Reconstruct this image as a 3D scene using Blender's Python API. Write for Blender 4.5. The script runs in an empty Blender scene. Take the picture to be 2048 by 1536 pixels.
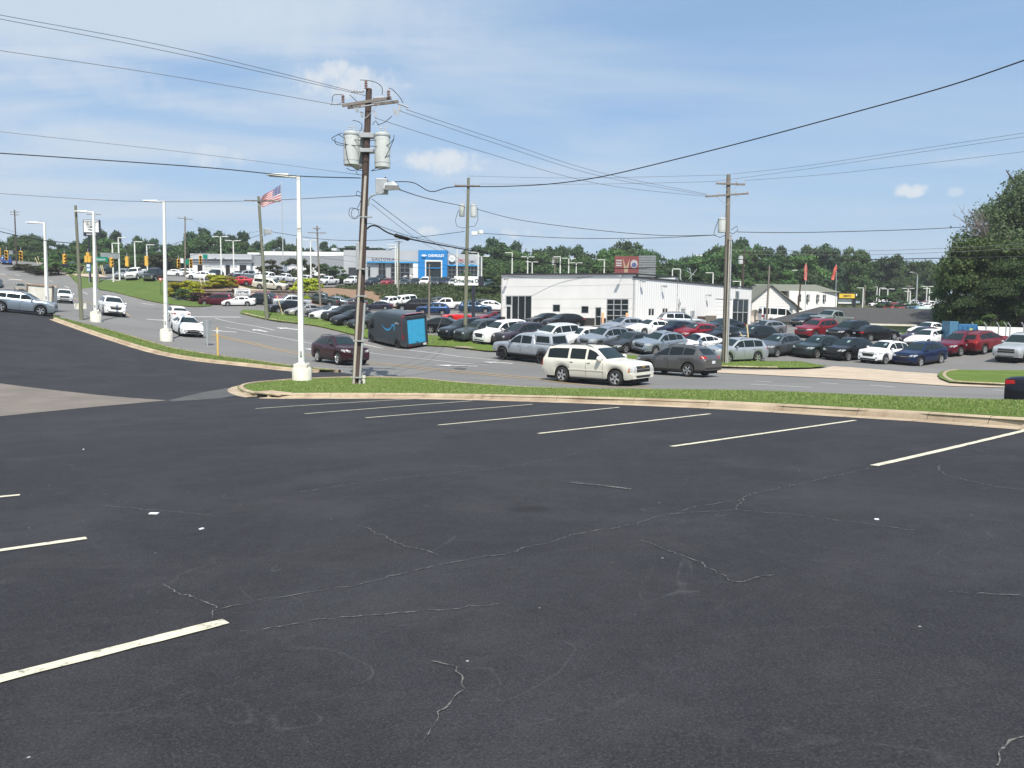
import bpy, bmesh, math, random
import numpy as np
from mathutils import Vector, Matrix, geometry
from mathutils.bvhtree import BVHTree
R=math.radians
random.seed(7); np.random.seed(7)
SC=bpy.context.scene; COL=SC.collection
# ---------------------------------------------------------------- camera
FPX=1560.; CXP,CYP=1024.,768.; HORZ=625.; ROLL=.0102; EYE=1.5
PITCH=math.atan((CYP-HORZ)/FPX)
_fw=np.array([0,math.cos(PITCH),-math.sin(PITCH)]); _up=np.array([0,math.sin(PITCH),math.cos(PITCH)]); _rt=np.array([1.,0,0])
IR=_rt*math.cos(ROLL)+_up*math.sin(ROLL); IU=_up*math.cos(ROLL)-_rt*math.sin(ROLL)
cam=bpy.data.objects.new('camera',bpy.data.cameras.new('camera')); COL.objects.link(cam)
cam.data.sensor_width=36; cam.data.lens=FPX/2048*36; cam.data.clip_end=5000; cam.data.clip_start=.05
m=Matrix((( IR[0],IU[0],-_fw[0],0),(IR[1],IU[1],-_fw[1],0),(IR[2],IU[2],-_fw[2],EYE),(0,0,0,1)))
cam.matrix_world=m; SC.camera=cam
# ---------------------------------------------------------------- light
SUN_EL=55; SUN_AZ=-80   # math angle of the direction towards the sun
w=bpy.data.worlds.new('World'); SC.world=w; w.use_nodes=True
def build_world():
    nt=w.node_tree; N=nt.nodes; L=nt.links; N.clear()
    out=N.new('ShaderNodeOutputWorld'); bg=N.new('ShaderNodeBackground'); bg.inputs[1].default_value=.105
    sky=N.new('ShaderNodeTexSky'); sky.sky_type='NISHITA'; sky.sun_disc=False
    sky.sun_elevation=R(SUN_EL); sky.sun_rotation=R(90-SUN_AZ); sky.air_density=1.0; sky.dust_density=1.2; sky.ozone_density=3.0; sky.altitude=200
    tc=N.new('ShaderNodeTexCoord')
    def math_(op,a,b=None,cl=False):
        n=N.new('ShaderNodeMath'); n.operation=op; n.use_clamp=cl
        for i,v in enumerate((a,b)):
            if v is None: continue
            if isinstance(v,(int,float)): n.inputs[i].default_value=v
            else: L.new(v,n.inputs[i])
        return n.outputs[0]
    # --- wispy high cloud: noise on the direction projected to a high plane
    sep=N.new('ShaderNodeSeparateXYZ'); L.new(tc.outputs['Generated'],sep.inputs[0])
    zc=math_('MAXIMUM',sep.outputs[2],.03)
    zz=math_('ADD',zc,.10)
    cx=math_('DIVIDE',sep.outputs[0],zz); cy=math_('DIVIDE',sep.outputs[1],zz)
    cmb=N.new('ShaderNodeCombineXYZ'); L.new(cx,cmb.inputs[0]); L.new(cy,cmb.inputs[1])
    mp=N.new('ShaderNodeMapping'); mp.inputs['Rotation'].default_value=(0,0,R(28)); mp.inputs['Scale'].default_value=(.55,1.5,1); mp.inputs['Location'].default_value=(3.1,.4,0)
    L.new(cmb.outputs[0],mp.inputs[0])
    nz=N.new('ShaderNodeTexNoise'); nz.inputs['Scale'].default_value=1.1; nz.inputs['Detail'].default_value=9; nz.inputs['Roughness'].default_value=.55; nz.inputs['Distortion'].default_value=.5
    L.new(mp.outputs[0],nz.inputs['Vector'])
    mr=N.new('ShaderNodeMapRange'); mr.interpolation_type='SMOOTHSTEP'; mr.inputs[1].default_value=.30; mr.inputs[2].default_value=.68; mr.inputs[3].default_value=0; mr.inputs[4].default_value=.9
    L.new(nz.outputs['Fac'],mr.inputs[0]); wisp=mr.outputs[0]
    # more veil to the left, clearer deep blue at upper right
    side=N.new('ShaderNodeMapRange'); side.inputs[1].default_value=.35; side.inputs[2].default_value=-.45; side.inputs[3].default_value=.40; side.inputs[4].default_value=1.35
    L.new(sep.outputs[0],side.inputs[0]); wisp=math_('MULTIPLY',wisp,side.outputs[0],True)
    # --- small cumulus: soft ellipses round given directions broken up by noise
    n2=N.new('ShaderNodeTexNoise'); n2.inputs['Scale'].default_value=38; n2.inputs['Detail'].default_value=6; n2.inputs['Roughness'].default_value=.6
    L.new(tc.outputs['Generated'],n2.inputs['Vector'])
    fbm=math_('SUBTRACT',n2.outputs['Fac'],.5)
    tot=None
    nrm=N.new('ShaderNodeVectorMath'); nrm.operation='NORMALIZE'; L.new(tc.outputs['Generated'],nrm.inputs[0])
    for (px,py,rx,ry,amp) in [(885,322,105,24,.85),(690,160,85,34,.8),(765,178,62,30,.55),(432,315,58,22,.55),(862,464,30,12,.8),(1045,466,46,13,.6),(1828,380,34,13,.85),(1908,383,16,9,.4),(90,135,210,44,.22),(60,235,170,30,.16),(420,215,160,26,.16),(620,105,110,16,.16),(720,45,290,50,.14),(880,90,160,26,.12),(1930,322,80,12,.12),(1180,475,160,16,.2),(330,470,240,16,.12)]:
        d=(px-CXP)/FPX*IR-(py-CYP)/FPX*IU+_fw; d=d/np.linalg.norm(d)
        e1=np.cross(d,[0,0,1]); e1/=np.linalg.norm(e1); e2=np.cross(e1,d)
        sb=N.new('ShaderNodeVectorMath'); sb.operation='SUBTRACT'; L.new(nrm.outputs[0],sb.inputs[0]); sb.inputs[1].default_value=d
        da=N.new('ShaderNodeVectorMath'); da.operation='DOT_PRODUCT'; L.new(sb.outputs[0],da.inputs[0]); da.inputs[1].default_value=e1*(FPX/rx)
        db=N.new('ShaderNodeVectorMath'); db.operation='DOT_PRODUCT'; L.new(sb.outputs[0],db.inputs[0]); db.inputs[1].default_value=e2*(FPX/ry)
        a2=math_('POWER',math_('ABSOLUTE',da.outputs['Value']),2.); b2=math_('POWER',math_('ABSOLUTE',db.outputs['Value']),2.)
        q=math_('SUBTRACT',1.,math_('ADD',a2,b2))
        q=math_('ADD',q,math_('MULTIPLY',fbm,4.2))
        mk=N.new('ShaderNodeMapRange'); mk.interpolation_type='SMOOTHSTEP'; mk.inputs[1].default_value=-.1; mk.inputs[2].default_value=1.25; mk.inputs[4].default_value=amp; L.new(q,mk.inputs[0])
        tot=mk.outputs[0] if tot is None else math_('MAXIMUM',tot,mk.outputs[0])
    # horizon haze veil
    hz=N.new('ShaderNodeMapRange'); hz.interpolation_type='SMOOTHSTEP'; hz.inputs[1].default_value=.26; hz.inputs[2].default_value=0.; hz.inputs[3].default_value=0; hz.inputs[4].default_value=.85; L.new(sep.outputs[2],hz.inputs[0])
    def mix(f,a,b):
        n=N.new('ShaderNodeMix'); n.data_type='RGBA'; L.new(f,n.inputs[0])
        for i,v in ((6,a),(7,b)):
            if isinstance(v,tuple): n.inputs[i].default_value=v
            else: L.new(v,n.inputs[i])
        return n.outputs[2]
    c=mix(math_('ADD',.55,0.),sky.outputs[0],(2.45,3.85,5.75,1)); c=mix(hz.outputs[0],c,(3.3,4.2,5.3,1))
    c=mix(wisp,c,(4.0,4.75,5.65,1))
    c=mix(tot,c,(5.3,5.6,5.9,1))
    L.new(c,bg.inputs[0]); L.new(bg.outputs[0],out.inputs[0])
build_world()
sl=bpy.data.lights.new('sun','SUN'); sl.energy=4.3; sl.angle=R(.53); sl.color=(1,.94,.84)
so=bpy.data.objects.new('sun',sl); COL.objects.link(so)
_sd=Vector((math.cos(R(SUN_EL))*math.cos(R(SUN_AZ)),math.cos(R(SUN_EL))*math.sin(R(SUN_AZ)),math.sin(R(SUN_EL))))
so.rotation_euler=_sd.to_track_quat('Z','Y').to_euler(); so.location=(0,-20,40)
SC.view_settings.view_transform='Standard'; SC.view_settings.look='None'; SC.view_settings.exposure=0.48; SC.view_settings.gamma=1
SC.render.engine='CYCLES'; SC.cycles.max_bounces=6; SC.cycles.volume_bounces=0; SC.cycles.volume_step_rate=8; SC.cycles.transparent_max_bounces=12
try: SC.cycles.use_denoising=True
except Exception: pass
# ---------------------------------------------------------------- terrain
def ray(x,y): return (x-CXP)/FPX*IR-(y-CYP)/FPX*IU+_fw
def atd(x,y,D): return np.array([0,0,EYE])+ray(x,y)*D
def V(x,y,D): return Vector(atd(x,y,D))
def proj(P):
    v=np.asarray(P,float)-np.array([0,0,EYE]); z=v@_fw
    return CXP+FPX*(v@IR)/z, CYP-FPX*(v@IU)/z, z
CP=[(x,y,.034*x-.050*y) for x in(-14,-7,0,7,13) for y in(-12,0,8,16,24) if not(x>10 and y>20)]
for a in [(1195,772,38),(1360,754,41.8),(1060,727,51),(790,697,65),(680,730,46),(375,674,61),(350,643,76),(223,634,71),(128,607,96),(40,585,119),(12,530,175),
 (605,766,36),(192,645,66),(50,632,62),(1840,733,57),(1765,730,55),(1475,727,57),(1250,669,69),(1265,655,84),(1003,650,95),(1500,650,105),(1635,676,76),
 (660,572,163),(900,574,160),(830,623,114),(700,616,128),(850,616,128),(1000,619,125),(695,647,77),(640,638,86),(575,628,96),(915,644,88),(905,677,67),(880,668,73),(430,612,118),(515,613,118),(540,581,130),(250,558,138),(135,548,170),
 (480,628,88),(390,615,104),(300,603,122),(200,580,139),(560,645,79),
 (1540,645,130),(1750,668,95),(1950,655,105),(1850,612,220),(1600,610,200),(1250,600,220),(870,560,205),(500,556,180),(1985,700,62),(330,700,52),(160,545,165),
 (1880,745,49),(1660,738,52),(1557,647,114),(1640,652,88)]:
    CP.append(tuple(atd(*a)))
CP+=[(16.4,25.2,-1.5),(24,17,-1.3),(-200,300,20),(-100,300,14),(0,300,10.5),(100,300,7),(200,300,7),(160,100,-1),(80,60,-2.0),(50,5,-.8),(60,-30,3.0),(0,-40,2),(-60,-40,0),(-50,0,-1.2),(-30,25,-1.5),(-60,30,0.5),(-100,60,3),(-180,120,10),(-250,200,20),(250,200,4),(32,33,-2.0)]
CP=np.array(CP)
def _fit():
    P=CP[:,:2]/50; n=len(P); r=np.linalg.norm(P[:,None]-P[None],axis=2)
    K=np.where(r>0,r*r*np.log(r+1e-12),0)+.002*np.eye(n)
    A=np.zeros((n+3,n+3)); A[:n,:n]=K; A[:n,n]=1; A[:n,n+1:]=P; A[n,:n]=1; A[n+1:,:n]=P.T
    b=np.zeros(n+3); b[:n]=CP[:,2]; return np.linalg.solve(A,b)
_W=_fit(); _CP50=CP[:,:2]/50
def HH(q):
    q=np.atleast_2d(np.asarray(q,float))[:,:2]; o=np.empty(len(q)); n=len(_CP50)
    for i in range(0,len(q),4000):
        s=q[i:i+4000]/50; r=np.sqrt(((s[:,None]-_CP50)**2).sum(2)); o[i:i+4000]=np.where(r>0,r*r*np.log(r+1e-12),0)@_W[:n]+_W[n]+s@_W[n+1:]
    return o
def H(x,y): return float(HH([[x,y]])[0])
def g(px,py,t0=2.,tmax=420.):
    d=ray(px,py); o=np.array([0,0,EYE]); a=t0; b=None; ts=np.concatenate([np.arange(t0,60,.5),np.arange(60,tmax,1.5)])
    P=o+ts[:,None]*d; dz=P[:,2]-HH(P)
    k=np.argmax(dz<0)
    if not (dz<0).any(): k=len(ts)-1
    a,b=ts[max(k-1,0)],ts[k]
    for _ in range(14):
        mm=(a+b)/2; Q=o+mm*d
        if Q[2]-H(Q[0],Q[1])<0: b=mm
        else: a=mm
    return Vector(o+a*d)
def G(l): return [g(*p) for p in l]
# ---------------------------------------------------------------- materials
MATS={}
def nodes(name):
    mt=bpy.data.materials.new(name); mt.use_nodes=True; nt=mt.node_tree; N=nt.nodes; N.clear()
    out=N.new('ShaderNodeOutputMaterial'); b=N.new('ShaderNodeBsdfPrincipled'); nt.links.new(b.outputs[0],out.inputs[0])
    return mt,nt,N,nt.links,b
def ramp(N,L,fac,stops):
    r=N.new('ShaderNodeValToRGB'); e=r.color_ramp.elements
    while len(e)>1: e.remove(e[-1])
    e[0].position=stops[0][0]; e[0].color=(*stops[0][1],1)
    for p,c in stops[1:]:
        x=e.new(p); x.color=(*c,1)
    L.new(fac,r.inputs[0]); return r.outputs[0]
def noise(N,L,scale,detail=6,rough=.6,vec=None,dist=0):
    n=N.new('ShaderNodeTexNoise'); n.inputs['Scale'].default_value=scale; n.inputs['Detail'].default_value=detail; n.inputs['Roughness'].default_value=rough; n.inputs['Distortion'].default_value=dist
    if vec is None:
        t=N.new('ShaderNodeTexCoord'); vec=t.outputs['Object']
    L.new(vec,n.inputs['Vector']); return n.outputs['Fac']
def mixc(N,L,f,a,b,mode='MIX'):
    n=N.new('ShaderNodeMix'); n.data_type='RGBA'; n.blend_type=mode
    if isinstance(f,(int,float)): n.inputs[0].default_value=f
    else: L.new(f,n.inputs[0])
    for i,v in ((6,a),(7,b)):
        if isinstance(v,tuple): n.inputs[i].default_value=(*v[:3],1)
        else: L.new(v,n.inputs[i])
    return n.outputs[2]
def mrange(N,L,v,a,b,c=0,d=1):
    n=N.new('ShaderNodeMapRange'); n.inputs[1].default_value=a; n.inputs[2].default_value=b; n.inputs[3].default_value=c; n.inputs[4].default_value=d; L.new(v,n.inputs[0]); return n.outputs[0]
def bump(N,L,b,h,s=.3,d=.02):
    n=N.new('ShaderNodeBump'); n.inputs['Strength'].default_value=s; n.inputs['Distance'].default_value=d; L.new(h,n.inputs['Height']); L.new(n.outputs[0],b.inputs['Normal'])
def mat(name,col,rough=.6,metal=0,var=.15,scale=3,coat=0,spec=None,bmp=0,trans=0,emit=0):
    if name in MATS: return MATS[name]
    mt,nt,N,L,b=nodes(name); b.inputs['Roughness'].default_value=rough; b.inputs['Metallic'].default_value=metal
    if coat: b.inputs['Coat Weight'].default_value=coat; b.inputs['Coat Roughness'].default_value=.04
    if spec is not None: b.inputs['Specular IOR Level'].default_value=spec
    if var:
        f=noise(N,L,scale,5,.6); c=tuple(col)
        L.new(ramp(N,L,f,[(.3,tuple(x*(1-var) for x in c)),(.7,tuple(min(1,x*(1+var)) for x in c))]),b.inputs['Base Color'])
        if bmp: bump(N,L,b,f,bmp)
    else: b.inputs['Base Color'].default_value=(*col,1)
    if emit: b.inputs['Emission Color'].default_value=(*col,1); b.inputs['Emission Strength'].default_value=emit
    mt.diffuse_color=(*col,1); MATS[name]=mt; return mt
def paint(name,col,metal=0.,rough=.35):
    mt=mat('paint_'+name,col,rough,metal,var=.06,scale=1.5,coat=.5,spec=.2); return mt
# ---------------------------------------------------------------- mesh builder
class MB:
    def __init__(s): s.v=[]; s.f=[]
    def quad(s,a,b,c,d): i=len(s.v); s.v+=[tuple(a),tuple(b),tuple(c),tuple(d)]; s.f.append((i,i+1,i+2,i+3)); return s
    def poly(s,pts): i=len(s.v); s.v+=[tuple(p) for p in pts]; s.f.append(tuple(range(i,i+len(pts)))); return s
    def hexa(s,p):  # 8 points: bottom 4 ccw, top 4 ccw
        i=len(s.v); s.v+=[tuple(q) for q in p]
        s.f+=[tuple(i+k for k in t) for t in((3,2,1,0),(4,5,6,7),(0,1,5,4),(1,2,6,5),(2,3,7,6),(3,0,4,7))]; return s
    def box(s,c,d,rot=None):
        x,y,z=[k/2 for k in d]; p=[(-x,-y,-z),(x,-y,-z),(x,y,-z),(-x,y,-z),(-x,-y,z),(x,-y,z),(x,y,z),(-x,y,z)]
        if rot is not None:
            mm=rot if isinstance(rot,Matrix) else Matrix.Rotation(rot,3,'Z'); p=[mm@Vector(q) for q in p]
        return s.hexa([(q[0]+c[0],q[1]+c[1],q[2]+c[2]) for q in p])
    def tube(s,pts,r,n=8,cap=True):
        pts=[Vector(p) for p in pts]; rs=r if isinstance(r,(list,tuple)) else [r]*len(pts); base=len(s.v)
        up=None
        for k,p in enumerate(pts):
            t=(pts[min(k+1,len(pts)-1)]-pts[max(k-1,0)]).normalized()
            if up is None:
                up=Vector((0,0,1)) if abs(t.z)<.9 else Vector((1,0,0))
            a=t.cross(up).normalized(); b=a.cross(t).normalized(); up=b if abs(t.z)>=.9 or True else up
            for j in range(n):
                an=2*math.pi*j/n; q=p+(a*math.cos(an)+b*math.sin(an))*rs[k]; s.v.append(tuple(q))
        for k in range(len(pts)-1):
            for j in range(n):
                s.f.append((base+k*n+j,base+(k+1)*n+j,base+(k+1)*n+(j+1)%n,base+k*n+(j+1)%n))
        if cap:
            s.f.append(tuple(base+j for j in range(n))); s.f.append(tuple(base+(len(pts)-1)*n+j for j in reversed(range(n))))
        return s
    def lathe(s,prof,c=(0,0,0),n=16,axis='Z',mtx=None):
        base=len(s.v); c=Vector(c)
        for r,z in prof:
            for j in range(n):
                a=2*math.pi*j/n; q=Vector((r*math.cos(a),r*math.sin(a),z))
                if axis=='Y': q=Vector((q.x,q.z,q.y))
                elif axis=='X': q=Vector((q.z,q.x,q.y))
                if mtx: q=mtx@q
                s.v.append(tuple(q+c))
        for k in range(len(prof)-1):
            for j in range(n): s.f.append((base+k*n+j,base+k*n+(j+1)%n,base+(k+1)*n+(j+1)%n,base+(k+1)*n+j))
        s.f.append(tuple(base+j for j in reversed(range(n)))); s.f.append(tuple(base+(len(prof)-1)*n+j for j in range(n)))
        return s
    def mesh(s,name,smooth=False,ang=35):
        me=bpy.data.meshes.new(name); me.from_pydata([tuple(map(float,v)) for v in s.v],[],s.f); me.validate()
        if smooth:
            me.shade_smooth(); me.set_sharp_from_angle(angle=R(ang))
        return me
    def build(s,name,m,parent=None,smooth=False,ang=35,bevel=0):
        me=s.mesh(name,smooth,ang); me.materials.append(m) if m else None
        o=bpy.data.objects.new(name,me); COL.objects.link(o)
        if parent: o.parent=parent
        if bevel:
            b=o.modifiers.new('bevel','BEVEL'); b.width=bevel; b.segments=2; b.limit_method='ANGLE'
        return o
def tag(o,label=None,cat=None,group=None,kind=None):
    if label: o['label']=label
    if cat: o['category']=cat
    if group: o['group']=group
    if kind: o['kind']=kind
    return o
def thing(name,label,cat,loc=(0,0,0),rz=0,group=None):
    o=bpy.data.objects.new(name,None); COL.objects.link(o); o.location=loc; o.rotation_euler=(0,0,rz); o.empty_display_size=.3
    return tag(o,label,cat,group)
def inst(name,me,parent,mt=None,loc=None,rot=None,scale=None):
    o=bpy.data.objects.new(name,me); COL.objects.link(o); o.parent=parent
    if loc is not None: o.location=loc
    if rot is not None: o.rotation_euler=rot
    if scale is not None: o.scale=scale
    if mt is not None and len(me.materials):
        o.material_slots[0].link='OBJECT'; o.material_slots[0].material=mt
    return o
# ---------------------------------------------------------------- draped sheets
def pip(pts,poly):
    x,y=pts[:,0],pts[:,1]; ins=np.zeros(len(pts),bool); n=len(poly)
    for i in range(n):
        x1,y1=poly[i]; x2,y2=poly[(i+1)%n]
        if y1==y2: continue
        c=((y1>y)!=(y2>y))&(x<(x2-x1)*(y-y1)/(y2-y1)+x1); ins^=c
    return ins
def dens(poly,step):
    o=[]
    n=len(poly)
    for i in range(n):
        a=Vector(poly[i][:2]); b=Vector(poly[(i+1)%n][:2]); k=max(1,int((b-a).length/step))
        o+=[tuple(a.lerp(b,j/k)) for j in range(k)]
    return o
def drape_mesh(poly,off,step,name='sheet'):
    poly=dens(poly,step); P=np.array(poly); x0,y0=P.min(0); x1,y1=P.max(0)
    gx,gy=np.meshgrid(np.arange(x0+step/2,x1,step),np.arange(y0+step/2,y1,step)); q=np.stack([gx.ravel(),gy.ravel()],1)
    q=q[pip(q,poly)] if len(q) else q
    if len(q):
        dm=np.full(len(q),1e9)
        for i in range(0,len(poly)): dm=np.minimum(dm,np.hypot(q[:,0]-P[i,0],q[:,1]-P[i,1]))
        q=q[dm>step*.45]
    vs=[Vector(p) for p in poly]+[Vector(p) for p in q]; n=len(poly)
    r=geometry.delaunay_2d_cdt(vs,[(i,(i+1)%n) for i in range(n)],[],1,1e-5)
    V2=np.array([tuple(v) for v in r[0]]); Z=HH(V2)+off
    me=bpy.data.meshes.new(name); fs=[]
    for f in r[2]:
        a,b,c=[V2[i] for i in f[:3]]
        fs.append(tuple(f) if (b[0]-a[0])*(c[1]-a[1])-(b[1]-a[1])*(c[0]-a[0])>0 else tuple(reversed(f)))
    me.from_pydata([(a[0],a[1],z) for a,z in zip(V2.tolist(),Z.tolist())],[],fs); me.shade_smooth(); return me
def drape(name,poly,mt,off,step=2.,kind='structure'):
    me=drape_mesh(poly,off,step,name); me.materials.append(mt); o=bpy.data.objects.new(name,me); COL.objects.link(o)
    if kind: o['kind']=kind
    return o
def resample(pts,step):
    o=[Vector(pts[0][:2])]
    for a,b in zip(pts,pts[1:]):
        a=Vector(a[:2]); b=Vector(b[:2]); k=max(1,int((b-a).length/step)); o+=[a.lerp(b,(j+1)/k) for j in range(k)]
    return o
def smooth_pl(pts,it=2):
    p=[Vector(q[:2]) for q in pts]
    for _ in range(it):
        o=[p[0]]
        for a,b in zip(p,p[1:]): o+=[a.lerp(b,.25),a.lerp(b,.75)]
        o.append(p[-1]); p=o
    return p
def sides(p):
    n=len(p); o=[]
    for i in range(n):
        t=(p[min(i+1,n-1)]-p[max(i-1,0)]).normalized(); o.append(Vector((-t.y,t.x)))
    return o
def ribbon(mb,pts,w,off,step=1.,wob=0):
    p=resample(pts,step); s=sides(p)
    L_=[]; 
    for q,n in zip(p,s):
        k=1+random.uniform(-wob,wob); L_.append(q+n*w/2*k); L_.append(q-n*w/2*k)
    Z=HH([tuple(a) for a in L_])+off; i0=len(mb.v); mb.v+=[(a.x,a.y,z) for a,z in zip(L_,Z)]
    for i in range(len(p)-1): mb.f.append((i0+2*i+1,i0+2*i+3,i0+2*i+2,i0+2*i))
def sweep(mb,pts,prof,step=1.,skip=None):
    """prof: list of (side offset to the left, height above terrain)"""
    p=resample(pts,step); s=sides(p); k=len(prof); A=[]
    Z0=HH([tuple(a) for a in p])
    i0=len(mb.v)
    for q,n,z in zip(p,s,Z0):
        for (o,h) in prof: v=q+n*o; mb.v.append((v.x,v.y,z+h))
    for i in range(len(p)-1):
        if skip and skip(p[i]): continue
        for j in range(k-1): a=i0+i*k+j; mb.f.append((a,a+1,a+k+1,a+k))
def text_mesh(s,size,ext=.004,bold=0,align='LEFT',sp=1.):
    c=bpy.data.curves.new('txt','FONT'); c.body=s; c.size=size; c.extrude=ext; c.align_x=align; c.offset=bold; c.space_character=sp; c.resolution_u=3
    o=bpy.data.objects.new('txt',c); COL.objects.link(o); bpy.context.view_layer.update(); dg=bpy.context.evaluated_depsgraph_get(); me=bpy.data.meshes.new_from_object(o.evaluated_get(dg)); bpy.data.objects.remove(o); bpy.data.curves.remove(c); me.materials.clear(); return me
def text(s,size,m,parent,loc,xa,name='lettering',ext=.004,bold=0,align='CENTER',sp=1.,sx=1.):
    """text on a vertical plane whose reading direction is the local vector xa"""
    me=text_mesh(s,size,ext,bold,align,sp); me.materials.append(m); o=bpy.data.objects.new(name,me); COL.objects.link(o); o.parent=parent
    x=Vector(xa).normalized(); z=Vector((0,0,1)); n=x.cross(z); n=-n if False else n
    o.matrix_local=Matrix(((x.x*sx,0,n.x,loc[0]),(x.y*sx,0,n.y,loc[1]),(x.z*sx,1,n.z,loc[2]),(0,0,0,1))); return o
# ================================================================ SURFACES
def mat_lot():
    mt,nt,N,L,b=nodes('sealed_asphalt')
    t=N.new('ShaderNodeTexCoord'); v=t.outputs['Object']
    big=noise(N,L,.16,5,.55,v,.4); mid=noise(N,L,.9,6,.65,v,.3); fine=noise(N,L,55,3,.7,v); sp=noise(N,L,130,2,.5,v)
    base=ramp(N,L,big,[(.30,(.0200,.0206,.0245)),(.5,(.0250,.0256,.0300)),(.70,(.033,.0332,.0375))])
    base=mixc(N,L,mrange(N,L,mid,.46,.68,0,.5),base,(.040,.039,.040))
    base=mixc(N,L,mrange(N,L,fine,.38,.62),mixc(N,L,.35,base,(.012,.012,.014)),base)
    base=mixc(N,L,mrange(N,L,sp,.69,.73,0,.55),base,(.15,.145,.135))
    # faint cracks
    vo=N.new('ShaderNodeTexVoronoi'); vo.feature='DISTANCE_TO_EDGE'; vo.inputs['Scale'].default_value=.32
    w_=noise(N,L,1.3,6,.7,v); wv=N.new('ShaderNodeVectorMath'); wv.operation='ADD'; sc=N.new('ShaderNodeVectorMath'); sc.operation='SCALE'; sc.inputs['Scale'].default_value=.9
    nn=N.new('ShaderNodeTexNoise'); nn.inputs['Scale'].default_value=1.6; nn.inputs['Detail'].default_value=7; L.new(v,nn.inputs['Vector']); L.new(nn.outputs['Color'],sc.inputs[0]); L.new(v,wv.inputs[0]); L.new(sc.outputs[0],wv.inputs[1]); L.new(wv.outputs[0],vo.inputs['Vector'])
    cr=mrange(N,L,vo.outputs['Distance'],.0,.006,1,0); gate=mrange(N,L,noise(N,L,.45,3,.5,v),.52,.62)
    mu=N.new('ShaderNodeMath'); mu.operation='MULTIPLY'; L.new(cr,mu.inputs[0]); L.new(gate,mu.inputs[1]); m2=N.new('ShaderNodeMath'); m2.operation='MULTIPLY'; m2.inputs[1].default_value=.30; L.new(mu.outputs[0],m2.inputs[0])
    base=mixc(N,L,m2.outputs[0],base,(.10,.095,.085))
    # scuffs: long thin smears
    mp=N.new('ShaderNodeMapping'); mp.inputs['Rotation'].default_value=(0,0,R(35)); mp.inputs['Scale'].default_value=(.25,2.2,1); L.new(v,mp.inputs[0])
    sm=noise(N,L,1.1,7,.7,mp.outputs[0],1.2); base=mixc(N,L,mrange(N,L,sm,.57,.72,0,.28),base,(.062,.060,.060))
    gr=noise(N,L,85,4,.85,v); g2=noise(N,L,5,8,.75,v,.6); g3=noise(N,L,.42,6,.6,v,.8); base=mixc(N,L,mrange(N,L,g3,.47,.66,0,.55),base,(.043,.044,.050)); base=mixc(N,L,mrange(N,L,gr,.50,.70,0,.8),base,(.075,.075,.080)); base=mixc(N,L,mrange(N,L,gr,.48,.30,0,.8),base,(.008,.008,.010)); base=mixc(N,L,mrange(N,L,g2,.50,.70,0,.35),base,(.050,.050,.055)); base=mixc(N,L,mrange(N,L,g2,.46,.30,0,.35),base,(.015,.015,.018))
    v2=N.new('ShaderNodeTexVoronoi'); v2.inputs['Scale'].default_value=5.5; L.new(v,v2.inputs['Vector']); chip=mrange(N,L,v2.outputs['Distance'],.035,.055,1,0); sp2=N.new('ShaderNodeSeparateColor'); L.new(v2.outputs['Color'],sp2.inputs[0]); gt=mrange(N,L,sp2.outputs[0],.80,.83); mm=N.new('ShaderNodeMath'); mm.operation='MULTIPLY'; L.new(chip,mm.inputs[0]); L.new(gt,mm.inputs[1]); base=mixc(N,L,mm.outputs[0],base,(.34,.33,.31))
    # faint long scuffs: thin contour lines of a broad noise
    nf=noise(N,L,.35,3,.5,v,.8); n4=N.new('ShaderNodeMath'); n4.operation='PINGPONG'; n4.inputs[1].default_value=.06; L.new(nf,n4.inputs[0]); m3=N.new('ShaderNodeMath'); m3.operation='MULTIPLY'; L.new(mrange(N,L,n4.outputs[0],.0025,.0,0,.5),m3.inputs[0]); L.new(mrange(N,L,noise(N,L,2.2,5,.7,v),.48,.66),m3.inputs[1]); base=mixc(N,L,m3.outputs[0],base,(.085,.085,.088))
    ol=mrange(N,L,noise(N,L,.75,3,.5,v,.2),.30,.22,0,.5); base=mixc(N,L,ol,base,(.012,.012,.014))
    L.new(base,b.inputs['Base Color']); b.inputs['Roughness'].default_value=.88; b.inputs['Specular IOR Level'].default_value=.22
    bump(N,L,b,gr,.3,.003); return mt
def mat_road(name,col,streak=True,rot=42):
    mt,nt,N,L,b=nodes(name); t=N.new('ShaderNodeTexCoord'); v=t.outputs['Object']; c=col
    f=noise(N,L,.12,6,.6,v); base=ramp(N,L,f,[(.3,tuple(x*.86 for x in c)),(.7,tuple(x*1.12 for x in c))])
    if streak:
        mp=N.new('ShaderNodeMapping'); mp.inputs['Rotation'].default_value=(0,0,R(rot)); mp.inputs['Scale'].default_value=(.035,.75,1); L.new(v,mp.inputs[0])
        s=noise(N,L,1.,6,.6,mp.outputs[0],.6); base=mixc(N,L,mrange(N,L,s,.55,.75,0,.5),base,tuple(x*.55 for x in c))
        s2=noise(N,L,.7,4,.6,mp.outputs[0],.2); base=mixc(N,L,mrange(N,L,s2,.6,.8,0,.35),base,tuple(x*1.35 for x in c))
    fi=noise(N,L,20,4,.7,v); base=mixc(N,L,mrange(N,L,fi,.35,.65,0,.25),base,tuple(x*.7 for x in c))
    L.new(base,b.inputs['Base Color']); b.inputs['Roughness'].default_value=.85; bump(N,L,b,fi,.2,.01); return mt
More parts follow.
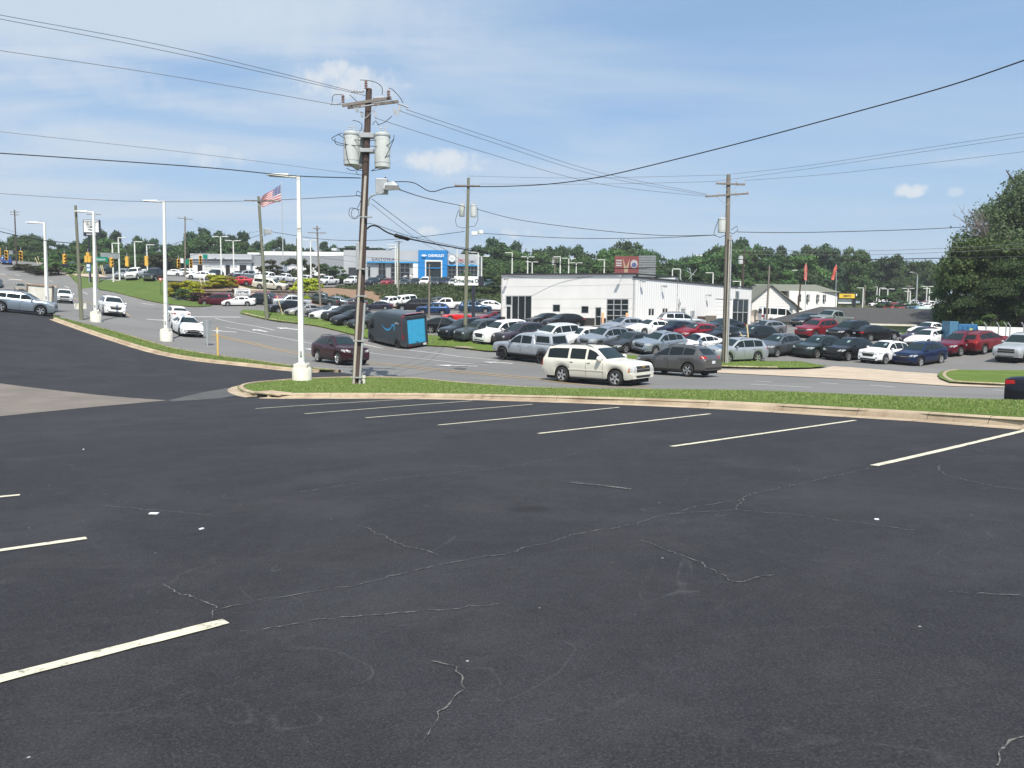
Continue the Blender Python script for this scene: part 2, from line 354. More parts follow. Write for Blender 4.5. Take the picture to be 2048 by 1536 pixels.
def mat_grass(name,a,c2,dry=(.16,.15,.06)):
    mt,nt,N,L,b=nodes(name); t=N.new('ShaderNodeTexCoord'); v=t.outputs['Object']
    base=ramp(N,L,noise(N,L,.5,7,.7,v),[(.3,a),(.7,c2)]); base=mixc(N,L,mrange(N,L,noise(N,L,9,5,.7,v),.35,.65,0,.5),base,tuple(x*.55 for x in a))
    base=mixc(N,L,mrange(N,L,noise(N,L,.23,6,.65,v),.56,.75,0,.6),base,dry)
    L.new(base,b.inputs['Base Color']); b.inputs['Roughness'].default_value=.9; b.inputs['Specular IOR Level'].default_value=.1; bump(N,L,b,noise(N,L,30,4,.8,v),.8,.05); return mt
def mat_conc(name,c,dirt=(.14,.085,.05),amt=.6,sc=1.):
    mt,nt,N,L,b=nodes(name); t=N.new('ShaderNodeTexCoord'); v=t.outputs['Object']
    base=ramp(N,L,noise(N,L,.8*sc,6,.65,v),[(.3,tuple(x*.8 for x in c)),(.7,tuple(min(1,x*1.12) for x in c))])
    base=mixc(N,L,mrange(N,L,noise(N,L,.55*sc,7,.7,v,.6),.45,.66,0,amt),base,dirt)
    base=mixc(N,L,mrange(N,L,noise(N,L,25,3,.7,v),.4,.65,0,.3),base,tuple(x*.6 for x in c))
    L.new(base,b.inputs['Base Color']); b.inputs['Roughness'].default_value=.88; bump(N,L,b,noise(N,L,40,4,.7,v),.25,.01); return mt
def mat_mark(name,c,under=(.09,.09,.092),wear=.5,wlo=.53,ws=14):
    mt,nt,N,L,b=nodes(name); t=N.new('ShaderNodeTexCoord'); v=t.outputs['Object']
    w_=mrange(N,L,noise(N,L,ws,6,.75,v),wlo,wlo+.12,0,wear); base=mixc(N,L,w_,c,under); base=mixc(N,L,mrange(N,L,noise(N,L,1.5,4,.6,v),.4,.7,0,.25),base,tuple(x*.7 for x in c))
    L.new(base,b.inputs['Base Color']); b.inputs['Roughness'].default_value=.7; return mt
M_LOT=mat_lot(); M_ROAD=mat_road('road_asphalt',(.172,.168,.162)); M_CARLOT=mat_road('car_lot_asphalt',(.175,.170,.163),False)
M_GRASS=mat_grass('turf',(.11,.17,.036),(.165,.235,.055),(.22,.23,.09)); M_FAR=mat_grass('hill_grass',(.085,.135,.035),(.13,.185,.052))
M_BASE=mat_grass('rough_ground',(.06,.075,.028),(.11,.11,.05)); M_KERB=mat_conc('kerb_concrete',(.46,.37,.26),(.22,.14,.085),.7,1.6); M_APRON=mat_conc('apron_concrete',(.50,.41,.31),(.34,.26,.18),.4)
M_OLD=mat_conc('old_concrete',(.19,.162,.138),(.12,.108,.097),.6); M_MULCH=mat_conc('mulch',(.26,.165,.10),(.15,.09,.055),.6,4)
M_WHITE=mat_mark('lane_paint',(.66,.66,.64),(.2,.2,.2),.5); M_STALL=mat_mark('stall_paint',(.64,.60,.46),(.06,.06,.06),.75); M_YEL=mat_mark('yellow_paint',(.55,.36,.14),(.2,.2,.2),.6)
M_CRACK=mat_mark('crack_dust',(.165,.16,.145),(.024,.024,.026),1.,.455,30); M_JOINT=mat('joint_dark',(.10,.08,.06),.9,var=0); M_DARK=mat('dark_void',(.01,.01,.01),.9,var=0)
# ---- base ground as one sheet to the horizon
def base_ground():
    xs=np.concatenate([np.linspace(-480,-160,14)[:-1],np.arange(-160,100,3.),np.linspace(100,480,14)]); ys=np.concatenate([np.linspace(-120,-44,6)[:-1],np.arange(-44,240,3.),np.linspace(240,560,14)])
    X,Y=np.meshgrid(xs,ys); q=np.stack([X.ravel(),Y.ravel()],1)
    c=np.stack([np.clip(q[:,0],-230,230),np.clip(q[:,1],-45,300)],1); Z=HH(c)-.14
    d=np.hypot(q[:,0]-c[:,0],q[:,1]-c[:,1]); Z=Z*np.exp(-d/300)
    nx=len(xs); f=[(j*nx+i,j*nx+i+1,(j+1)*nx+i+1,(j+1)*nx+i) for j in range(len(ys)-1) for i in range(nx-1)]
    me=bpy.data.meshes.new('ground'); me.from_pydata([(a,b,z) for (a,b),z in zip(q.tolist(),Z.tolist())],[],f); me.shade_smooth(); me.materials.append(M_BASE)
    o=bpy.data.objects.new('ground',me); COL.objects.link(o); o['kind']='structure'
base_ground()
T=lambda v:(v[0],v[1])
def shift(pts,d): s=sides(pts); return [p+n*d for p,n in zip(pts,s)]
# ---- key lines
near_left=[Vector(p) for p in((-170,245),(-142,207),(-118,173),(-97,143),(-78,117),(-58.5,93),(-46.5,77.5))]+[Vector(T(q)) for q in G([(110,635),(190,655),(260,674),(350,700),(420,712),(500,723),(590,737),(680,745)])]
far_left=[Vector(p) for p in((-155,258),(-128,222))]+[Vector(T(q)) for q in G([(135,548),(200,580),(300,603),(390,615)])]
far_right=[Vector(T(q)) for q in G([(480,628),(560,645),(700,670),(870,693),(970,704)])]
fr2=[Vector(T(q)) for q in G([(1430,736),(1560,739)])]; fr3=[Vector(T(q)) for q in G([(1900,768),(2040,774)])]
_d=(fr3[1]-far_right[-1]).normalized(); FR_END=fr3[1]+_d*60
far_kerb=smooth_pl(far_right,1)+fr2
drv=Vector(T(g(830,760.5)))   # where the drive meets the road on its right side
u_=Vector((.772,-.636)); near_right=[drv,drv+u_*9,drv+u_*18,drv+u_*30,drv+u_*60]
lot_line=[Vector(T(q)) for q in G([(2048,855),(1800,836),(1500,818),(1200,806),(900,797),(700,796),(545,796)])]
_e=(lot_line[0]-lot_line[-1]).normalized(); lot_line=[lot_line[0]+_e*45]+lot_line
nose=[Vector(T(q)) for q in G([(505,793),(482,786),(474,779),(487,773),(515,769),(600,762),(722,758)])]+[drv]
island=smooth_pl(lot_line[1:]+nose,1); island=[lot_line[0]]+island
# ---- big sheets
road=near_left+[drv]+near_right[1:]+[FR_END]+list(reversed(fr3))+list(reversed(fr2))+list(reversed(far_right))+list(reversed(far_left))
drape('road',[T(p) for p in road],M_ROAD,0,2.)
lot=[T(p) for p in lot_line]+[T(p) for p in nose[:-1]]+[T(drv)]+[T(p) for p in reversed(near_left[6:])]+[(-56,80),(-75,72),(-62,-40),(T(lot_line[0])[0],-40)]
drape('parking_lot',lot,M_LOT,.0,1.6)
carlot=[T(p) for p in far_kerb]+[T(p) for p in fr3]+[(60,20),(80,62),(52,100),(40,118),(0,128),(-22,131),(-48,128),(-57,126)]+[T(far_left[-1])]
drape('car_lot',carlot,M_CARLOT,.008,2.2)
# upper lot by the showroom
drape('upper_lot',[T(q) for q in G([(330,561),(420,566),(520,573),(640,575),(700,573),(860,575),(1000,576)])]+[(10,215),(-40,225),(-110,215),(-120,175),(-84,158)],M_CARLOT,.02,4)
drape('access_road',[T(q) for q in G([(95,546),(135,551),(215,556),(330,561),(320,556),(150,545)])],M_APRON,.03,3)
drape('bank_mulch',[T(q) for q in G([(425,571),(480,580),(560,586),(640,577),(700,574.5),(860,576.5),(1000,577.5)])]+[(6,138)]+[T(q) for q in G([(980,619),(850,617),(700,616),(600,612),(480,606),(400,603),(370,598),(400,575)])],M_MULCH,.02,3)
drape('concrete_path',[T(q) for q in G([(425,570),(470,569),(500,578),(560,583),(640,583),(640,586),(500,585),(470,581),(430,574)])],M_APRON,.05,2)
hill=[T(p) for p in far_left[2:]]+[T(q) for q in G([(425,612.5),(400,605),(345,600),(338,580),(325,560),(230,562),(165,555)])]
drape('grass_hill',hill,M_FAR,.12,3)
# near grass strip and islands
drape('grass_strip',[T(p) for p in lot_line]+[T(p) for p in nose]+[T(p) for p in near_right[1:]],M_GRASS,.115,1.2)
left_strip=[Vector(T(q)) for q in G([(110,640),(190,668),(260,690),(350,714),(420,724),(500,732),(590,742),(640,744)])]
drape('grass_verge',[T(p) for p in near_left[7:]]+[T(p) for p in reversed(left_strip)]+[T(near_left[6])],M_GRASS,.115,1.2)
isl=[T(p) for p in far_kerb]+[T(q) for q in G([(1620,738.5),(1655,735),(1600,725.5),(1500,724.5),(1430,723.5),(1300,716),(1150,708),(1000,696),(930,684),(870,673),(760,661),(700,649),(640,640),(570,629),(510,621.5),(485,621.5)])]
drape('crest_grass',[T(p) for p in far_left[:3]]+[T(p) for p in reversed(shift(far_left[:3],11))],M_FAR,.10,3)
drape('grass_island',isl,M_GRASS,.115,1.5)
drape('grass_corner',[T(q) for q in G([(1880,760),(1875,753),(1883,746),(1905,742.5),(2048,744)])]+[T(fr3[1]+_d*60+Vector((3,4)))]+[T(FR_END)]+[T(fr3[1]),T(fr3[0])],M_GRASS,.115,1.5)
drape('driveway_apron',[T(q) for q in G([(1500,741),(1640,738.5),(1666,733),(1740,738),(1800,744),(1874,748),(1878,758),(1905,768),(2048,777),(1900,773),(1700,759),(1430,746),(1400,738)])],M_APRON,.03,1.5)
drape('grass_patch',[T(q) for q in G([(1770,661),(1850,663),(1880,667),(1880,671),(1790,668)])],M_GRASS,.05,2)
drape('concrete_strip',[T(q) for q in G([(-260,745),(0,767),(130,783),(335,801),(180,815),(0,833),(-260,860)])],M_OLD,.008,2)
drape('drain_stain',[T(q) for q in G([(335,801),(400,786),(455,776),(478,790),(440,797),(345,803)])],mat_conc('silt',(.075,.075,.075),(.12,.11,.10),.5),.007,1)
# ---- kerbs
def kerb(name,pts,side=1,w=.62,skip=None):
    mb=MB(); s=side; prof=[(0,.006),(s*.05,.02),(s*(w-.22),.014),(s*(w-.19),.10),(s*(w-.15),.15),(s*(w-.02),.155),(s*w,.148),(s*w,-.12)]
    sweep(mb,pts,prof,.8,skip); o=mb.build(name,M_KERB,None,True,50); o['kind']='structure'
    jb=MB(); p=resample(pts,3.0); ss=sides(p)
    for q,n in zip(p[1:-1],ss[1:-1]):
        if skip and skip(q): continue
        t=Vector((n.y,-n.x)); z=H(q.x,q.y); i0=len(jb.v)
        for (o_,h) in prof[:-1]:
            for e in(-.006,.006): v=q+n*o_+t*e; jb.v.append((v.x,v.y,z+h+.004))
        for j in range(len(prof)-2): jb.f.append((i0+2*j,i0+2*j+1,i0+2*j+3,i0+2*j+2))
    jb.build('kerb_joint',M_JOINT)['kind']='structure'; return o
inlet=Vector(T(g(520,796)))
kerb('lot_kerb',shift(island,.42),-1,skip=lambda p:(p-inlet).length<.62)
kerb('road_kerb',shift(near_right,.5),-1); kerb('road_kerb',shift(near_left[7:],.5),-1) ; kerb('road_kerb',smooth_pl(far_kerb[:],1),1); kerb('road_kerb',smooth_pl(far_left,1),1)
kerb('road_kerb',smooth_pl([Vector(T(q)) for q in G([(1905,742.5),(1883,745),(1875,753),(1885,762)])]+fr3+[FR_END],2),1,.36)
kerb('lot_kerb',shift(smooth_pl(left_strip,1),-.42),1,.5)
# storm drain inlets
def inlet_box(p,ang,label):
    z=H(p.x,p.y); t=thing('storm_drain',label,'drain',(p.x,p.y,z),ang)
    MB().box((0,.0,-.0),(1.3,.5,.20)).build('opening',M_DARK,t); MB().box((0,.12,.135),(1.5,.75,.06)).build('lid',M_KERB,t,bevel=.01)
inlet_box(inlet+Vector((.30,.45)),-.66,'kerb storm drain inlet at the rounded end of the near grass strip')
q_=Vector(T(g(921,699))); inlet_box(q_+Vector((.2,.3)),-.75,'storm drain inlet in the kerb across the road below the grass island')
# ---- stall and road markings
def marks(name,lines,mt,w,off,step=1.,wob=0,ends=True):
    mb=MB()
    for l in lines: ribbon(mb,[Vector(T(q)) for q in (G(l) if ends else l)],w,off,step,wob)
    o=mb.build(name,mt); o['kind']='structure'; return o
def stall(l,w=.105):
    p=[Vector(T(q)) for q in G(l)]; return p
S_=[[(511,817.5),(829,798)],[(609,828),(945,802)],[(731,836),(1065,809)],[(877,850.5),(1238,815)],[(1077,867.5),(1420,828)],[(1343,893.5),(1710,841)],[(1748,932),(2048,862),(2140,842)],[(-60,1000),(40,990.5)],[(-120,1119),(173,1077)],[(-200,1411),(452,1244)],[(2200,1010),(2420,955)]]
marks('stall_line',S_,M_STALL,.105,.007,.12,.10)
marks('faded_mark',[[(1142,966),(1200,971),(1262,979)]],M_CRACK,.05,.006,.1,.4)
CR=[[(415,1238),(430,1222),(520,1200),(640,1182),(700,1173),(780,1155),(880,1130),(1000,1110),(1080,1090),(1140,1070),(1260,1050),(1340,1030),(1400,1012),(1480,1003),(1500,988),(1580,972),(1690,948),(1745,935)],[(330,1168),(380,1195),(430,1218)],[(1340,1028),(1475,1020),(1490,992)],[(860,1325),(915,1335),(926,1352),(926,1380),(895,1410),(850,1480)],[(720,1052),(790,1090),(870,1112)],[(600,985),(800,955),(1000,937),(1110,918),(1165,903)],[(1470,1020),(1600,1030),(1700,1043),(1830,1060)],[(1880,930),(1885,950),(2000,975),(2048,980)],[(2048,1465),(2010,1490),(2003,1536)],[(1900,1186),(2048,1190)],[(480,1262),(700,1235),(1000,1210)],[(200,1010),(420,1030)],[(1200,880),(1380,868)],[(1280,1080),(1380,1120),(1460,1170),(1550,1150)]]
def cracks():
    mb=MB()
    for l in CR:
        p=resample([Vector(T(q)) for q in G(l)],.035); s=sides(p); o=0; q=[]
        for a,n in zip(p,s): o=.80*o+random.gauss(0,.011); q.append(a+n*o)
        ribbon(mb,q,.0068,.0055,.03,.95)
    o=mb.build('pavement_crack',M_CRACK); o['kind']='structure'
cracks()
marks('yellow_line',[[(424,671),(520,692),(625,712.5),(735,727),(860,740),(990,752),(1090,761),(1300,778)],[(424,668.6),(520,689.4),(625,709.6),(735,724),(860,737),(990,749),(1090,757.5),(1300,774)],[(60,568),(118,586),(180,607),(260,632)],[(-20,546),(60,567)]],M_YEL,.13,.02)
marks('lane_line',[[(430,637),(500,651),(549,661)],[(451,655),(520,668),(600,683),(640,690)],[(726,688),(820,701),(920,714),(1000,722)],[(733,705),(820,716),(920,727),(974,731)],[(1500,769),(1560,772),(1623,775.5)],[(1510,763),(1545,764.5)],[(1640,766),(1677,768.5)],[(1985,781),(2048,784)],[(98,561),(105,563.5)],[(129,572),(138,576)],[(166,584.5),(176,589)],[(283,606),(309,610.5)],[(337,609),(346,610.5)],[(30,549),(40,552)],[(1740,771),(1790,775)]],M_WHITE,.12,.02)
marks('stop_line',[[(294,639),(319,640.5),(345,641)],[(380,633.5),(430,634.2),(481,634.6)],[(0,548),(12,549)],[(17,558.5),(43,560)],[(52,567),(70,569.5)],[(59,579),(91,579.5)]],M_WHITE,.45,.02)
def arrow(a,b,side=1,w=.16):
    """left-turn arrow painted from tail a to head b"""
    a=Vector(T(g(*a))); b=Vector(T(g(*b))); d=(b-a); Ln=d.length; d.normalize(); n=Vector((-d.y,d.x))*side
    P=[(0,-w),(Ln*.62,-w),(Ln*.62,-.45),(Ln,0+.05),(Ln*.62,.55),(Ln*.62,w),(0,w)]
    return [a+d*x+n*y for x,y in P]
mb=MB()
for a,b,s in[((473,665),(421,661),1),((534,664),(506,659),1),((600,660),(553,655.5),1),((655,701),(606,697.5),1),((955,733),(869,730.5),1),((1026,727.5),(967,724),1),((690,702),(640,697),1)]:
    P=arrow(a,b,s); Z=HH([T(p) for p in P])+.022; mb.poly([(p.x,p.y,z) for p,z in zip(P,Z)])
o=mb.build('turn_arrow',M_WHITE); o['kind']='structure'
q_=g(921,738); o=MB().lathe([(.36,0),(.36,.012),(0,.014)],(q_.x,q_.y,q_.z+.012),20).build('manhole_cover',mat('iron',(.06,.058,.055),.7)); tag(o,'dark round manhole cover beside the turn arrow on the road','manhole cover')
# ---- grass blades on the nearer turf
def blades(name,poly,n,h,mt,seed,dmax=70):
    rs=np.random.RandomState(seed); P=np.array([T(p) for p in poly]); x0,y0=P.min(0); x1,y1=P.max(0)
    q=np.stack([rs.uniform(x0,x1,n*4),rs.uniform(y0,y1,n*4)],1); q=q[pip(q,[tuple(a) for a in P])]; d=np.hypot(q[:,0],q[:,1]); q=q[(rs.rand(len(q))<np.clip(26/d,0,1)**1.2)&(d<dmax)][:n]
    Z=HH(q)+.10; k=len(q); a=rs.uniform(0,2*np.pi,k); hh=h*rs.uniform(.5,1.35,k); wd=.006+.00045*np.hypot(q[:,0],q[:,1]); lx=rs.normal(0,.04,k); ly=rs.normal(0,.04,k)
    v=np.zeros((k*3,3)); v[0::3,0]=q[:,0]-np.cos(a)*wd; v[0::3,1]=q[:,1]-np.sin(a)*wd; v[1::3,0]=q[:,0]+np.cos(a)*wd; v[1::3,1]=q[:,1]+np.sin(a)*wd; v[0::3,2]=Z; v[1::3,2]=Z
    v[2::3,0]=q[:,0]+lx; v[2::3,1]=q[:,1]+ly; v[2::3,2]=Z+hh
    me=bpy.data.meshes.new(name); me.vertices.add(k*3); me.vertices.foreach_set('co',v.ravel()); me.loops.add(k*3); me.loops.foreach_set('vertex_index',np.arange(k*3)); me.polygons.add(k); me.polygons.foreach_set('loop_start',np.arange(k)*3); me.polygons.foreach_set('loop_total',np.full(k,3)); me.update(); me.materials.append(mt)
    o=bpy.data.objects.new(name,me); COL.objects.link(o); o['kind']='stuff'; return o
def mat_leaf(name,cols,trans=.25,rough=.6):
    mt,nt,N,L,b=nodes(name); gm=N.new('ShaderNodeNewGeometry'); b.inputs['Roughness'].default_value=rough; b.inputs['Specular IOR Level'].default_value=.25
    c=ramp(N,L,gm.outputs['Random Per Island'],[(i/(len(cols)-1),x) for i,x in enumerate(cols)])
    oi=N.new('ShaderNodeObjectInfo'); hs=N.new('ShaderNodeHueSaturation'); L.new(c,hs.inputs['Color']); L.new(mrange(N,L,oi.outputs['Random'],0,1,.47,.52),hs.inputs['Hue']); L.new(mrange(N,L,oi.outputs['Random'],0,1,.75,1.25),hs.inputs['Value']); c=hs.outputs[0]
    L.new(c,b.inputs['Base Color'])
    tr=N.new('ShaderNodeBsdfTranslucent'); L.new(c,tr.inputs[0]); mx=N.new('ShaderNodeMixShader'); mx.inputs[0].default_value=trans; L.new(b.outputs[0],mx.inputs[1]); L.new(tr.outputs[0],mx.inputs[2])
    L.new(mx.outputs[0],[n for n in N if n.type=='OUTPUT_MATERIAL'][0].inputs[0]); return mt
M_BLADE=mat_leaf('grass_blade',[(.13,.21,.045),(.18,.27,.06),(.25,.32,.10),(.30,.30,.14),(.15,.23,.05)],.35)
blades('grass',[p for p in shift(lot_line,-.75)]+nose+near_right[1:],200000,.050,M_BLADE,1)
tag(bpy.data.objects['grass'],'mown bright green grass on the strip behind the parking lot kerb','grass',None,'stuff')
o=blades('grass',near_left[7:]+list(reversed(left_strip)),60000,.08,M_BLADE,2,90); tag(o,'mown grass on the narrow verge with the white lamp posts','grass',None,'stuff')
o=blades('grass',[Vector(p) for p in isl],40000,.09,M_BLADE,3,110); tag(o,'mown grass on the long island across the road in front of the parked cars','grass',None,'stuff')
# ================================================================ VEHICLES
GLASS=None
def mk_glass(name,col,rough=.04):
    m_=mat(name,col,rough,0,var=.0,coat=0); b=[n for n in m_.node_tree.nodes if n.type=='BSDF_PRINCIPLED'][0]; b.inputs['Specular IOR Level'].default_value=.28; b.inputs['IOR'].default_value=1.5; return m_
M_GLASS=mk_glass('car_glass',(.012,.018,.020)); M_WSH=mk_glass('windshield_glass',(.016,.028,.030),.05)
M_TYRE=mat('tyre_rubber',(.018,.018,.018),.85); M_RIM=mat('alloy_rim',(.72,.73,.74),.24,.8,var=.05); M_RIMD=mat('dark_rim',(.03,.03,.032),.4,.5)
M_UND=mat('underbody',(.012,.012,.012),.9,var=0); M_TRIM=mat('black_trim',(.022,.022,.023),.55); M_CHR=mat('chrome',(.75,.76,.77),.12,1.,var=0)
M_HL=mk_glass('headlight_lens',(.42,.44,.45),.12); M_TL=mk_glass('taillight_lens',(.36,.012,.010),.15); M_AMB=mk_glass('amber_lens',(.5,.16,.02),.2); M_PLATE=mat('plate',(.6,.62,.66),.5); M_SEAM=mat('panel_gap',(.02,.02,.02),.8,var=0); M_PAPER=mat('paper',(.7,.72,.75),.7)
def interp(xs,ys,x): return float(np.interp(x,xs,ys))
def smoothprof(pts,L,win=.16):
    xs=np.arange(0,L+.0001,.02); ys=np.interp(xs,[p[0] for p in pts],[p[1] for p in pts]); k=max(1,int(win/.02)); pad=np.concatenate([np.full(k,ys[0]),ys,np.full(k,ys[-1])]); ker=np.hanning(2*k+1); ker/=ker.sum(); sm=np.convolve(pad,ker,'same')[k:-k]
    return xs,sm
class Car: pass
SPEC={
# L W H wheelbase front-overhang radius, top profile (s from nose, z), belt (z front, z rear), sill, roof half width, rear style
'sedan':dict(L=4.88,W=1.85,H=1.45,wb=2.82,fo=.95,r=.335,top=[(0,.58),(.10,.70),(.5,.83),(1.25,.97),(1.45,1.0),(2.25,1.40),(2.75,1.45),(3.3,1.43),(3.75,1.33),(4.35,1.10),(4.75,1.07),(4.88,.98)],belt=(.93,.99),sill=.21,rw=.56,rear='notch',win=[(1.62,2.50),(2.56,3.42),(3.47,3.95)],ws=(1.50,2.24),rg=(3.78,4.32)),
'hatch':dict(L=4.35,W=1.75,H=1.47,wb=2.6,fo=.85,r=.31,top=[(0,.60),(.08,.74),(.35,.86),(1.0,1.0),(1.15,1.02),(1.95,1.42),(2.5,1.47),(3.3,1.44),(3.75,1.36),(4.15,1.10),(4.3,1.02),(4.35,.9)],belt=(.95,1.02),sill=.2,rw=.54,rear='hatch',win=[(1.35,2.25),(2.31,3.15),(3.2,3.7)],ws=(1.2,1.95),rg=(3.78,4.12)),
'suv':dict(L=4.65,W=1.86,H=1.69,wb=2.69,fo=.90,r=.36,top=[(0,.80),(.05,.95),(.2,1.04),(1.02,1.13),(1.16,1.15),(2.0,1.60),(2.4,1.69),(3.0,1.69),(3.7,1.63),(4.0,1.56),(4.42,1.17),(4.58,1.07),(4.65,.9)],belt=(1.01,1.17),sill=.26,rw=.58,rear='suv',win=[(1.42,2.30),(2.36,3.22),(3.27,3.95)],ws=(1.25,2.02),rg=(1.19,1.50),rails=1,clad=1),
'suv_mid':dict(L=4.9,W=1.94,H=1.77,wb=2.84,fo=.95,r=.38,top=[(0,.86),(.05,1.02),(.2,1.10),(1.15,1.20),(1.30,1.22),(2.0,1.66),(2.4,1.77),(3.4,1.78),(4.15,1.72),(4.42,1.62),(4.72,1.20),(4.85,1.08),(4.9,.92)],belt=(1.11,1.17),sill=.28,rw=.66,rear='suv',win=[(1.5,2.42),(2.48,3.4),(3.46,4.25)],ws=(1.38,2.06),rg=(1.24,1.64),rails=1),
'suv_xl':dict(L=5.65,W=2.01,H=1.91,wb=3.30,fo=.98,r=.40,top=[(0,.86),(.05,1.05),(.22,1.15),(1.35,1.24),(1.5,1.26),(2.2,1.76),(2.6,1.90),(3.6,1.92),(4.9,1.90),(5.3,1.84),(5.52,1.30),(5.6,1.16),(5.65,1.0)],belt=(1.19,1.23),sill=.34,rw=.74,rear='suv',win=[(1.72,2.66),(2.80,3.75),(3.90,5.22)],ws=(1.56,2.28),rg=(1.33,1.78),rails=1,square=1),
'pickup':dict(L=5.8,W=2.0,H=1.92,wb=3.65,fo=.95,r=.41,top=[(0,.92),(.05,1.10),(.2,1.18),(1.35,1.27),(1.5,1.29),(2.1,1.76),(2.45,1.91),(3.2,1.92),(3.75,1.86),(3.92,1.32),(3.97,1.30),(5.7,1.30),(5.8,1.28)],belt=(1.2,1.24),sill=.40,rw=.72,rear='pickup',win=[(1.68,2.68),(2.76,3.62)],ws=(1.56,2.2),rg=(3.70,3.90),bed=(4.0,5.68),square=1),
'van':dict(L=5.6,W=2.0,H=2.35,wb=3.3,fo=.95,r=.35,top=[(0,.85),(.08,1.05),(.3,1.15),(.9,1.28),(1.0,1.31),(1.75,2.15),(2.1,2.32),(3.0,2.35),(5.4,2.35),(5.55,2.25),(5.6,1.9)],belt=(1.15,1.3),sill=.3,rw=.82,rear='suv',win=[(1.25,2.1),(2.2,3.3),(3.4,4.4),(4.5,5.4)],ws=(1.05,1.78),rg=(1.4,2.0),square=1),
'minivan':dict(L=5.15,W=2.0,H=1.77,wb=3.08,fo=.98,r=.36,top=[(0,.66),(.08,.82),(.4,.95),(1.05,1.08),(1.2,1.12),(2.15,1.64),(2.6,1.75),(3.6,1.77),(4.6,1.70),(4.85,1.60),(5.05,1.15),(5.15,.9)],belt=(1.05,1.12),sill=.22,rw=.68,rear='suv',win=[(1.5,2.45),(2.52,3.6),(3.66,4.6)],ws=(1.25,2.18),rg=(1.17,1.6)),
'roadster':dict(L=3.95,W=1.7,H=1.23,wb=2.27,fo=.80,r=.30,top=[(0,.50),(.1,.62),(.5,.72),(1.3,.80),(1.42,.82),(1.5,.84),(2.6,.84),(3.0,.86),(3.8,.84),(3.95,.7)],belt=(.78,.82),sill=.17,rw=.6,rear='open',win=[],ws=None,rg=None),
}
PC={}
def make_proto(kind,lod=1,**kw):
    key=(kind,lod,tuple(sorted(kw.items())))
    if key in PC: return PC[key]
    S=dict(SPEC[kind]); 
    for k,v in kw.items():
        if k in S: S[k]=v
    L,W,Hh,wb,fo,r=S['L'],S['W'],S['H'],S['wb'],S['fo'],S['r']
    xs,ys=smoothprof(S['top'],L,.10 if S.get('square') or kind.startswith('suv') else .15); top=lambda s: float(np.interp(s,xs,ys))
    bf,br=S['belt']; belt=lambda s: bf+(br-bf)*s/L
    ra=r*(1.25 if kind in('suv','suv_mid','suv_xl','pickup') else 1.18); w1,w2=fo,fo+wb; sq=S.get('square')
    def hw(s):
        a=min(1,s/(.45 if sq else .7)); b_=min(1,(L-s)/(.35 if sq else .55)); fa=.09 if sq else .17; ba=.05 if sq else .11
        return W/2*(1-fa*(1-a)**2.4-ba*(1-b_)**2.4)*(.985+.015*math.sin(math.pi*s/L))
    def bot(s):
        z=S['sill']+ (.06*(1-min(1,s/.3))) + .10*(1-min(1,(L-s)/.45))
        for c in (w1,w2):
            d=abs(s-c)
            if d<ra: z=max(z,r+math.sqrt(max(0,ra*ra-d*d))*.97)
        return z
    st=set(np.round(np.concatenate([np.linspace(0,L,64 if lod else 36),[.02,.05,.1,L-.02,L-.06]]),3))
    for c in (w1,w2):
        st={s for s in st if abs(abs(s-c)-ra)>.02}
        for a in np.linspace(0,180,19 if lod else 11): st.add(round(c+ra*math.cos(R(a)),3))
        st.add(round(c+ra+.006,3)); st.add(round(c-ra-.006,3))
    for a,z in S['top']: st.add(round(min(max(a,0),L),3))
    st=sorted(st)
    cab=lambda s: max(0,min(1,(top(s)-belt(s)-.02)/(Hh-belt(s)-.12)))
    secs=[]
    for s in st:
        zt=top(s); w_=hw(s); zb=min(belt(s),zt-.045); zs=min(bot(s),zb-.06); c=cab(s)
        wr=(1-c)*w_*.90+c*S['rw']; e=.5*(1-c)
        h=zb-zs
        P=[(w_*.93,zs),(w_*.975,zs+h*.18),(w_*.995,zs+h*.45),(w_*.998,zs+h*.70),(w_*.972,zb-.035),(w_*.945,zb)]
        a=P[-1]; bt=(wr,zt-.045-.03*c)
        P+=[(a[0]+(bt[0]-a[0])*.34+.016*c,a[1]+(bt[1]-a[1])*.34),(a[0]+(bt[0]-a[0])*.68+.018*c,a[1]+(bt[1]-a[1])*.68),bt,(wr*.90,zt-.018*c-.012),(wr*.55,zt-.004),(0,zt+.004)]
        secs.append([(L/2-s,p[0],p[1]) for p in P])
    mb=MB(); K=len(secs[0])
    full=[]
    for sc in secs: full.append(sc+[(x,-y,z) for x,y,z in reversed(sc[:-1])])
    k2=len(full[0])
    for sc in full: mb.v+=sc
    bed=S.get('bed')
    for i in range(len(full)-1):
        sm=(st[i]+st[i+1])/2
        for j in range(k2-1):
            if bed and bed[0]<sm<bed[1] and 8<=j<k2-9: continue
            mb.f.append((i*k2+j,i*k2+j+1,(i+1)*k2+j+1,(i+1)*k2+j))
    mb.f.append(tuple(range(k2))[::-1]); mb.f.append(tuple((len(full)-1)*k2+j for j in range(k2)))
    if bed:   # open load box: inner walls and floor
        a,b_=L/2-bed[0],L/2-bed[1]; wi=hw(4.8)*.90-.02; zt=top(4.8)-.03
        for sg in (1,-1): mb.quad((a,sg*wi,.62),(b_,sg*wi,.62),(b_,sg*wi,zt),(a,sg*wi,zt))
        mb.quad((a,-wi,.62),(a,wi,.62),(b_,wi,.62),(b_,-wi,.62)); mb.quad((a,-wi,.62),(a,wi,.62),(a,wi,zt),(a,-wi,zt)); mb.quad((b_,-wi,.62),(b_,wi,.62),(b_,wi,zt),(b_,-wi,zt))
    body=mb.mesh('body',True,38); body.materials.append(M_UND)
    bv=BVHTree.FromPolygons([Vector(v) for v in mb.v],[f for f in mb.f if len(f)>2])
    parts=[] # (name, mesh, material or None for paint, parent name, loc)
    z_ok=True
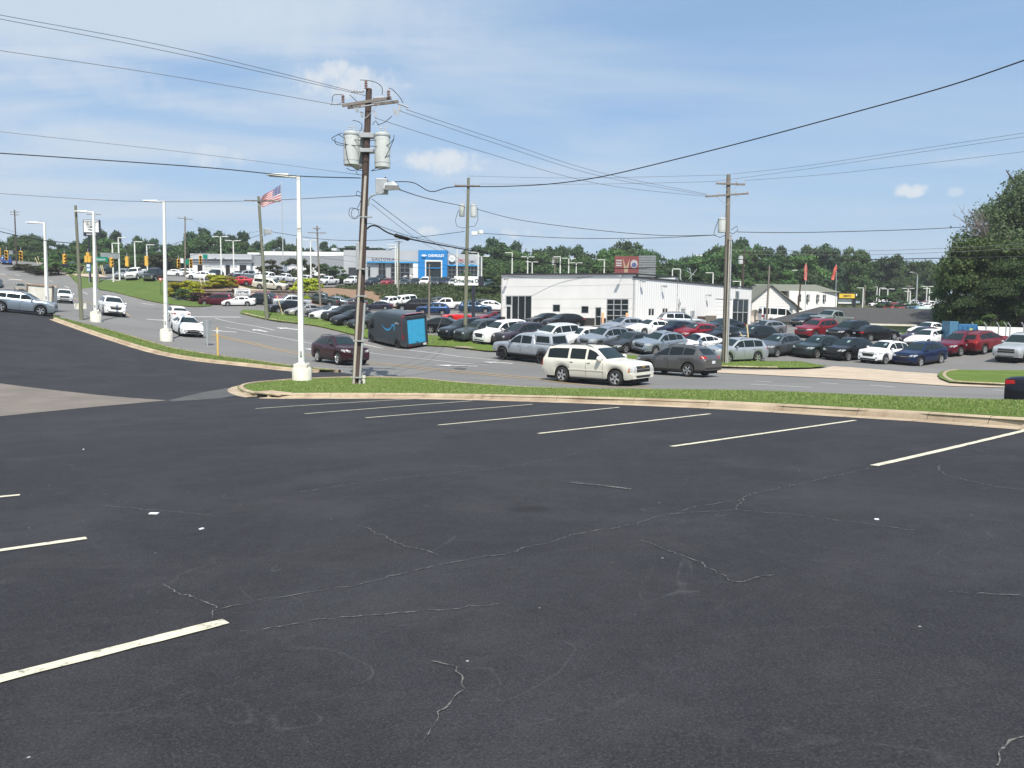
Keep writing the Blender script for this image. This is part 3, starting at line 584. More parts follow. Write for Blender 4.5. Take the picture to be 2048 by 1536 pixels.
    def decal(name,poly,axis,mt,off=.006,both=False,par=None,step=.09,thick=0):
        """project a 2D outline onto the body: axis 'F','B' use (y,z); 'S' uses (s,z); 'T' uses (s,y)"""
        if not lod: step*=1.8
        poly=dens(poly,step); P=np.array(poly); x0,y0=P.min(0); x1,y1=P.max(0)
        gx,gy=np.meshgrid(np.arange(x0+step/2,x1,step),np.arange(y0+step/2,y1,step)); q=np.stack([gx.ravel(),gy.ravel()],1); q=q[pip(q,poly)] if len(q) else q
        vs=[Vector(p) for p in poly]+[Vector(p) for p in q]; n=len(poly)
        rr=geometry.delaunay_2d_cdt(vs,[(i,(i+1)%n) for i in range(n)],[],1,1e-6)
        out=[]
        for sg in ((1,-1) if both else (1,)):
            ok=[]; V_=[]
            for v in rr[0]:
                if axis=='F': o_,d=Vector((L,v.x*sg,v.y)),Vector((-1,0,0))
                elif axis=='B': o_,d=Vector((-L,v.x*sg,v.y)),Vector((1,0,0))
                elif axis=='S': o_,d=Vector((L/2-v.x,3*sg,v.y)),Vector((0,-sg,0))
                else: o_,d=Vector((L/2-v.x,v.y*sg,4)),Vector((0,0,-1))
                h=bv.ray_cast(o_,d)
                if h[0] is not None and ((axis=='F' and h[0].x<L/2-.62) or (axis=='B' and h[0].x>-L/2+.62+(.5 if z_ok else 0))): h=(None,)
                if h[0] is None: ok.append(False); V_.append((0,0,0)); continue
                nn=h[1]; nn=nn if nn.dot(d)<0 else -nn
                V_.append(tuple(h[0]+nn*off)); ok.append(True)
            fs=[tuple(f) for f in rr[2] if all(ok[i] for i in f)]
            if not fs: continue
            me=bpy.data.meshes.new(name); me.from_pydata(V_,[],fs); 
            bm=bmesh.new(); bm.from_mesh(me); bmesh.ops.delete(bm,geom=[v for v in bm.verts if not v.link_faces],context='VERTS'); bmesh.ops.recalc_face_normals(bm,faces=bm.faces[:])
            ax={'F':Vector((1,0,0)),'B':Vector((-1,0,0)),'S':Vector((0,sg,0)),'T':Vector((0,0,1))}[axis]
            if sum((f.normal*f.calc_area() for f in bm.faces),Vector()).dot(ax)<0: bmesh.ops.reverse_faces(bm,faces=bm.faces[:])
            bm.to_mesh(me); bm.free(); me.shade_smooth(); me.materials.append(mt if mt else M_UND)
            parts.append((name,me,mt,par,None)); out.append(me)
        return out
    # windows
    for (a,b_) in S['win']:
        N_=9; ss=np.linspace(a,b_,N_); lo=[(s,belt(s)+.035) for s in ss]; hi=[]
        for s in ss:
            z=min(top(s)-(.125 if not sq else .16),Hh-.125); hi.append((s,max(z,belt(s)+.05)))
        decal('window',lo+hi[::-1],'S',M_GLASS,.007,True)
    hwc=lambda s:(1-cab(s))*hw(s)*.90+cab(s)*S['rw']
    if S['ws']:
        a,b_=S['ws']; ss=np.linspace(a,b_,7); l=[(s,hwc(s)-.07-.02*i/6) for i,s in enumerate(ss)]; decal('windshield',l+[(s,-y) for s,y in l[::-1]],'T',M_WSH,.007)
    if S['rg']:
        a,b_=S['rg']
        if S['rear'] in('notch','hatch','pickup'):
            ss=np.linspace(a,b_,6); l=[(s,hwc(s)-(.09 if S['rear']!='pickup' else .12)) for s in ss]; decal('rear_window',l+[(s,-y) for s,y in l[::-1]],'T',M_GLASS,.007)
        else: decal('rear_window',[(-S['rw']*.98,a),(S['rw']*.98,a),(S['rw']*.86,b_),(-S['rw']*.86,b_)],'B',M_GLASS,.007)
    # lights, grille, plates
    w0=hw(.1); zh=top(.08); sty=S.get('style') or kw.get('style') or 'a'
    big=kind in('pickup','suv_xl')
    if kind=='roadster':
        decal('headlight',[(.42,.52),(w0*.97,.54),(w0*.97,.62),(.5,.64)],'F',M_HL,.006,True); decal('grille',[(-.35,.28),(.35,.28),(.28,.42),(-.28,.42)],'F',M_TRIM)
    elif big:
        decal('headlight',[(w0-.33,zh-.36),(w0*1.06,zh-.36),(w0*1.06,zh-.06),(w0-.34,zh-.08)],'F',M_HL,.008,True)
        decal('grille',[(-w0+.37,zh-.35),(w0-.37,zh-.35),(w0-.37,zh-.22),(-w0+.37,zh-.22)],'F',M_TRIM,.008); decal('grille',[(-w0+.37,zh-.19),(w0-.37,zh-.19),(w0-.37,zh-.06),(-w0+.37,zh-.06)],'F',M_TRIM,.008)
        decal('chrome_bar',[(-w0+.37,zh-.22),(w0-.37,zh-.22),(w0-.37,zh-.19),(-w0+.37,zh-.19)],'F',M_CHR,.014)
        decal('lower_grille',[(-.55,.44),(.55,.44),(.62,.54),(-.62,.54)],'F',M_TRIM,.008)
        decal('front_bumper' ,[(-w0*1.02,.56),(w0*1.02,.56),(w0*1.02,.70),(-w0*1.02,.70)],'F',M_CHR if kind=='pickup' else None,.012)
    else:
        zc=zh-.10
        decal('headlight',[(w0*.62,zc-.10),(w0*1.10,zc-.03),(w0*1.14,zc+.09),(w0*.80,zc+.06),(w0*.58,zc-.01)],'F',M_HL,.007,True)
        decal('grille',[(-w0*.46,zc-.27),(w0*.46,zc-.27),(w0*.60,zc-.04),(w0*.54,zc+.045),(-w0*.54,zc+.045),(-w0*.60,zc-.04)],'F',M_TRIM,.007)
        if lod: decal('chrome_bar',[(-w0*.50,zc-.10),(w0*.50,zc-.10),(w0*.52,zc-.07),(-w0*.52,zc-.07)],'F',M_CHR,.012)
        decal('lower_grille',[(-w0*.86,S['sill']+.03),(w0*.86,S['sill']+.03),(w0*.70,S['sill']+.19),(-w0*.70,S['sill']+.19)],'F',M_TRIM,.007)
        if lod: decal('fog_light',[(w0*.72,S['sill']+.22),(w0*.98,S['sill']+.22),(w0*.98,S['sill']+.31),(w0*.78,S['sill']+.31)],'F',M_TRIM,.007,True)
    zr=belt(L); we=hw(L-.1)
    if S['rear']=='pickup': decal('taillight',[(we-.17,.84),(we*1.06,.84),(we*1.06,1.22),(we-.17,1.22)],'B',M_TL,.007,True)
    elif S['rear']=='suv' and kind!='minivan' and sq: decal('taillight',[(we-.16,.85),(we*1.06,.85),(we*1.06,1.22),(we-.16,1.22)],'B',M_TL,.007,True)
    else: decal('taillight',[(we*.60,zr-.17),(we*1.10,zr-.20),(we*1.12,zr-.04),(we*.66,zr-.06)],'B',M_TL,.007,True)
    if S.get('bed') is None and kind!='roadster' : decal('license_plate',[(-.16,.72),(.16,.72),(.16,.87),(-.16,.87)],'B',M_PLATE,.01)
    elif S.get('bed'): decal('license_plate',[(-.16,.55),(.16,.55),(.16,.68),(-.16,.68)],'B',M_PLATE,.01); 
    if big and lod: decal('rear_bumper',[(-we,.50),(we,.50),(we,.70),(-we,.70)],'B',M_CHR if kind=='pickup' else None,.008)
    if kind not in('roadster',):
        tz0,tz1=((.84,1.22) if big or S['rear']=='pickup' else ((.85,1.22) if sq else (zr-.19,zr-.05)))
        decal('taillight',[(L-.30 if not big else L-.13,tz0+.03),(L-.015,tz0),(L-.015,tz1),(L-(.26 if not big else .14),tz1)],'S',M_TL,.009,True)
        if lod and not big: decal('headlight',[(.05,zh-.19),(.12,zh-.19),(.42,zh-.08),(.44,zh-.03),(.10,zh-.06)],'S',M_HL,.009,True)
        if kind=='suv_xl': decal('headlight',[(.0,zh-.34),(.20,zh-.34),(.18,zh-.09),(.0,zh-.09)],'S',M_HL,.009,True); decal('turn_signal',[(.13,zh-.33),(.22,zh-.33),(.20,zh-.16),(.13,zh-.16)],'S',M_AMB,.012,True)
    if big and lod:
        for sg in(1,-1): parts.append(('running_board',MB().box((L/2-(w1+w2)/2,sg*(W/2-.09),S['sill']-.03),(wb-2*ra-.1,.16,.07)).mesh('running_board'),M_TRIM,None,None))
    if S.get('clad'):
        for a,b_ in ((.0,w1-ra),(w1+ra,w2-ra),(w2+ra,L)):
            a+=.03;b_-=.03; ss=np.linspace(a,b_,5); decal('lower_cladding',[(s,bot(s)+.005) for s in ss]+[(s,max(bot(s)+.03,S['sill']+.13)) for s in ss[::-1]],'S',M_TRIM,.008,True)
        decal('lower_cladding',[(-we*.95,S['sill']+.14),(we*.95,S['sill']+.14),(we*.95,.52),(-we*.95,.52)],'B',M_TRIM,.008)
    if lod and S['win']:
        # door gaps, handles
        seams=[S['win'][0][0]-.02]+[(S['win'][i][1]+S['win'][i+1][0])/2 for i in range(min(2,len(S['win'])-1))]
        if len(S['win'])>=2: 
            if len(seams)<3 and kind=='pickup': seams.append(S['win'][1][1]+.08)
        g_=.009
        for i,s0 in enumerate(seams):
            s0=min(max(s0,w1+ra+.05),w2-ra*.2); z0=max(bot(s0-.02),bot(s0+.02))+.06
            decal('door_gap',[(s0-g_,z0),(s0+g_,z0),(s0+g_,belt(s0)-.01),(s0-g_,belt(s0)-.01)],'S',M_SEAM,.004,True,step=.12)
        hm=None
        for k_ in range(min(2,len(S['win']))):
            b_=S['win'][k_][1]-.12; z0=belt(b_)-.13; mbh=MB()
            for sg in (1,-1):
                h=bv.ray_cast(Vector((L/2-b_,3*sg,z0)),Vector((0,-sg,0)))
                if h[0]: parts.append(('door_handle',MB().box((h[0].x,h[0].y+sg*.012,z0),(.19,.035,.032)).mesh('door_handle'),M_CHR if big else None,None,None))
    if S['win']:
        sm=S['win'][0][0]+.16
        for sg in (1,-1):
            h=bv.ray_cast(Vector((L/2-sm,3*sg,belt(sm)+.07)),Vector((0,-sg,0))); y=(h[0].y if h[0] else sg*W*.45)
            mm=MB().lathe([(.0,-.10),(.07,-.085),(.10,-.03),(.105,.03),(.085,.085),(.0,.10)],(L/2-sm+.02,y+sg*.14,belt(sm)+.09),10,'Y'); mm.v=[((v[0]-(L/2-sm+.02))*(.7 if not big else .8)+(L/2-sm+.02),v[1],(v[2]-belt(sm)-.09)*(.72 if not big else 1.05)+belt(sm)+.09) for v in mm.v]
            k_=1.45 if kind=='suv_xl' else 1.0; c_=(L/2-sm+.02,y+sg*.14,belt(sm)+.09); mm.v=[tuple(c_[i]+(v[i]-c_[i])*k_ for i in range(3)) for v in mm.v]; me=mm.mesh('mirror',True,60); me.materials.append(M_UND); parts.append(('mirror',me,None,None,None))
    if S.get('rails') and lod:
        for sg in (1,-1):
            ss=np.linspace(S['win'][0][1]-.2,S['win'][-1][1]-.1,8); pts=[Vector((L/2-s,sg*(hwc(s)*.93),top(s)-.02+(.055 if 0<i<7 else 0))) for i,s in enumerate(ss)]
            me=MB().tube(pts,.018,6).mesh('roof_rail',True); me.materials.append(M_TRIM); parts.append(('roof_rail',me,M_TRIM,None,None))
    # cars seen with dealer stickers behind the glass
    und=MB().box((0,0,(.17+belt(0)*.75)/2+.02),(L-.30,W-.62,belt(0)*.75-.15)).box((L/2-w1,0,r+.08),(ra*2.1,W-.66,ra*1.2)).box((L/2-w2,0,r+.08),(ra*2.1,W-.66,ra*1.2)).box(((L/2-w1+L/2-w2)/2,0,S['sill']+.06),(wb-2*ra-.02,W*.9,.1)).mesh('underbody'); und.materials.append(M_UND)
    parts.append(('underbody',und,M_UND,None,None))
    # wheels
    n=24 if lod else 14; tw=.115
    ty=MB(); prof=[(r*.71,-tw),(r*.93,-tw),(r,-tw*.72),(r,tw*.72),(r*.93,tw),(r*.71,tw),(r*.69,tw*.6),(r*.69,-tw*.6)]
    base=0
    for k,(rr_,z) in enumerate(prof):
        for j in range(n):
            a=2*math.pi*j/n; ty.v.append((rr_*math.cos(a),z,rr_*math.sin(a)))
    for k in range(len(prof)):
        for j in range(n): ty.f.append((k*n+j,k*n+(j+1)%n,((k+1)%len(prof))*n+(j+1)%n,((k+1)%len(prof))*n+j))
    tyre=ty.mesh('tyre',True,45); tyre.materials.append(M_TYRE)
    rm=MB(); R0=r*.71
    pr=[(R0,tw*.85),(R0*.94,tw*.9),(R0*.90,tw*.5),(R0*.88,-tw*.5)]
    for k,(rr_,z) in enumerate(pr):
        for j in range(n): a=2*math.pi*j/n; rm.v.append((rr_*math.cos(a),z,rr_*math.sin(a)))
    for k in range(len(pr)-1):
        for j in range(n): rm.f.append((k*n+j,k*n+(j+1)%n,(k+1)*n+(j+1)%n,(k+1)*n+j))
    ns=kw.get('spokes',5)
    for j in range(ns):
        a=2*math.pi*j/ns; ca,sa=math.cos(a),math.sin(a)
        def pt(rr_,t,y): return (rr_*ca-t*sa,y,rr_*sa+t*ca)
        wi,wo=R0*.17,R0*(.20 if ns<7 else .10)
        rm.hexa([pt(R0*.12,-wi,tw*.55),pt(R0*.93,-wo,tw*.55),pt(R0*.93,wo,tw*.55),pt(R0*.12,wi,tw*.55),pt(R0*.12,-wi,tw*.80),pt(R0*.93,-wo*.8,tw*.86),pt(R0*.93,wo*.8,tw*.86),pt(R0*.12,wi,tw*.80)])
    rim=rm.mesh('rim',True,30); rim.materials.append(M_RIM)
    hub=MB().lathe([(0,-tw*.5),(R0*.87,-tw*.5),(R0*.87,tw*.1),(0,tw*.1)],n=n,axis='Y').lathe([(0,tw*.5),(R0*.2,tw*.6),(R0*.16,tw*.88),(0,tw*.9)],n=10,axis='Y').mesh('brake_disc'); hub.materials.append(M_UND)
    C_=Car(); C_.parts=parts; C_.body=body; C_.tyre=tyre; C_.rim=rim; C_.hub=hub; C_.S=S; C_.wpos=[(L/2-w,sg*(W/2-.125),r) for w in(w1,w2) for sg in(1,-1)]; C_.lod=lod; C_.top=top; C_.belt=belt; C_.bv=bv; C_.decal=decal; C_.hw=hw
    # hazy guard: give each paint-slot mesh one material slot
    for nme,me,mt,_,_2 in parts:
        if len(me.materials)==0: me.materials.append(mt or M_UND)
    PC[key]=C_; return C_
def ground_matrix(x,y,ang,dz=0):
    e=.9; z=HH([(x,y),(x+e,y),(x-e,y),(x,y+e),(x,y-e)]); n=Vector((-(z[1]-z[2])/(2*e),-(z[3]-z[4])/(2*e),1)).normalized()
    f=Vector((math.cos(R(ang)),math.sin(R(ang)),0)); f=(f-n*f.dot(n)).normalized(); l=n.cross(f)
    return Matrix(((f.x,l.x,n.x,x),(f.y,l.y,n.y,y),(f.z,l.z,n.z,float(z[0])+dz),(0,0,0,1)))
PAINT={}
def place(xc,yb,Lc,Wc,ang,x0=None,lock=None):
    """ground point whose footprint is centred on column xc and touches row yb"""
    p=g(xc,yb-3,6,260); p=Vector((p.x,p.y)); f=Vector((math.cos(R(ang)),math.sin(R(ang)))); l=Vector((-f.y,f.x))
    for _ in range(14):
        cs=[p+f*a*Lc/2+l*b*Wc/2*.9 for a in(-.82,.82) for b in(-1,1)]; Z=HH([tuple(c) for c in cs]); P=[proj((c.x,c.y,z)) for c,z in zip(cs,Z)]
        cf=[p+f*a*Lc/2+l*b*Wc/2 for a in(-1,1) for b in(-1,1)]; Zf=HH([tuple(c) for c in cf]); Pf=[proj((c.x,c.y,z+.6)) for c,z in zip(cf,Zf)]
        ex=xc-(min(q[0] for q in Pf)+max(q[0] for q in Pf))/2; ey=yb-max(q[1] for q in P); d=p.length
        dd=-ey*d*d/FPX/3.0 if d<400 else 0
        dd=max(-4,min(4,dd)); u=p/d
        p=p+u*dd*.7; t=Vector((u.y,-u.x)); p=p+t*(ex*p.length/FPX)
    return p
NCAR=[0]
def car(kind,xc,yb,ang,col,label,cat,group=None,lod=1,name=None,metal=0.,rimdark=False,at=None,sticker=False,**kw):
    C_=make_proto(kind,lod,**kw); S=C_.S
    p=place(xc,yb,S['L'],S['W'],ang) if at is None else Vector(at)
    nm=name or {'sedan':'sedan','hatch':'hatchback','suv':'crossover_car','suv_mid':'suv_car','suv_xl':'large_suv','pickup':'pickup_truck','van':'passenger_van','minivan':'minivan','roadster':'convertible_car'}[kind]
    t=thing(nm,label,cat,(0,0,0),0,group); t.matrix_world=ground_matrix(p.x,p.y,ang,.008)
    pm=paint('%.3f_%.3f_%.3f'%col,col,metal)
    inst('body',C_.body,t,pm)
    for nme,me,mt,_,_2 in C_.parts: inst(nme,me,t,mt or pm)
    for i,wp in enumerate(C_.wpos):
        o=bpy.data.objects.new('wheel',C_.tyre) ; COL.objects.link(o); o.parent=t; o.location=wp; rz=0 if wp[1]>0 else math.pi; o.rotation_euler=(0,0,rz)
        q=inst('rim',C_.rim,o,M_RIMD if rimdark else M_RIM); 
        inst('brake_disc',C_.hub,o,M_UND)
        q.rotation_euler=(0,random.uniform(0,6),0)
    if sticker:
        s0=S['ws'][0]+.42*(S['ws'][1]-S['ws'][0])
        mm=MB(); a,b_=s0,s0+.24; y0=.22
        P=[]
        for s,y in ((a,y0),(a,y0+.20),(b_,y0+.19),(b_,y0)):
            P.append((S['L']/2-s,y,C_.top(s)+.012))
        mm.poly(P); mm.build('window_sticker',mat('sticker_pale',(.30,.38,.40),.5),t)
    NCAR[0]+=1; t['_p']=0; del t['_p']
    return t,C_,p
WHT=(.80,.80,.79); BLK=(.012,.012,.014); SIL=(.42,.44,.46); GRY=(.13,.135,.14); CHAR=(.05,.055,.06); BLU=(.012,.03,.10); RED=(.28,.012,.018); MAR=(.055,.010,.018); CREAM=(.70,.68,.59)
# ---- moving on the road
sub,SC_,_=car('suv_xl',1196,773,-43,CREAM,'cream white long suv with a roof rack driving to the right on the near lanes','suv',metal=.1)
C_=SC_
for y in(-.12,.12): pass
inst('grille_emblem',MB().box((C_.S['L']/2+.005,0,.955),(.03,.22,.07)).box((C_.S['L']/2+.006,0,.955),(.03,.10,.10)).mesh('grille_emblem'),sub,None).data.materials.append(mat('gold_emblem',(.6,.4,.12),.3,.8,var=0))
for sg in(1,-1):
    mbx=MB().box((.1,sg*1.0,.72),(2.2,.03,.05)); o=inst('side_moulding',mbx.mesh('side_moulding'),sub); o.data.materials.append(paint('%.3f_%.3f_%.3f'%CREAM,CREAM,.1))
for s in (2.9,3.9): o=inst('roof_bar',MB().tube([(C_.S['L']/2-s,-.7,1.94),(C_.S['L']/2-s,-.62,1.985),(C_.S['L']/2-s,.62,1.985),(C_.S['L']/2-s,.7,1.94)],.028,6).mesh('roof_bar',True),sub); o.data.materials.append(M_TRIM)
car('suv',1357,755,133,(.16,.155,.15),'brownish grey crossover seen from behind on the road, partly behind the cream suv','crossover',metal=.7)
crv,_,_=car('suv',681,731,-51,(.045,.008,.014),'dark maroon crossover driving between the nearest lamp post and the big wooden pole','crossover',metal=.4)
tac,C_,_=car('pickup',1062,729,136,(.42,.45,.48),'lifted silver pickup with a canopy over its bed and black wheels','pickup truck',metal=.5,rimdark=True,L=5.5,W=1.9,H=1.92,r=.43,sill=.54)
# canopy (camper shell) of the silver pickup
def shell():
    L=C_.S['L']; a,b=L/2-3.93,L/2-5.42; w=.86; z0,z1=1.28,1.90; mbx=MB()
    mbx.hexa([(b,-w,z0),(a,-w,z0),(a,w,z0),(b,w,z0),(b+.20,-w*.88,z1),(a,-w*.88,z1),(a,w*.88,z1),(b+.20,w*.88,z1)])
    me=mbx.mesh('canopy',True,30); o=inst('canopy',me,tac); me.materials.append(paint('%.3f_%.3f_%.3f'%(.42,.45,.48),(.42,.45,.48),.5)); bv=o.modifiers.new('b','BEVEL'); bv.width=.05; bv.segments=3
    for sg in(1,-1):
        m2=MB(); f=lambda x,z:(x,sg*(w-(z-z0)/(z1-z0)*w*.12+.012),z); m2.poly([f(a-.10,1.40),f(b+.22,1.40),f(b+.32,1.80),f(a-.10,1.80)]); i=inst('window',m2.mesh('window'),o); i.data.materials.append(M_GLASS)
    m2=MB(); f=lambda y,z:(b+(z-z0)/(z1-z0)*.20-.014,y,z); m2.poly([f(-.68,1.36),f(.68,1.36),f(.62,1.82),f(-.62,1.82)]); i=inst('rear_window',m2.mesh('rear_window'),o); i.data.materials.append(M_GLASS)
shell()
car('sedan',374,675,-56,WHT,'white sedan coming down the road, in front of the other white sedan','sedan',rimdark=True)
car('sedan',353,645,124,WHT,'white sedan seen from behind, waiting at the stop line past the second lamp post','sedan')
car('suv_mid',223,635,-55,WHT,'white suv coming down the road beside the third lamp post','suv')
car('pickup',128,608,-59,WHT,'white pickup truck coming down the road beside the white trailer','pickup truck',lod=1)
car('sedan',41,585,-55,(.36,.31,.23),'tan sedan coming down the hill at the far left of the road','sedan',metal=.5,L=4.5,W=1.72)
car('pickup',12,531,128,(.03,.10,.32),'blue pickup truck at the very top of the hill on the left','pickup truck',lod=0)
car('sedan',-8,575,-58,(.02,.04,.05),'dark sedan on the hill cut by the left edge of the photo','sedan',lod=0)
out_,_,_=car('suv_mid',42,633,20,(.30,.36,.42),'pale blue grey wagon with black cladding parked at the left edge of the lot','wagon',metal=.6,H=1.68,W=1.88,clad=1,L=4.86)
car('sedan',0,0,-39.5,(.006,.006,.012),'black sedan whose red taillight shows behind the near grass at the right edge','sedan',lod=1,at=(18.2,24.0))
# ---- parked rows across the road.  (kind, xc, yb, ang, colour, metal, label, sticker)
GP='cars parked in the lot across the road'
P=[
# front row, left to right
('suv',572,629,222,BLK,.3,'black crossover at the left end of the front row on the grass island',0),
('sedan',612,634,222,(.45,.43,.40),.5,'beige silver sedan second in the front row beside the island',0),
('sedan',655,636,222,(.04,.04,.05),.4,'dark grey sedan just right of the lamp post in the front row',0),
('sedan',664,640,222,WHT,0,'white sedan between dark cars left of the big wooden pole',0),
('suv',690,645,222,(.02,.02,.022),.3,'black crossover half behind another left of the big wooden pole',0),
('hatch',706,650,222,BLK,.3,'black hatchback with bright rims next to the big wooden pole',0),
('sedan',745,655,222,(.035,.04,.04),.3,'dark sedan just behind the front of the delivery van',0),
('sedan',892,670,-6,BLK,.3,'black sedan parked side on right behind the delivery van',0),
('suv',930,679,220,(.02,.025,.035),.4,'black crossover with silver rims left of the wooden pole with two transformers',0),
('suv',962,682,220,(.08,.095,.10),.5,'dark grey green crossover beside the white one in the front row',0),
('suv_mid',1005,687,220,WHT,0,'white crossover behind the cab of the silver pickup',0),
('suv',1042,689,220,(.05,.04,.055),.4,'dark plum crossover behind the silver pickup',0),
('suv_mid',1108,694,220,(.62,.64,.65),.3,'white suv roof showing over the canopy of the silver pickup',0),
('hatch',1163,692,220,(.66,.67,.67),.2,'white hatchback behind the tail of the silver pickup',0),
('suv',1209,698,220,(.36,.39,.43),.6,'silver blue crossover behind the roof of the cream suv',0),
('sedan',1260,702,220,CHAR,.4,'charcoal sedan above the hood of the cream suv',0),
('suv',1318,711,218,(.34,.39,.44),.6,'light blue grey crossover showing its front behind the grey brown crossover',0),
('sedan',1393,704,216,WHT,0,'white sedan roof just behind the grey brown crossover',0),
('suv_mid',1470,727,207,(.42,.45,.48),.6,'silver crossover parked side on behind the wooden pole on the grass tip',0),
('suv',1556,711,218,(.14,.155,.17),.6,'steel grey crossover first of the right hand front row',1),
('suv',1635,718,216,(.035,.055,.052),.5,'dark green crossover wagon in the right hand front row',1),
('suv',1696,723,216,BLK,.3,'black crossover with a silver slotted grille in the right hand front row',1),
('suv',1769,729,215,WHT,0,'white crossover with a dark grille in the right hand front row',1),
('suv',1840,733,213,(.009,.022,.075),.4,'blue crossover at the right end of the right hand front row',0),
# second row
('roadster',915,644,200,(.55,.012,.010),0,'bright red open top sports car left of the wooden pole with two transformers',0),
('sedan',985,646,213,(.22,.02,.03),.4,'dark red sedan just right of the red sports car',0),
('hatch',1010,648,213,(.012,.018,.06),.4,'navy hatchback in front of the white building',0),
('sedan',1052,650,213,WHT,0,'white compact sedan in the row in front of the white building',0),
('sedan',1090,654,213,BLK,.2,'black sedan between the white compact and the black hatchback',0),
('hatch',1126,658,212,BLK,.2,'black hatchback at the end of the row in front of the white building',0),
('hatch',1246,670,212,(.42,.44,.48),.6,'silver hatchback beside the orange post by the glass garage door',0),
('sedan',1300,674,212,WHT,0,'white compact sedan in the row below the striped white wall',0),
('hatch',1347,676,212,(.012,.014,.04),.4,'navy hatchback between the white compact and the red hatchback',0),
('hatch',1392,682,211,(.26,.012,.022),.3,'crimson hatchback in the row below the striped white wall',1),
('sedan',1448,686,210,(.02,.022,.028),.4,'black sedan just left of the wooden pole on the grass tip',1),
('suv',1507,690,210,(.02,.024,.03),.4,'black crossover just right of the wooden pole on the grass tip',1),
('suv_mid',1362,661,5,(.40,.43,.46),.6,'silver wagon parked close to the striped white wall',0),
('sedan',1443,667,208,(.03,.04,.05),.4,'dark sedan before the brown wooden enclosure by the wall',0),
('hatch',1530,673,208,(.3,.32,.34),.6,'grey hatchback roof behind the black crossover right of the pole',0),
# right hand rear group
('suv_mid',1634,675,214,(.26,.02,.03),.3,'red three row suv behind the dark green wagon',0),
('suv_mid',1698,680,212,BLK,.3,'black suv with a chrome grille beside the black coupe',0),
('sedan',1750,681,20,BLK,.3,'black sedan facing away in front of the grey shingle roof',0),
('sedan',1855,676,214,WHT,0,'white sedan furthest back, left of the blue container',0),
('sedan',1845,689,214,(.055,.02,.04),.4,'dark plum sedan between two white sedans',0),
('sedan',1856,694,213,WHT,0,'white sedan just behind the blue crossover',0),
('suv',1922,709,210,(.17,.012,.028),.4,'dark red crossover facing the road in front of the blue container',0),
('suv',1968,706,28,(.22,.02,.025),.4,'red crossover facing away beside the white fence',0),
('pickup',2050,720,214,(.55,.57,.58),.5,'silver pickup truck cut by the right edge of the photo',0),
# lower lot, by the bank
('minivan',434,612,182,(.10,.010,.025),.4,'maroon minivan at the corner of the side street',0),
('sedan',478,614,190,WHT,0,'white sedan under the white warranty sign',0),
('suv_mid',515,614,182,(.015,.022,.03),.4,'blue black crossover under the wooden pole with the flag',0),
('suv',536,607,0,(.22,.015,.03),.3,'red crossover behind the dark blue one by the stone wall',0),
('pickup',583,615,205,(.50,.52,.54),.5,'silver pickup by the stone wall behind the black crossover',0),
('pickup',640,611,180,(.06,.08,.085),.4,'dark grey green pickup parked under the yellow shrubs',0),
('sedan',668,612,186,(.16,.19,.22),.5,'blue grey sedan under the juniper bank right of the lamp post',0),
('sedan',705,617,195,(.05,.05,.06),.4,'dark sedan touching the big wooden pole, in the row by the bank',0),
('sedan',755,621,182,(.02,.022,.04),.4,'dark navy sedan just above the delivery van',0),
('pickup',781,617,228,WHT,0,'white pickup nose out above the delivery van',0),
('suv_xl',804,618,230,WHT,0,'white suv between the white pickup and the black suv',0),
('suv_xl',830,623,182,BLK,.3,'long black suv above the rear of the delivery van',0),
('suv',866,632,184,(.015,.045,.12),.5,'dark blue crossover between the two thin poles',0),
('pickup',893,621,186,WHT,0,'white single cab pickup below the juniper bank',0),
('sedan',872,614,185,(.08,.09,.10),.4,'grey sedan half hidden by the white single cab pickup',0),
('suv_mid',950,629,3,(.03,.06,.11),.5,'blue suv right of the wooden pole with two transformers',0),
('suv',988,626,3,WHT,0,'white crossover by the corner of the white building',0),
('suv',975,622,3,(.1,.12,.12),.4,'grey crossover behind the white one at the building corner',0),
]
for k_,xc,yb,an,c_,me_,lb,stk in P:
    car(k_,xc,yb,an,c_,lb,'car' if k_ not in('pickup',) else 'pickup truck',GP,lod=1 if (yb>655 and xc>1150) else 0,metal=me_,sticker=bool(stk))
car('pickup',0,0,214,(.30,.33,.32),'silver green pickup truck in front of the grey shingle roof','pickup truck',GP,metal=.5,at=T(V(1662,650,87)))
car('hatch',0,0,214,(.025,.028,.035),'black hatchback next to the silver green pickup','car',GP,metal=.4,at=T(V(1614,650,87)))
GD='vehicles lined up on the upper dealer lot'
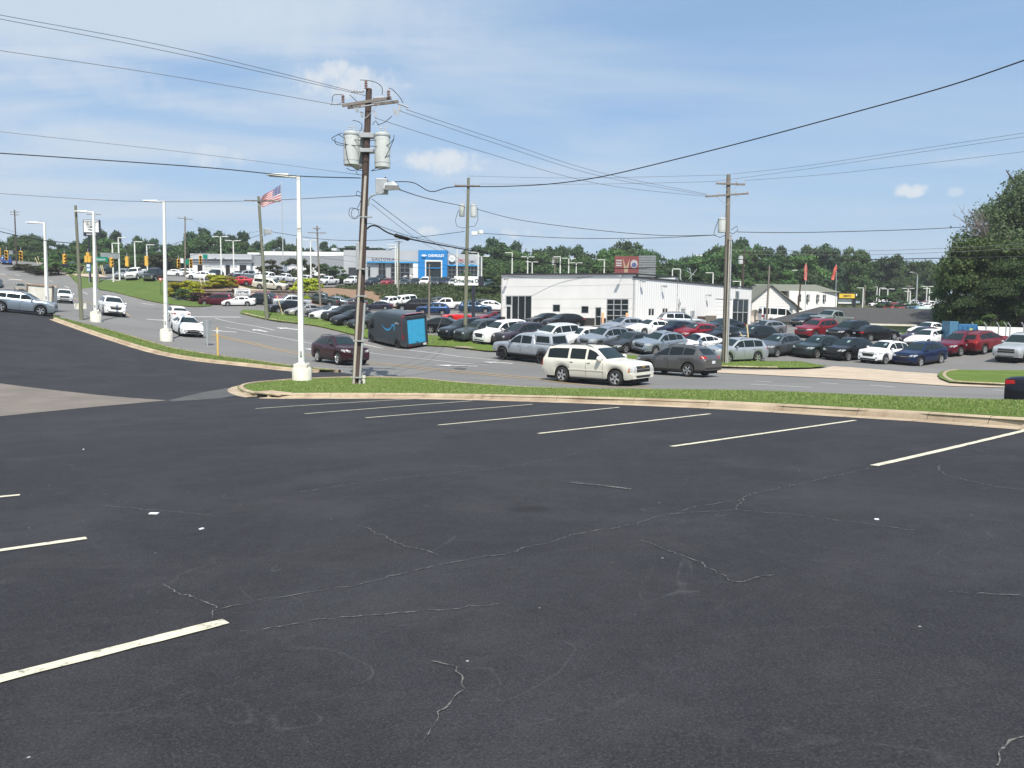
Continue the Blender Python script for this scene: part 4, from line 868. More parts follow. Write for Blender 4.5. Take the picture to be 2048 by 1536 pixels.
P=[
('suv_xl',540,582,-3,(.64,.62,.54),.2,'cream long suv on the concrete path above the stone wall'),
('sedan',478,572,190,(.38,.02,.03),.2,'red sports coupe behind the cream suv above the stone wall'),
('pickup',498,563,200,(.16,.19,.22),.4,'grey blue truck behind the red coupe'),
('pickup',535,566,252,WHT,0,'white pickup right behind the wooden pole with the flag'),
('pickup',570,567,252,WHT,0,'white pickup left of the nearest lamp post on the upper lot'),
('pickup',612,569,250,WHT,0,'white pickup right behind the nearest lamp post'),
('pickup',656,571,250,WHT,0,'white pickup above the bare mulch bank'),
('suv_xl',688,566,248,(.02,.02,.03),.3,'black suv between two white pickups on the upper lot'),
('pickup',707,570,254,WHT,0,'white pickup touching the big wooden pole on the upper lot'),
('suv',744,571,258,(.02,.03,.045),.4,'black crossover right of the big wooden pole on the upper lot'),
('suv',775,573,261,(.34,.02,.03),.3,'red crossover head on at the edge of the upper lot'),
('suv',760,565,262,(.02,.02,.025),.4,'black crossover behind the red one on the upper lot'),
('suv',809,575,268,(.05,.055,.06),.4,'dark grey crossover beside the twin white poles'),
('suv_mid',831,574,266,BLK,.3,'black suv behind the dark grey crossover'),
('suv_xl',851,573,266,WHT,0,'white suv in front of the left foot of the blue portal'),
('pickup',871,576,270,(.04,.05,.06),.4,'dark pickup head on in front of the blue portal'),
('suv_xl',890,575,266,(.02,.025,.06),.4,'navy suv in front of the glass entrance'),
('suv',906,577,270,(.5,.5,.49),.3,'silver crossover head on left of the car lot sign'),
('suv',934,579,268,(.03,.03,.035),.4,'black crossover under the car lot sign'),
('suv_mid',955,579,266,BLK,.3,'black suv right of the car lot sign post'),
('pickup',978,580,266,(.04,.09,.11),.4,'teal dark pickup on the upper lot beside the white building'),
('pickup',830,562,190,(.6,.6,.6),.1,'white truck at the back of the upper lot near the portal'),
('sedan',402,562,186,WHT,0,'white sedan behind the yellow shrubs on the left'),
('sedan',345,553,184,WHT,0,'white sedan just right of the second lamp post on the upper lot'),
('suv',365,553,184,WHT,0,'white crossover left of the service building'),
('suv_mid',429,556,262,(.03,.03,.035),.4,'black suv in front of the first service door'),
('suv',474,559,262,(.05,.02,.025),.4,'dark suv in front of the second service door'),
('suv_mid',489,557,200,(.2,.23,.25),.4,'pale blue suv by the end of the service building'),
('pickup',248,560,276,(.35,.36,.38),.5,'silver grey pickup first of three on the grass hill'),
('pickup',272,560,276,WHT,0,'white four door pickup in the middle of three on the grass hill'),
('pickup',309,561,272,(.02,.025,.03),.3,'black pickup right one of three on the grass hill'),
('pickup',219,548,246,(.03,.06,.06),.4,'dark green pickup behind the tan posts at the top of the grass hill'),
('pickup',140,544,183,(.012,.014,.035),.3,'dark navy pickup beside the driveway at the top of the grass hill'),
('pickup',60,513,183,WHT,0,'white pickup behind the hedge at the far top left'),
('sedan',84,515,183,(.6,.6,.6),0,'pale sedan behind the hedge right of the white pickup'),
('pickup',153,518,183,WHT,0,'white truck on the crest between the leaning pole and the signals'),
('pickup',246,526,183,WHT,0,'white truck behind the hanging signals at the crest'),
]
for k_,xc,yb,an,c_,me_,lb in P:
    car(k_,xc,yb,an,c_,lb,'pickup truck' if k_=='pickup' else 'car',GD,lod=0,metal=me_)
# white passenger van by the house
car('van',1548,647,0,WHT,'white passenger van with dark side windows between the white building and the house','van',lod=0,at=T(V(1557,646,114)))
# far dealership on the right
rs=random.Random(5); cols=[WHT,WHT,SIL,GRY,BLK,(.5,.5,.5),(.08,.1,.14),(.3,.03,.04)]
GF='cars on the distant lot to the right'
FARC=[(1695,605),(1752,607),(1765,612),(1778,609),(1790,617),(1800,611),(1812,607),(1826,616),(1838,609),(1850,614),(1862,606),(1873,612),(1882,605),(1895,610),(1765,603),(1785,603),(1806,602),(1846,603),(1758,616),(1772,618),(1784,621),(1798,624),(1832,621),(1845,620),(1858,618),(1870,618),(1884,615),(1893,617),(1770,606),(1799,606),(1819,604),(1834,605),(1856,602),(1869,605),(1878,602),(1890,604)]
cn={WHT:'white',SIL:'silver',GRY:'grey',BLK:'black',(.5,.5,.5):'pale grey',(.08,.1,.14):'blue grey',(.3,.03,.04):'red'}
ords=['first','second','third','fourth','fifth','sixth','seventh','eighth','ninth','tenth','eleventh','twelfth']; cnt={}
for i,(x,y) in enumerate(FARC):
    c_=cols[rs.randrange(len(cols))]; k=cnt.get(c_,0); cnt[c_]=k+1
    car(rs.choice(['sedan','suv','suv','pickup']),x,y,rs.choice([182,200,232]),c_,'%s %s car from the left on the distant lot above the shingle roof'%(ords[min(k,11)],cn[c_]),'car',GF,lod=0)
# ---- delivery van on the road
def edv():
    L,W,Hh=6.75,2.05,2.95; ang=129; p=place(794,698,L,W,ang); t=thing('delivery_van','dark blue grey delivery van with a bright blue roller door at its back','delivery van'); t.matrix_world=ground_matrix(p.x,p.y,ang,.01)
    mp=paint('van_blue',(.035,.050,.062),.1,.5); w=W/2
    # side profile (s from nose)
    prof=[(0,.55),(.02,.85),(.12,1.12),(.38,1.30),(.55,1.55),(1.15,2.45),(1.45,2.72),(1.9,2.88),(2.5,2.95),(6.4,2.93),(6.65,2.88),(6.73,2.7),(6.75,2.5)]
    xs,ys=smoothprof(prof,L,.14); top=lambda s: float(np.interp(s,xs,ys)); r=.37; ra=.46; ws=(1.0,5.3)
    def bot(s):
        z=.30
        for c in ws:
            d=abs(s-c)
            if d<ra: z=max(z,r+math.sqrt(ra*ra-d*d)*.97)
        return z
    st=set(np.round(np.linspace(0,L,50),3))
    for c in ws:
        for a in np.linspace(0,180,17): st.add(round(c+ra*math.cos(R(a)),3))
        st|={round(c+ra+.006,3),round(c-ra-.006,3)}
    st=sorted(st); mb=MB(); F=[]
    for s in st:
        a=min(1,s/.9); b=min(1,(L-s)/.2); ww=w*(1-.20*(1-a)**2.2-.05*(1-b)**2); zt=top(s); zs=min(bot(s),zt-.15); h=zt-zs
        q=[(ww*.96,zs),(ww*1.0,zs+h*.12),(ww*1.0,zs+h*.4),(ww*.985,zs+h*.7),(ww*.955,zt-.22*min(1,h/2)),(ww*.90,zt-.09*min(1,h/2)),(ww*.78,zt-.02),(ww*.4,zt),(0,zt+.01)]
        q=[(L/2-s,y,z) for y,z in q]; F.append(q+[(x,-y,z) for x,y,z in reversed(q[:-1])])
    k=len(F[0])
    for f in F: mb.v+=f
    for i in range(len(F)-1):
        for j in range(k-1): mb.f.append((i*k+j,i*k+j+1,(i+1)*k+j+1,(i+1)*k+j))
    mb.f.append(tuple(range(k))[::-1]); mb.f.append(tuple((len(F)-1)*k+j for j in range(k)))
    mb.build('body',mp,t,True,40); bv=BVHTree.FromPolygons([Vector(v) for v in mb.v],mb.f)
    def side(s,z,sg,off=.008):
        h=bv.ray_cast(Vector((L/2-s,3*sg,z)),Vector((0,-sg,0))); return tuple(h[0]+Vector((0,sg*off,0))) if h[0] else (L/2-s,sg*w,z)
    def sdecal(name,poly,mt,off=.008,sgs=(1,-1),step=.12):
        for sg in sgs:
            pl=dens(poly,step); vs=[Vector(q) for q in pl]; n=len(pl); P_=np.array(pl); x0,y0=P_.min(0); x1,y1=P_.max(0); gx,gy=np.meshgrid(np.arange(x0+step/2,x1,step),np.arange(y0+step/2,y1,step)); q=np.stack([gx.ravel(),gy.ravel()],1); q=q[pip(q,pl)] if len(q) else q
            rr=geometry.delaunay_2d_cdt(vs+[Vector(a) for a in q],[(i,(i+1)%n) for i in range(n)],[],1,1e-6)
            m=MB(); m.v=[side(v.x,v.y,sg,off) for v in rr[0]]; m.f=[tuple(f) for f in rr[2]]; m.build(name,mt,t,True,60)
    sdecal('window',[(.75,1.42),(1.65,1.42),(1.65,2.10),(1.30,2.28),(1.05,1.98)],M_GLASS)
    grey=mat('van_cladding',(.075,.08,.085),.6); sdecal('lower_cladding',[(1.5,.33),(4.8,.33),(4.8,.62),(1.5,.62)],grey,.012); sdecal('lower_cladding',[(5.8,.33),(6.7,.33),(6.7,.62),(5.8,.62)],grey,.012)
    sdecal('door_gap',[(2.75,.7),(2.77,.7),(2.77,2.6),(2.75,2.6)],M_SEAM,.005); sdecal('door_gap',[(1.78,.7),(1.80,.7),(1.80,2.5),(1.78,2.5)],M_SEAM,.005)
    # curved arrow mark, left side is what the photo shows
    bl=mat('arrow_blue',(.03,.32,.62),.5,var=0)
    A=[]; n=16
    for i in range(n+1):
        u=i/n; s=2.95+u*2.0; z=1.98-.55*math.sin(math.pi*(u*.86+.10))**1.2*1.0+.10*u; th=.03+.13*math.sin(math.pi*min(1,u*1.05))
        A.append((s,z,th))
    up=[(s,z+th/2) for s,z,th in A]; dn=[(s,z-th/2) for s,z,th in A]
    sdecal('arrow_mark',up+dn[::-1],bl,.012,(1,-1),.09)
    sdecal('arrow_mark',[(4.55,1.98),(5.12,2.08),(5.05,1.52),(4.93,1.52),(4.95,1.92),(4.57,1.90)],bl,.013,(1,-1),.09)
    txt=text_mesh('prime',.26)
    wm=mat('white_lettering',(.62,.64,.66),.6,var=0)
    for sg in (1,-1):
        o=bpy.data.objects.new('lettering',txt); COL.objects.link(o); o.parent=t; txt.materials.clear(); txt.materials.append(wm)
        x,y,z=side(5.2 if sg>0 else 5.9,2.10,sg,.02)
        o.matrix_local=Matrix(((-sg,0,0,x),(0,0,sg*1.,y+sg*.02),(0,1,0,z),(0,0,0,1)))
    # red frame and rear
    red=paint('van_red',(.22,.02,.025),.0)
    sdecal('red_edge',[(6.12,.72),(6.20,.72),(6.24,2.82),(6.16,2.82)],red,.012); sdecal('red_edge',[(6.18,2.70),(6.70,2.70),(6.70,2.86),(6.18,2.86)],red,.014)
    MB().box((-L/2+.30,0,2.955),(.56,1.72,.02)).build('red_roof_edge',red,t,bevel=.008)
    for sg in(1,-1):
        MB().hexa([(-L/2-.035,sg*w*.97-.09,.45),(-L/2+.10,sg*w*.97-.09,.45),(-L/2+.10,sg*w*.97+.0,.45),(-L/2-.035,sg*w*.97+.0,.45),(-L/2-.035,sg*w*.93-.10,2.78),(-L/2+.10,sg*w*.93-.10,2.78),(-L/2+.10,sg*w*.93,2.78),(-L/2-.035,sg*w*.93,2.78)]).build('rear_frame',mp,t,bevel=.02)
        sdecal('taillight',[(6.30,.95),(6.50,.95),(6.50,1.30),(6.30,1.30)],M_TL,.016,(sg,))
    MB().box((-L/2-.02,0,2.72),(.09,W*.90,.17)).build('rear_frame',mp,t,bevel=.02)
    door=mat('roller_door_blue',(.04,.33,.55),.55,var=.08)
    MB().box((-L/2-.012,-.0,1.58),(.03,1.62,2.06)).build('roller_door',door,t)
    m=MB(); 
    for i in range(9): m.box((-L/2-.030,0,.72+i*.22),(.012,1.58,.012))
    m.build('door_rib',mat('rib_blue',(.035,.33,.58),.5,var=0),t)
    MB().box((-L/2-.045,.0,.64),(.02,.22,.05)).build('door_handle',M_TRIM,t); MB().box((-L/2-.04,.60,1.55),(.02,.06,1.9)).build('guide_rail',mat('rib_blue2',(.04,.38,.62),.4,var=0),t)
    MB().box((-L/2-.20,-.62,.42),(.02,.32,.16)).build('license_plate',M_PLATE,t)
    m=MB()
    for y in(-.78,.78): m.box((-L/2-.20,y,.42),(.02,.14,.07))
    m.build('reflector',M_TL,t); MB().box((-L/2-.03,0,2.55),(.03,1.62,.10)).build('door_header',M_TRIM,t)
    MB().box((-L/2-.08,0,.42),(.22,W*.92,.20)).build('rear_bumper',M_TRIM,t,bevel=.04); MB().box((0,0,.5),(L-.4,W-.5,.45)).build('underbody',M_UND,t)
    ty=make_proto('pickup',0)
    for s in ws:
        for sg in(1,-1):
            o=inst('wheel',ty.tyre,t,None,(L/2-s,sg*(w-.14),.37),(0,0,0 if sg>0 else math.pi),(.9,.9,.9)); inst('rim',ty.rim,o,M_RIMD); inst('brake_disc',ty.hub,o,M_UND)
    for sg in(1,-1):
        m=MB().box((L/2-1.05,sg*(w+.14),1.50),(.12,.24,.42)); m.build('mirror',M_TRIM,t,bevel=.04)
edv()
# ================================================================ POLES, LAMPS, WIRES
def mat_wood(name,c,dark=.55):
    mt,nt,N,L,b=nodes(name); t=N.new('ShaderNodeTexCoord'); mp=N.new('ShaderNodeMapping'); mp.inputs['Scale'].default_value=(9,9,.5); L.new(t.outputs['Object'],mp.inputs[0])
    f=noise(N,L,1.5,7,.7,mp.outputs[0],.3); L.new(ramp(N,L,f,[(.3,tuple(x*dark for x in c)),(.55,c),(.75,tuple(x*1.25 for x in c))]),b.inputs['Base Color']); b.inputs['Roughness'].default_value=.9; bump(N,L,b,f,.5,.02); return mt
M_WOODR=mat_wood('creosote_wood',(.075,.050,.042)); M_WOODG=mat_wood('treated_wood',(.16,.165,.115),.7); M_WOODT=mat_wood('weathered_wood',(.19,.165,.135),.7); M_WOODA=mat_wood('arm_wood',(.21,.185,.165),.7)
M_GALV=mat('galvanised',(.40,.42,.43),.5,.3); M_TANK=mat('tank_grey',(.50,.53,.51),.45,0,var=.08); M_PVC=mat('pvc_conduit',(.40,.36,.31),.6,0,var=.12); M_PORC=mat('porcelain',(.42,.43,.45),.3); M_PORB=mat('brown_porcelain',(.30,.20,.18),.3); M_BLKW=mat('black_cable',(.010,.010,.011),.7,var=0); M_ALW=mat('grey_wire',(.13,.13,.14),.5,.3,var=0)
M_SBACK0=mat('cover_grey',(.35,.36,.36),.6)
def mat_streak(name,c,dirt):
    mt,nt,N,L,b=nodes(name); t=N.new('ShaderNodeTexCoord'); mp=N.new('ShaderNodeMapping'); mp.inputs['Scale'].default_value=(12,12,.6); L.new(t.outputs['Object'],mp.inputs[0]); L.new(mixc(N,L,mrange(N,L,noise(N,L,1.,6,.7,mp.outputs[0]),.52,.72,0,.6),c,dirt),b.inputs['Base Color']); b.inputs['Roughness'].default_value=.55; return mt
M_LAMPW=mat_streak('white_enamel',(.72,.73,.69),(.42,.38,.30)); M_CREAMB=mat_conc('painted_base',(.74,.72,.64),(.50,.44,.32),.45,1.6); M_LENS=mat('lamp_lens',(.20,.20,.19),.25); M_YELP=mat('yellow_post',(.62,.42,.13),.6); M_ORA=mat('orange_bollard',(.70,.38,.20),.6)
def P3(x,y,z): return Vector((x,y,z))
def pole_thing(name,label,cat,base_px,top_px,depth,r0,r1,m,group=None,base=None):
    b=Vector(atd(*base_px,depth)) if base is None else base; b.z=H(b.x,b.y)-.05; tp=Vector(atd(*top_px,depth)); 
    # keep the top over the base's depth: slide along the view ray until horizontally close
    t=thing(name,label,cat,tuple(b),0,group); ax=tp-b
    n=10; MB().tube([ax*(i/6) for i in range(7)],[r0+(r1-r0)*i/6 for i in range(7)],n).build('pole',m,t,True,50)
    return t,b,ax
def insul(mb,p,h=.22,r=.06,n=4,axis=None):
    ax=(axis or Vector((0,0,1))).normalized(); mt_=ax.to_track_quat('Z','Y').to_matrix()
    pr=[(.015,0)]
    for i in range(n):
        z=h*(i+.15)/n; pr+=[(r*.5,z),(r,z+h*.12/n),(r*.45,z+h*.75/n)]
    pr+=[(r*.5,h),(.0,h+.01)]; mb.lathe(pr,p,10,mtx=mt_)
def tank(t,p,h,r,label=None):
    """pole transformer with lid, bushings and lifting band, p = bottom centre (local)"""
    o=MB().lathe([(0,0),(r*.93,0),(r,.02),(r,h*.96),(r*.96,h),(r*.6,h+.03),(0,h+.05)],(0,0,0),20).build('transformer',M_TANK,t,True,40); o.location=p
    MB().lathe([(r*1.02,h*.90),(r*1.05,h*.90),(r*1.05,h*.94),(r*1.02,h*.94)],(0,0,0),20).build('lid_band',M_GALV,o,True)
    MB().lathe([(r*1.005,h*.13),(r*1.02,h*.13),(r*1.02,h*.15),(r*1.005,h*.15)],(0,0,0),20).build('base_band',M_GALV,o,True)
    m=MB(); insul(m,(-.06,.05,h+.03),.26,.055,3); insul(m,(.14,-.05,h+.03),.26,.055,3); m.build('bushing',M_PORC,o,True,60)
    m=MB()
    for a in (-.6,-.2,.2): m.lathe([(.03,0),(.03,.07),(.0,.07)],(r*math.cos(a-1.6),r*math.sin(a-1.6),h*.80),8,'Y')
    m.build('terminal',M_GALV,o); return o
def sagw(a,b,sag,n=24):
    return [a.lerp(b,i/n)-Vector((0,0,1))*sag*4*(i/n)*(1-i/n) for i in range(n+1)]
def wire(label,pts,r,m=None,name='power_line',cat='power line',sag=None,group=None):
    if sag is not None: pts=sagw(Vector(pts[0]),Vector(pts[1]),sag)
    o=MB().tube(pts,r,5).build(name,m or M_BLKW,None,True,80); return tag(o,label,cat,group or 'overhead wires')
def wpx(label,l,r,m=None,**k):
    """wire through real points given by column,row,depth with smooth interpolation"""
    P=[V(*q) for q in l]; o=[]
    if len(P)>2:
        for i in range(len(P)-1):
            p0,p1,p2,p3=P[max(i-1,0)],P[i],P[i+1],P[min(i+2,len(P)-1)]
            for j in range(8):
                t=j/8; o.append(.5*((2*p1)+(-p0+p2)*t+(2*p0-5*p1+4*p2-p3)*t*t+(-p0+3*p1-3*p2+p3)*t**3))
        o.append(P[-1])
        return wire(label,o,r,m,**k)
    return wire(label,P,r,m,sag=k.pop('sag',.4),**k)
# ---- the big pole with three transformers
D0=34.9
T0,b0,ax0=pole_thing('utility_pole','big leaning brown wooden pole with crossarms, transformers and conduits on the near grass','utility pole',(713,772),(738,178),D0,.205,.135,M_WOODR)
L0=lambda x,y,dd=0.: V(x,y,D0+dd)-b0
def arm(t,a,b,th,ti,m=M_WOODA,name='crossarm'):
    d=(b-a); L_=d.length; x=d.normalized(); z=Vector((0,0,1)); y=z.cross(x).normalized(); z=x.cross(y); mm=Matrix((x,y,z)).transposed()
    return MB().box(tuple((a+b)/2),(L_,th,ti),mm).build(name,m,t,bevel=.008)
arm(T0,L0(684,211,-.22),L0(783,196,-.10),.095,.125); arm(T0,L0(695,215,.22),L0(797,203,.30),.095,.125)
arm(T0,L0(722,213,-.3),L0(748,209,-.3),.03,.05,M_GALV,'brace')
for a,b in(((732,236),(758,208)),((731,236),(708,214))): MB().tube([L0(*a,-.2),L0(*b,-.2)],.014,5).build('brace',M_GALV,T0)
for x,y,h in((686,206,.34),(777,196,.34),(732,178,.36)):
    m=MB(); insul(m,tuple(L0(x,y,-.16)),h,.085,5); m.build('post_insulator',M_PORB,T0,True,60)
for a,dr in(((682,208),(-1,.1,.02)),((702,183),(1,0,-.02)),((796,207),(1,0,-.35)),((746,196),(1,0,.06)),((728,183),(-1,0,.08))):
    m=MB(); insul(m,tuple(L0(*a,-.1)),.5,.055,4,Vector(dr)); m.build('strain_insulator',M_PORC,T0,True,60)
for x,y in((722,228),(749,228),(787,222),(797,216),(712,218),(793,226)):
    p=L0(x,y,-.1); MB().tube([p+Vector((0,0,.12)),p+Vector((.04,0,-.14))],.035,7).box(tuple(p+Vector((.05,0,0))),(.10,.06,.16)).build('fuse_cutout',M_PORC if x%2 else M_GALV,T0)
MB().box(tuple(L0(735,272,-.05)),(.62,.42,.20)).box(tuple(L0(734,302,-.05)),(.62,.42,.16)).build('mount_bracket',M_GALV,T0,bevel=.01)
tank(T0,tuple(L0(703,331,-.25)),1.44,.345); tank(T0,tuple(L0(765,336,-.25)),1.50,.345); tank(T0,tuple(L0(720,336,.45)),1.44,.33)
# loops of cable round the tanks
def loop(t,l,r=.016,m=M_BLKW,name='jumper_cable'):
    P=[L0(x,y,dd) for x,y,dd in l]; o=[]
    for i in range(len(P)-1):
        p0,p1,p2,p3=P[max(i-1,0)],P[i],P[i+1],P[min(i+2,len(P)-1)]
        for j in range(6): u=j/6; o.append(.5*((2*p1)+(-p0+p2)*u+(2*p0-5*p1+4*p2-p3)*u*u+(-p0+3*p1-3*p2+p3)*u**3))
    o.append(P[-1]); return MB().tube(o,r,5).build(name,m,t,True,80)
for l in ([(684,266,-.5),(664,276,-.5),(673,284,-.6),(700,290,-.65),(735,292,-.6),(770,292,-.6),(786,280,-.5),(788,270,-.4)],[(676,268,-.4),(690,276,-.6),(715,280,-.62),(745,281,-.6),(780,275,-.5)],[(690,272,-.6),(692,300,-.62),(698,325,-.6),(712,338,-.5),(728,342,-.3)],[(788,278,-.5),(776,305,-.6),(760,330,-.5),(742,342,-.3)],[(670,276,-.5),(672,288,-.5),(688,291,-.5)],[(693,336,-.4),(704,341,-.4),(722,337,-.3)],[(744,342,-.3),(765,338,-.4),(773,334,-.4)],
          [(720,160,-.1),(735,161,-.2),(752,165,-.2),(764,175,-.2),(764,190,-.1)],[(777,176,-.1),(786,180,-.1),(800,195,0),(806,206,0)],[(688,190,-.1),(668,190,-.1),(664,204,-.1)],[(700,190,-.1),(715,204,-.2)],[(705,241,-.3),(716,243,-.3),(724,250,-.2),(721,262,-.2)],[(755,250,-.3),(770,244,-.2),(784,232,-.1)],[(745,250,-.3),(751,242,-.3),(757,250,-.3)]): loop(T0,l,.015)
for l in ([(724,388,-.2),(715,382,-.25),(713,390,-.25),(722,395,-.2),(720,405,-.2),(714,418,-.2)],[(720,420,-.2),(702,416,-.3),(698,428,-.3),(706,437,-.3),(717,430,-.25),(716,420,-.2),(706,418,-.3),(703,430,-.3),(711,438,-.3),(720,430,-.2)],[(722,335,-.2),(712,345,-.2),(722,350,-.2),(735,346,-.2)]): loop(T0,l,.012)
# conduits down the pole
def conduit(t,a,b,r,m,name='conduit'):
    P=[L0(*a),L0(*b)]; return MB().tube([P[0].lerp(P[1],i/4) for i in range(5)],r,10).build(name,m,t,True)
conduit(T0,(731,352,-.26),(707,772,-.26),.060,M_PVC); conduit(T0,(729.5,606,-.24),(719,772,-.22),.050,mat('grey_conduit',(.34,.35,.35),.55))
for y in (434,538,592,682,755): 
    x=731+(707-731)*(y-352)/420; MB().box(tuple(L0(x+6,y,-.25)),(.5,.16,.05)).build('clamp',M_GALV,T0)
MB().box(tuple(L0(716,512,-.1)),(.16,.2,1.2)).build('meter_box',M_GALV,T0,bevel=.01)
MB().box(tuple(L0(764,373,-.3)),(.52,.40,.66)).build('control_box',M_GALV,T0,bevel=.03); MB().lathe([(0,0),(.05,0),(.045,.12),(0,.13)],tuple(L0(771,360,-.3)),10).build('photocell',M_BLKW,T0)
loop(T0,[(737,412,-.3),(738,398,-.4),(746,391,-.5),(758,388,-.6),(768,386,-.7)],.035,M_GALV,'lamp_arm')
fl=L0(786,379,-.6); MB().hexa([tuple(fl+Vector(q)) for q in((-.42,-.25,-.02),(.34,-.30,.02),(.34,.25,.02),(-.42,.25,-.02),(-.38,-.12,.26),(.05,-.18,.34),(.05,.2,.34),(-.38,.2,.26))]).build('floodlight',M_GALV,T0,bevel=.02)
MB().box(tuple(fl+Vector((-.0,-.31,.03))),(.62,.04,.20)).build('floodlight_lens',M_LENS,T0)
# white pipe beside its foot
q=g(727,772); o=MB().lathe([(.085,0),(.085,.36),(.105,.36),(.105,.47),(.0,.48)],(q.x,q.y,q.z),14).build('standpipe',M_CREAMB,None,True,40); tag(o,'short white capped pipe at the foot of the big wooden pole','pipe')
# ---- other poles
def upole(label,bp,tp,depth,m,arms=(),r=(.17,.11),group=None,tanks=(),extra=None,vb=False,base_on=True):
    t,b,ax=pole_thing('utility_pole',label,'utility pole',bp,tp,depth,r[0],r[1],m,group); sc=depth/FPX
    for (x0,y0,x1,y1) in arms:
        a,c=V(x0,y0,depth-.2)-b,V(x1,y1,depth-.2)-b; arm(t,a,c,.1,.12)
        for k in (.03,.3,.7,.97):
            mi=MB(); insul(mi,tuple(a.lerp(c,k)+Vector((0,0,.06))),.20,.05,3); mi.build('insulator',M_PORC,t,True,60)
        mid=(a+c)/2; 
        for k in(.22,.78): MB().tube([a.lerp(c,k),mid-Vector((0,0,.7))],.018,5).build('brace',M_GALV,t)
    for (x,y,h,rr) in tanks: tank(t,tuple(V(x,y,depth-.35)-b),h,rr)
    return t,b
g2,b2=upole('tall greenish wooden pole with two transformers in front of the car lot sign',(930,684),(937,356),66,M_WOODG,[(909,371,960,372)],(.185,.12),tanks=[(924,433,.98,.24),(947,434,1.0,.26)])
mbx=MB(); f0=V(949,467,65.2)-b2; mbx.box(tuple(f0),(.5,.3,.3)).box(tuple(f0+Vector((.5,0,.12))),(.35,.35,.3),.5); mbx.build('floodlight',M_LAMPW,g2,bevel=.03)
for l in([(917,420),(911,440),(913,452),(925,456),(931,455)],[(955,415),(956,440),(950,452),(938,454)]):
    P=[V(x,y,65.4)-b2 for x,y in l]; MB().tube(P,.02,5).build('jumper_cable',M_BLKW,g2,True)
g3,b3=upole('tall grey wooden pole with two crossarms standing on the grass tip by the driveway',(1450,728),(1457,350),56,M_WOODT,[(1432,367,1490,369),(1411,393,1497,387)],(.235,.14),tanks=[(1443,465,1.0,.27)])
for x,dx in((1459.5,0),(1463,0)): MB().tube([V(x-8,728,55.6)-b3,V(x,470,55.6)-b3],.05,8).build('conduit',M_PVC if x<1461 else M_GALV,g3,True)
for l in([(1437,440),(1431,455),(1427,470),(1440,475),(1452,470)],[(1462,460),(1474,452),(1476,460),(1466,468),(1460,465)]):
    MB().tube([V(x,y,55.2)-b3 for x,y in l],.022,5).build('jumper_cable',M_BLKW,g3,True)
upole('greenish wooden pole at the island nose with a floodlight and the flag behind it',(534,626),(517,393),82,M_WOODG,[(489,401,560,403)],(.20,.13))
t_=bpy.data.objects.new('x',None)
q=V(535,463,81.5); 
o=MB().box((0,0,0),(.7,.5,.55),.5).box((-.4,0,-.4),(.5,.08,.08)).build('floodlight',M_GALV,bpy.data.objects['utility_pole.003'],bevel=.03); o.location=q-Vector(bpy.data.objects['utility_pole.003'].location)
upole('leaning grey green pole without crossarms on the left verge',(163,634),(151,411),66,M_WOODG,[],(.16,.10))
upole('distant wooden pole with one crossarm behind the yellow shrubs',(371,566),(370,433),142,M_WOODT,[(355,436,385,439)])
upole('slim wooden pole right beside the nearest lamp post, below the upper lot',(598,604),(594,477),122,M_WOODG,[],(.22,.14))
upole('wooden pole with a braced crossarm on the bare mulch bank',(641,602),(634,452),122,M_WOODT,[(615,465,652,466),(626,457,641,457)],(.17,.11))
upole('dark wooden pole beside the twin white poles before the showroom',(796,590),(798,482),135,M_WOODG,[(789,483,805,484)],(.18,.11))
upole('thin bare pole just above the rear corner of the delivery van',(858,628),(859,528),100,M_WOODT,[],(.13,.09))
upole('dark pole with two crossarms at the far top left',(33,520),(29,420),170,M_WOODR,[(20,424,39,424),(20,429,38,430)],(.16,.12))
upole('wooden pole far behind the white sign on the left',(196,545),(188,428),150,M_WOODT,[(173,429,202,429)],(.16,.11))
upole('pale pole carrying several wires behind the flat roof of the white building',(1109,560),(1110,514),150,M_WOODT,[(1104,517,1116,518),(1100,524,1121,524)],(.17,.12),tanks=[(1106,530,.8,.25)])
upole('brown pole behind the striped white building with a transformer',(1483,590),(1489,498),118,M_WOODR,[],(.17,.12),tanks=[(1481,528,1.1,.35)])
upole('wooden pole in front of the gable of the white house',(1533,640),(1539,531),112,M_WOODT,[],(.16,.11))
upole('short brown pole against the side wall of the white house',(1594,641),(1601,568),112,M_WOODR,[],(.14,.10))
upole('leaning pole with a crossarm on the wooded slope behind the house roof',(1628,590),(1634,542),190,M_WOODT,[(1625,549,1640,549)],(.2,.14))
upole('wooden pole with crossarms on the distant lot at right',(1817,622),(1819,570),200,M_WOODT,[(1813,573,1825,573)],(.16,.12))
upole('thin grey pole behind the small yellow sign',(1727,622),(1730,569),140,M_WOODT,[],(.14,.10))
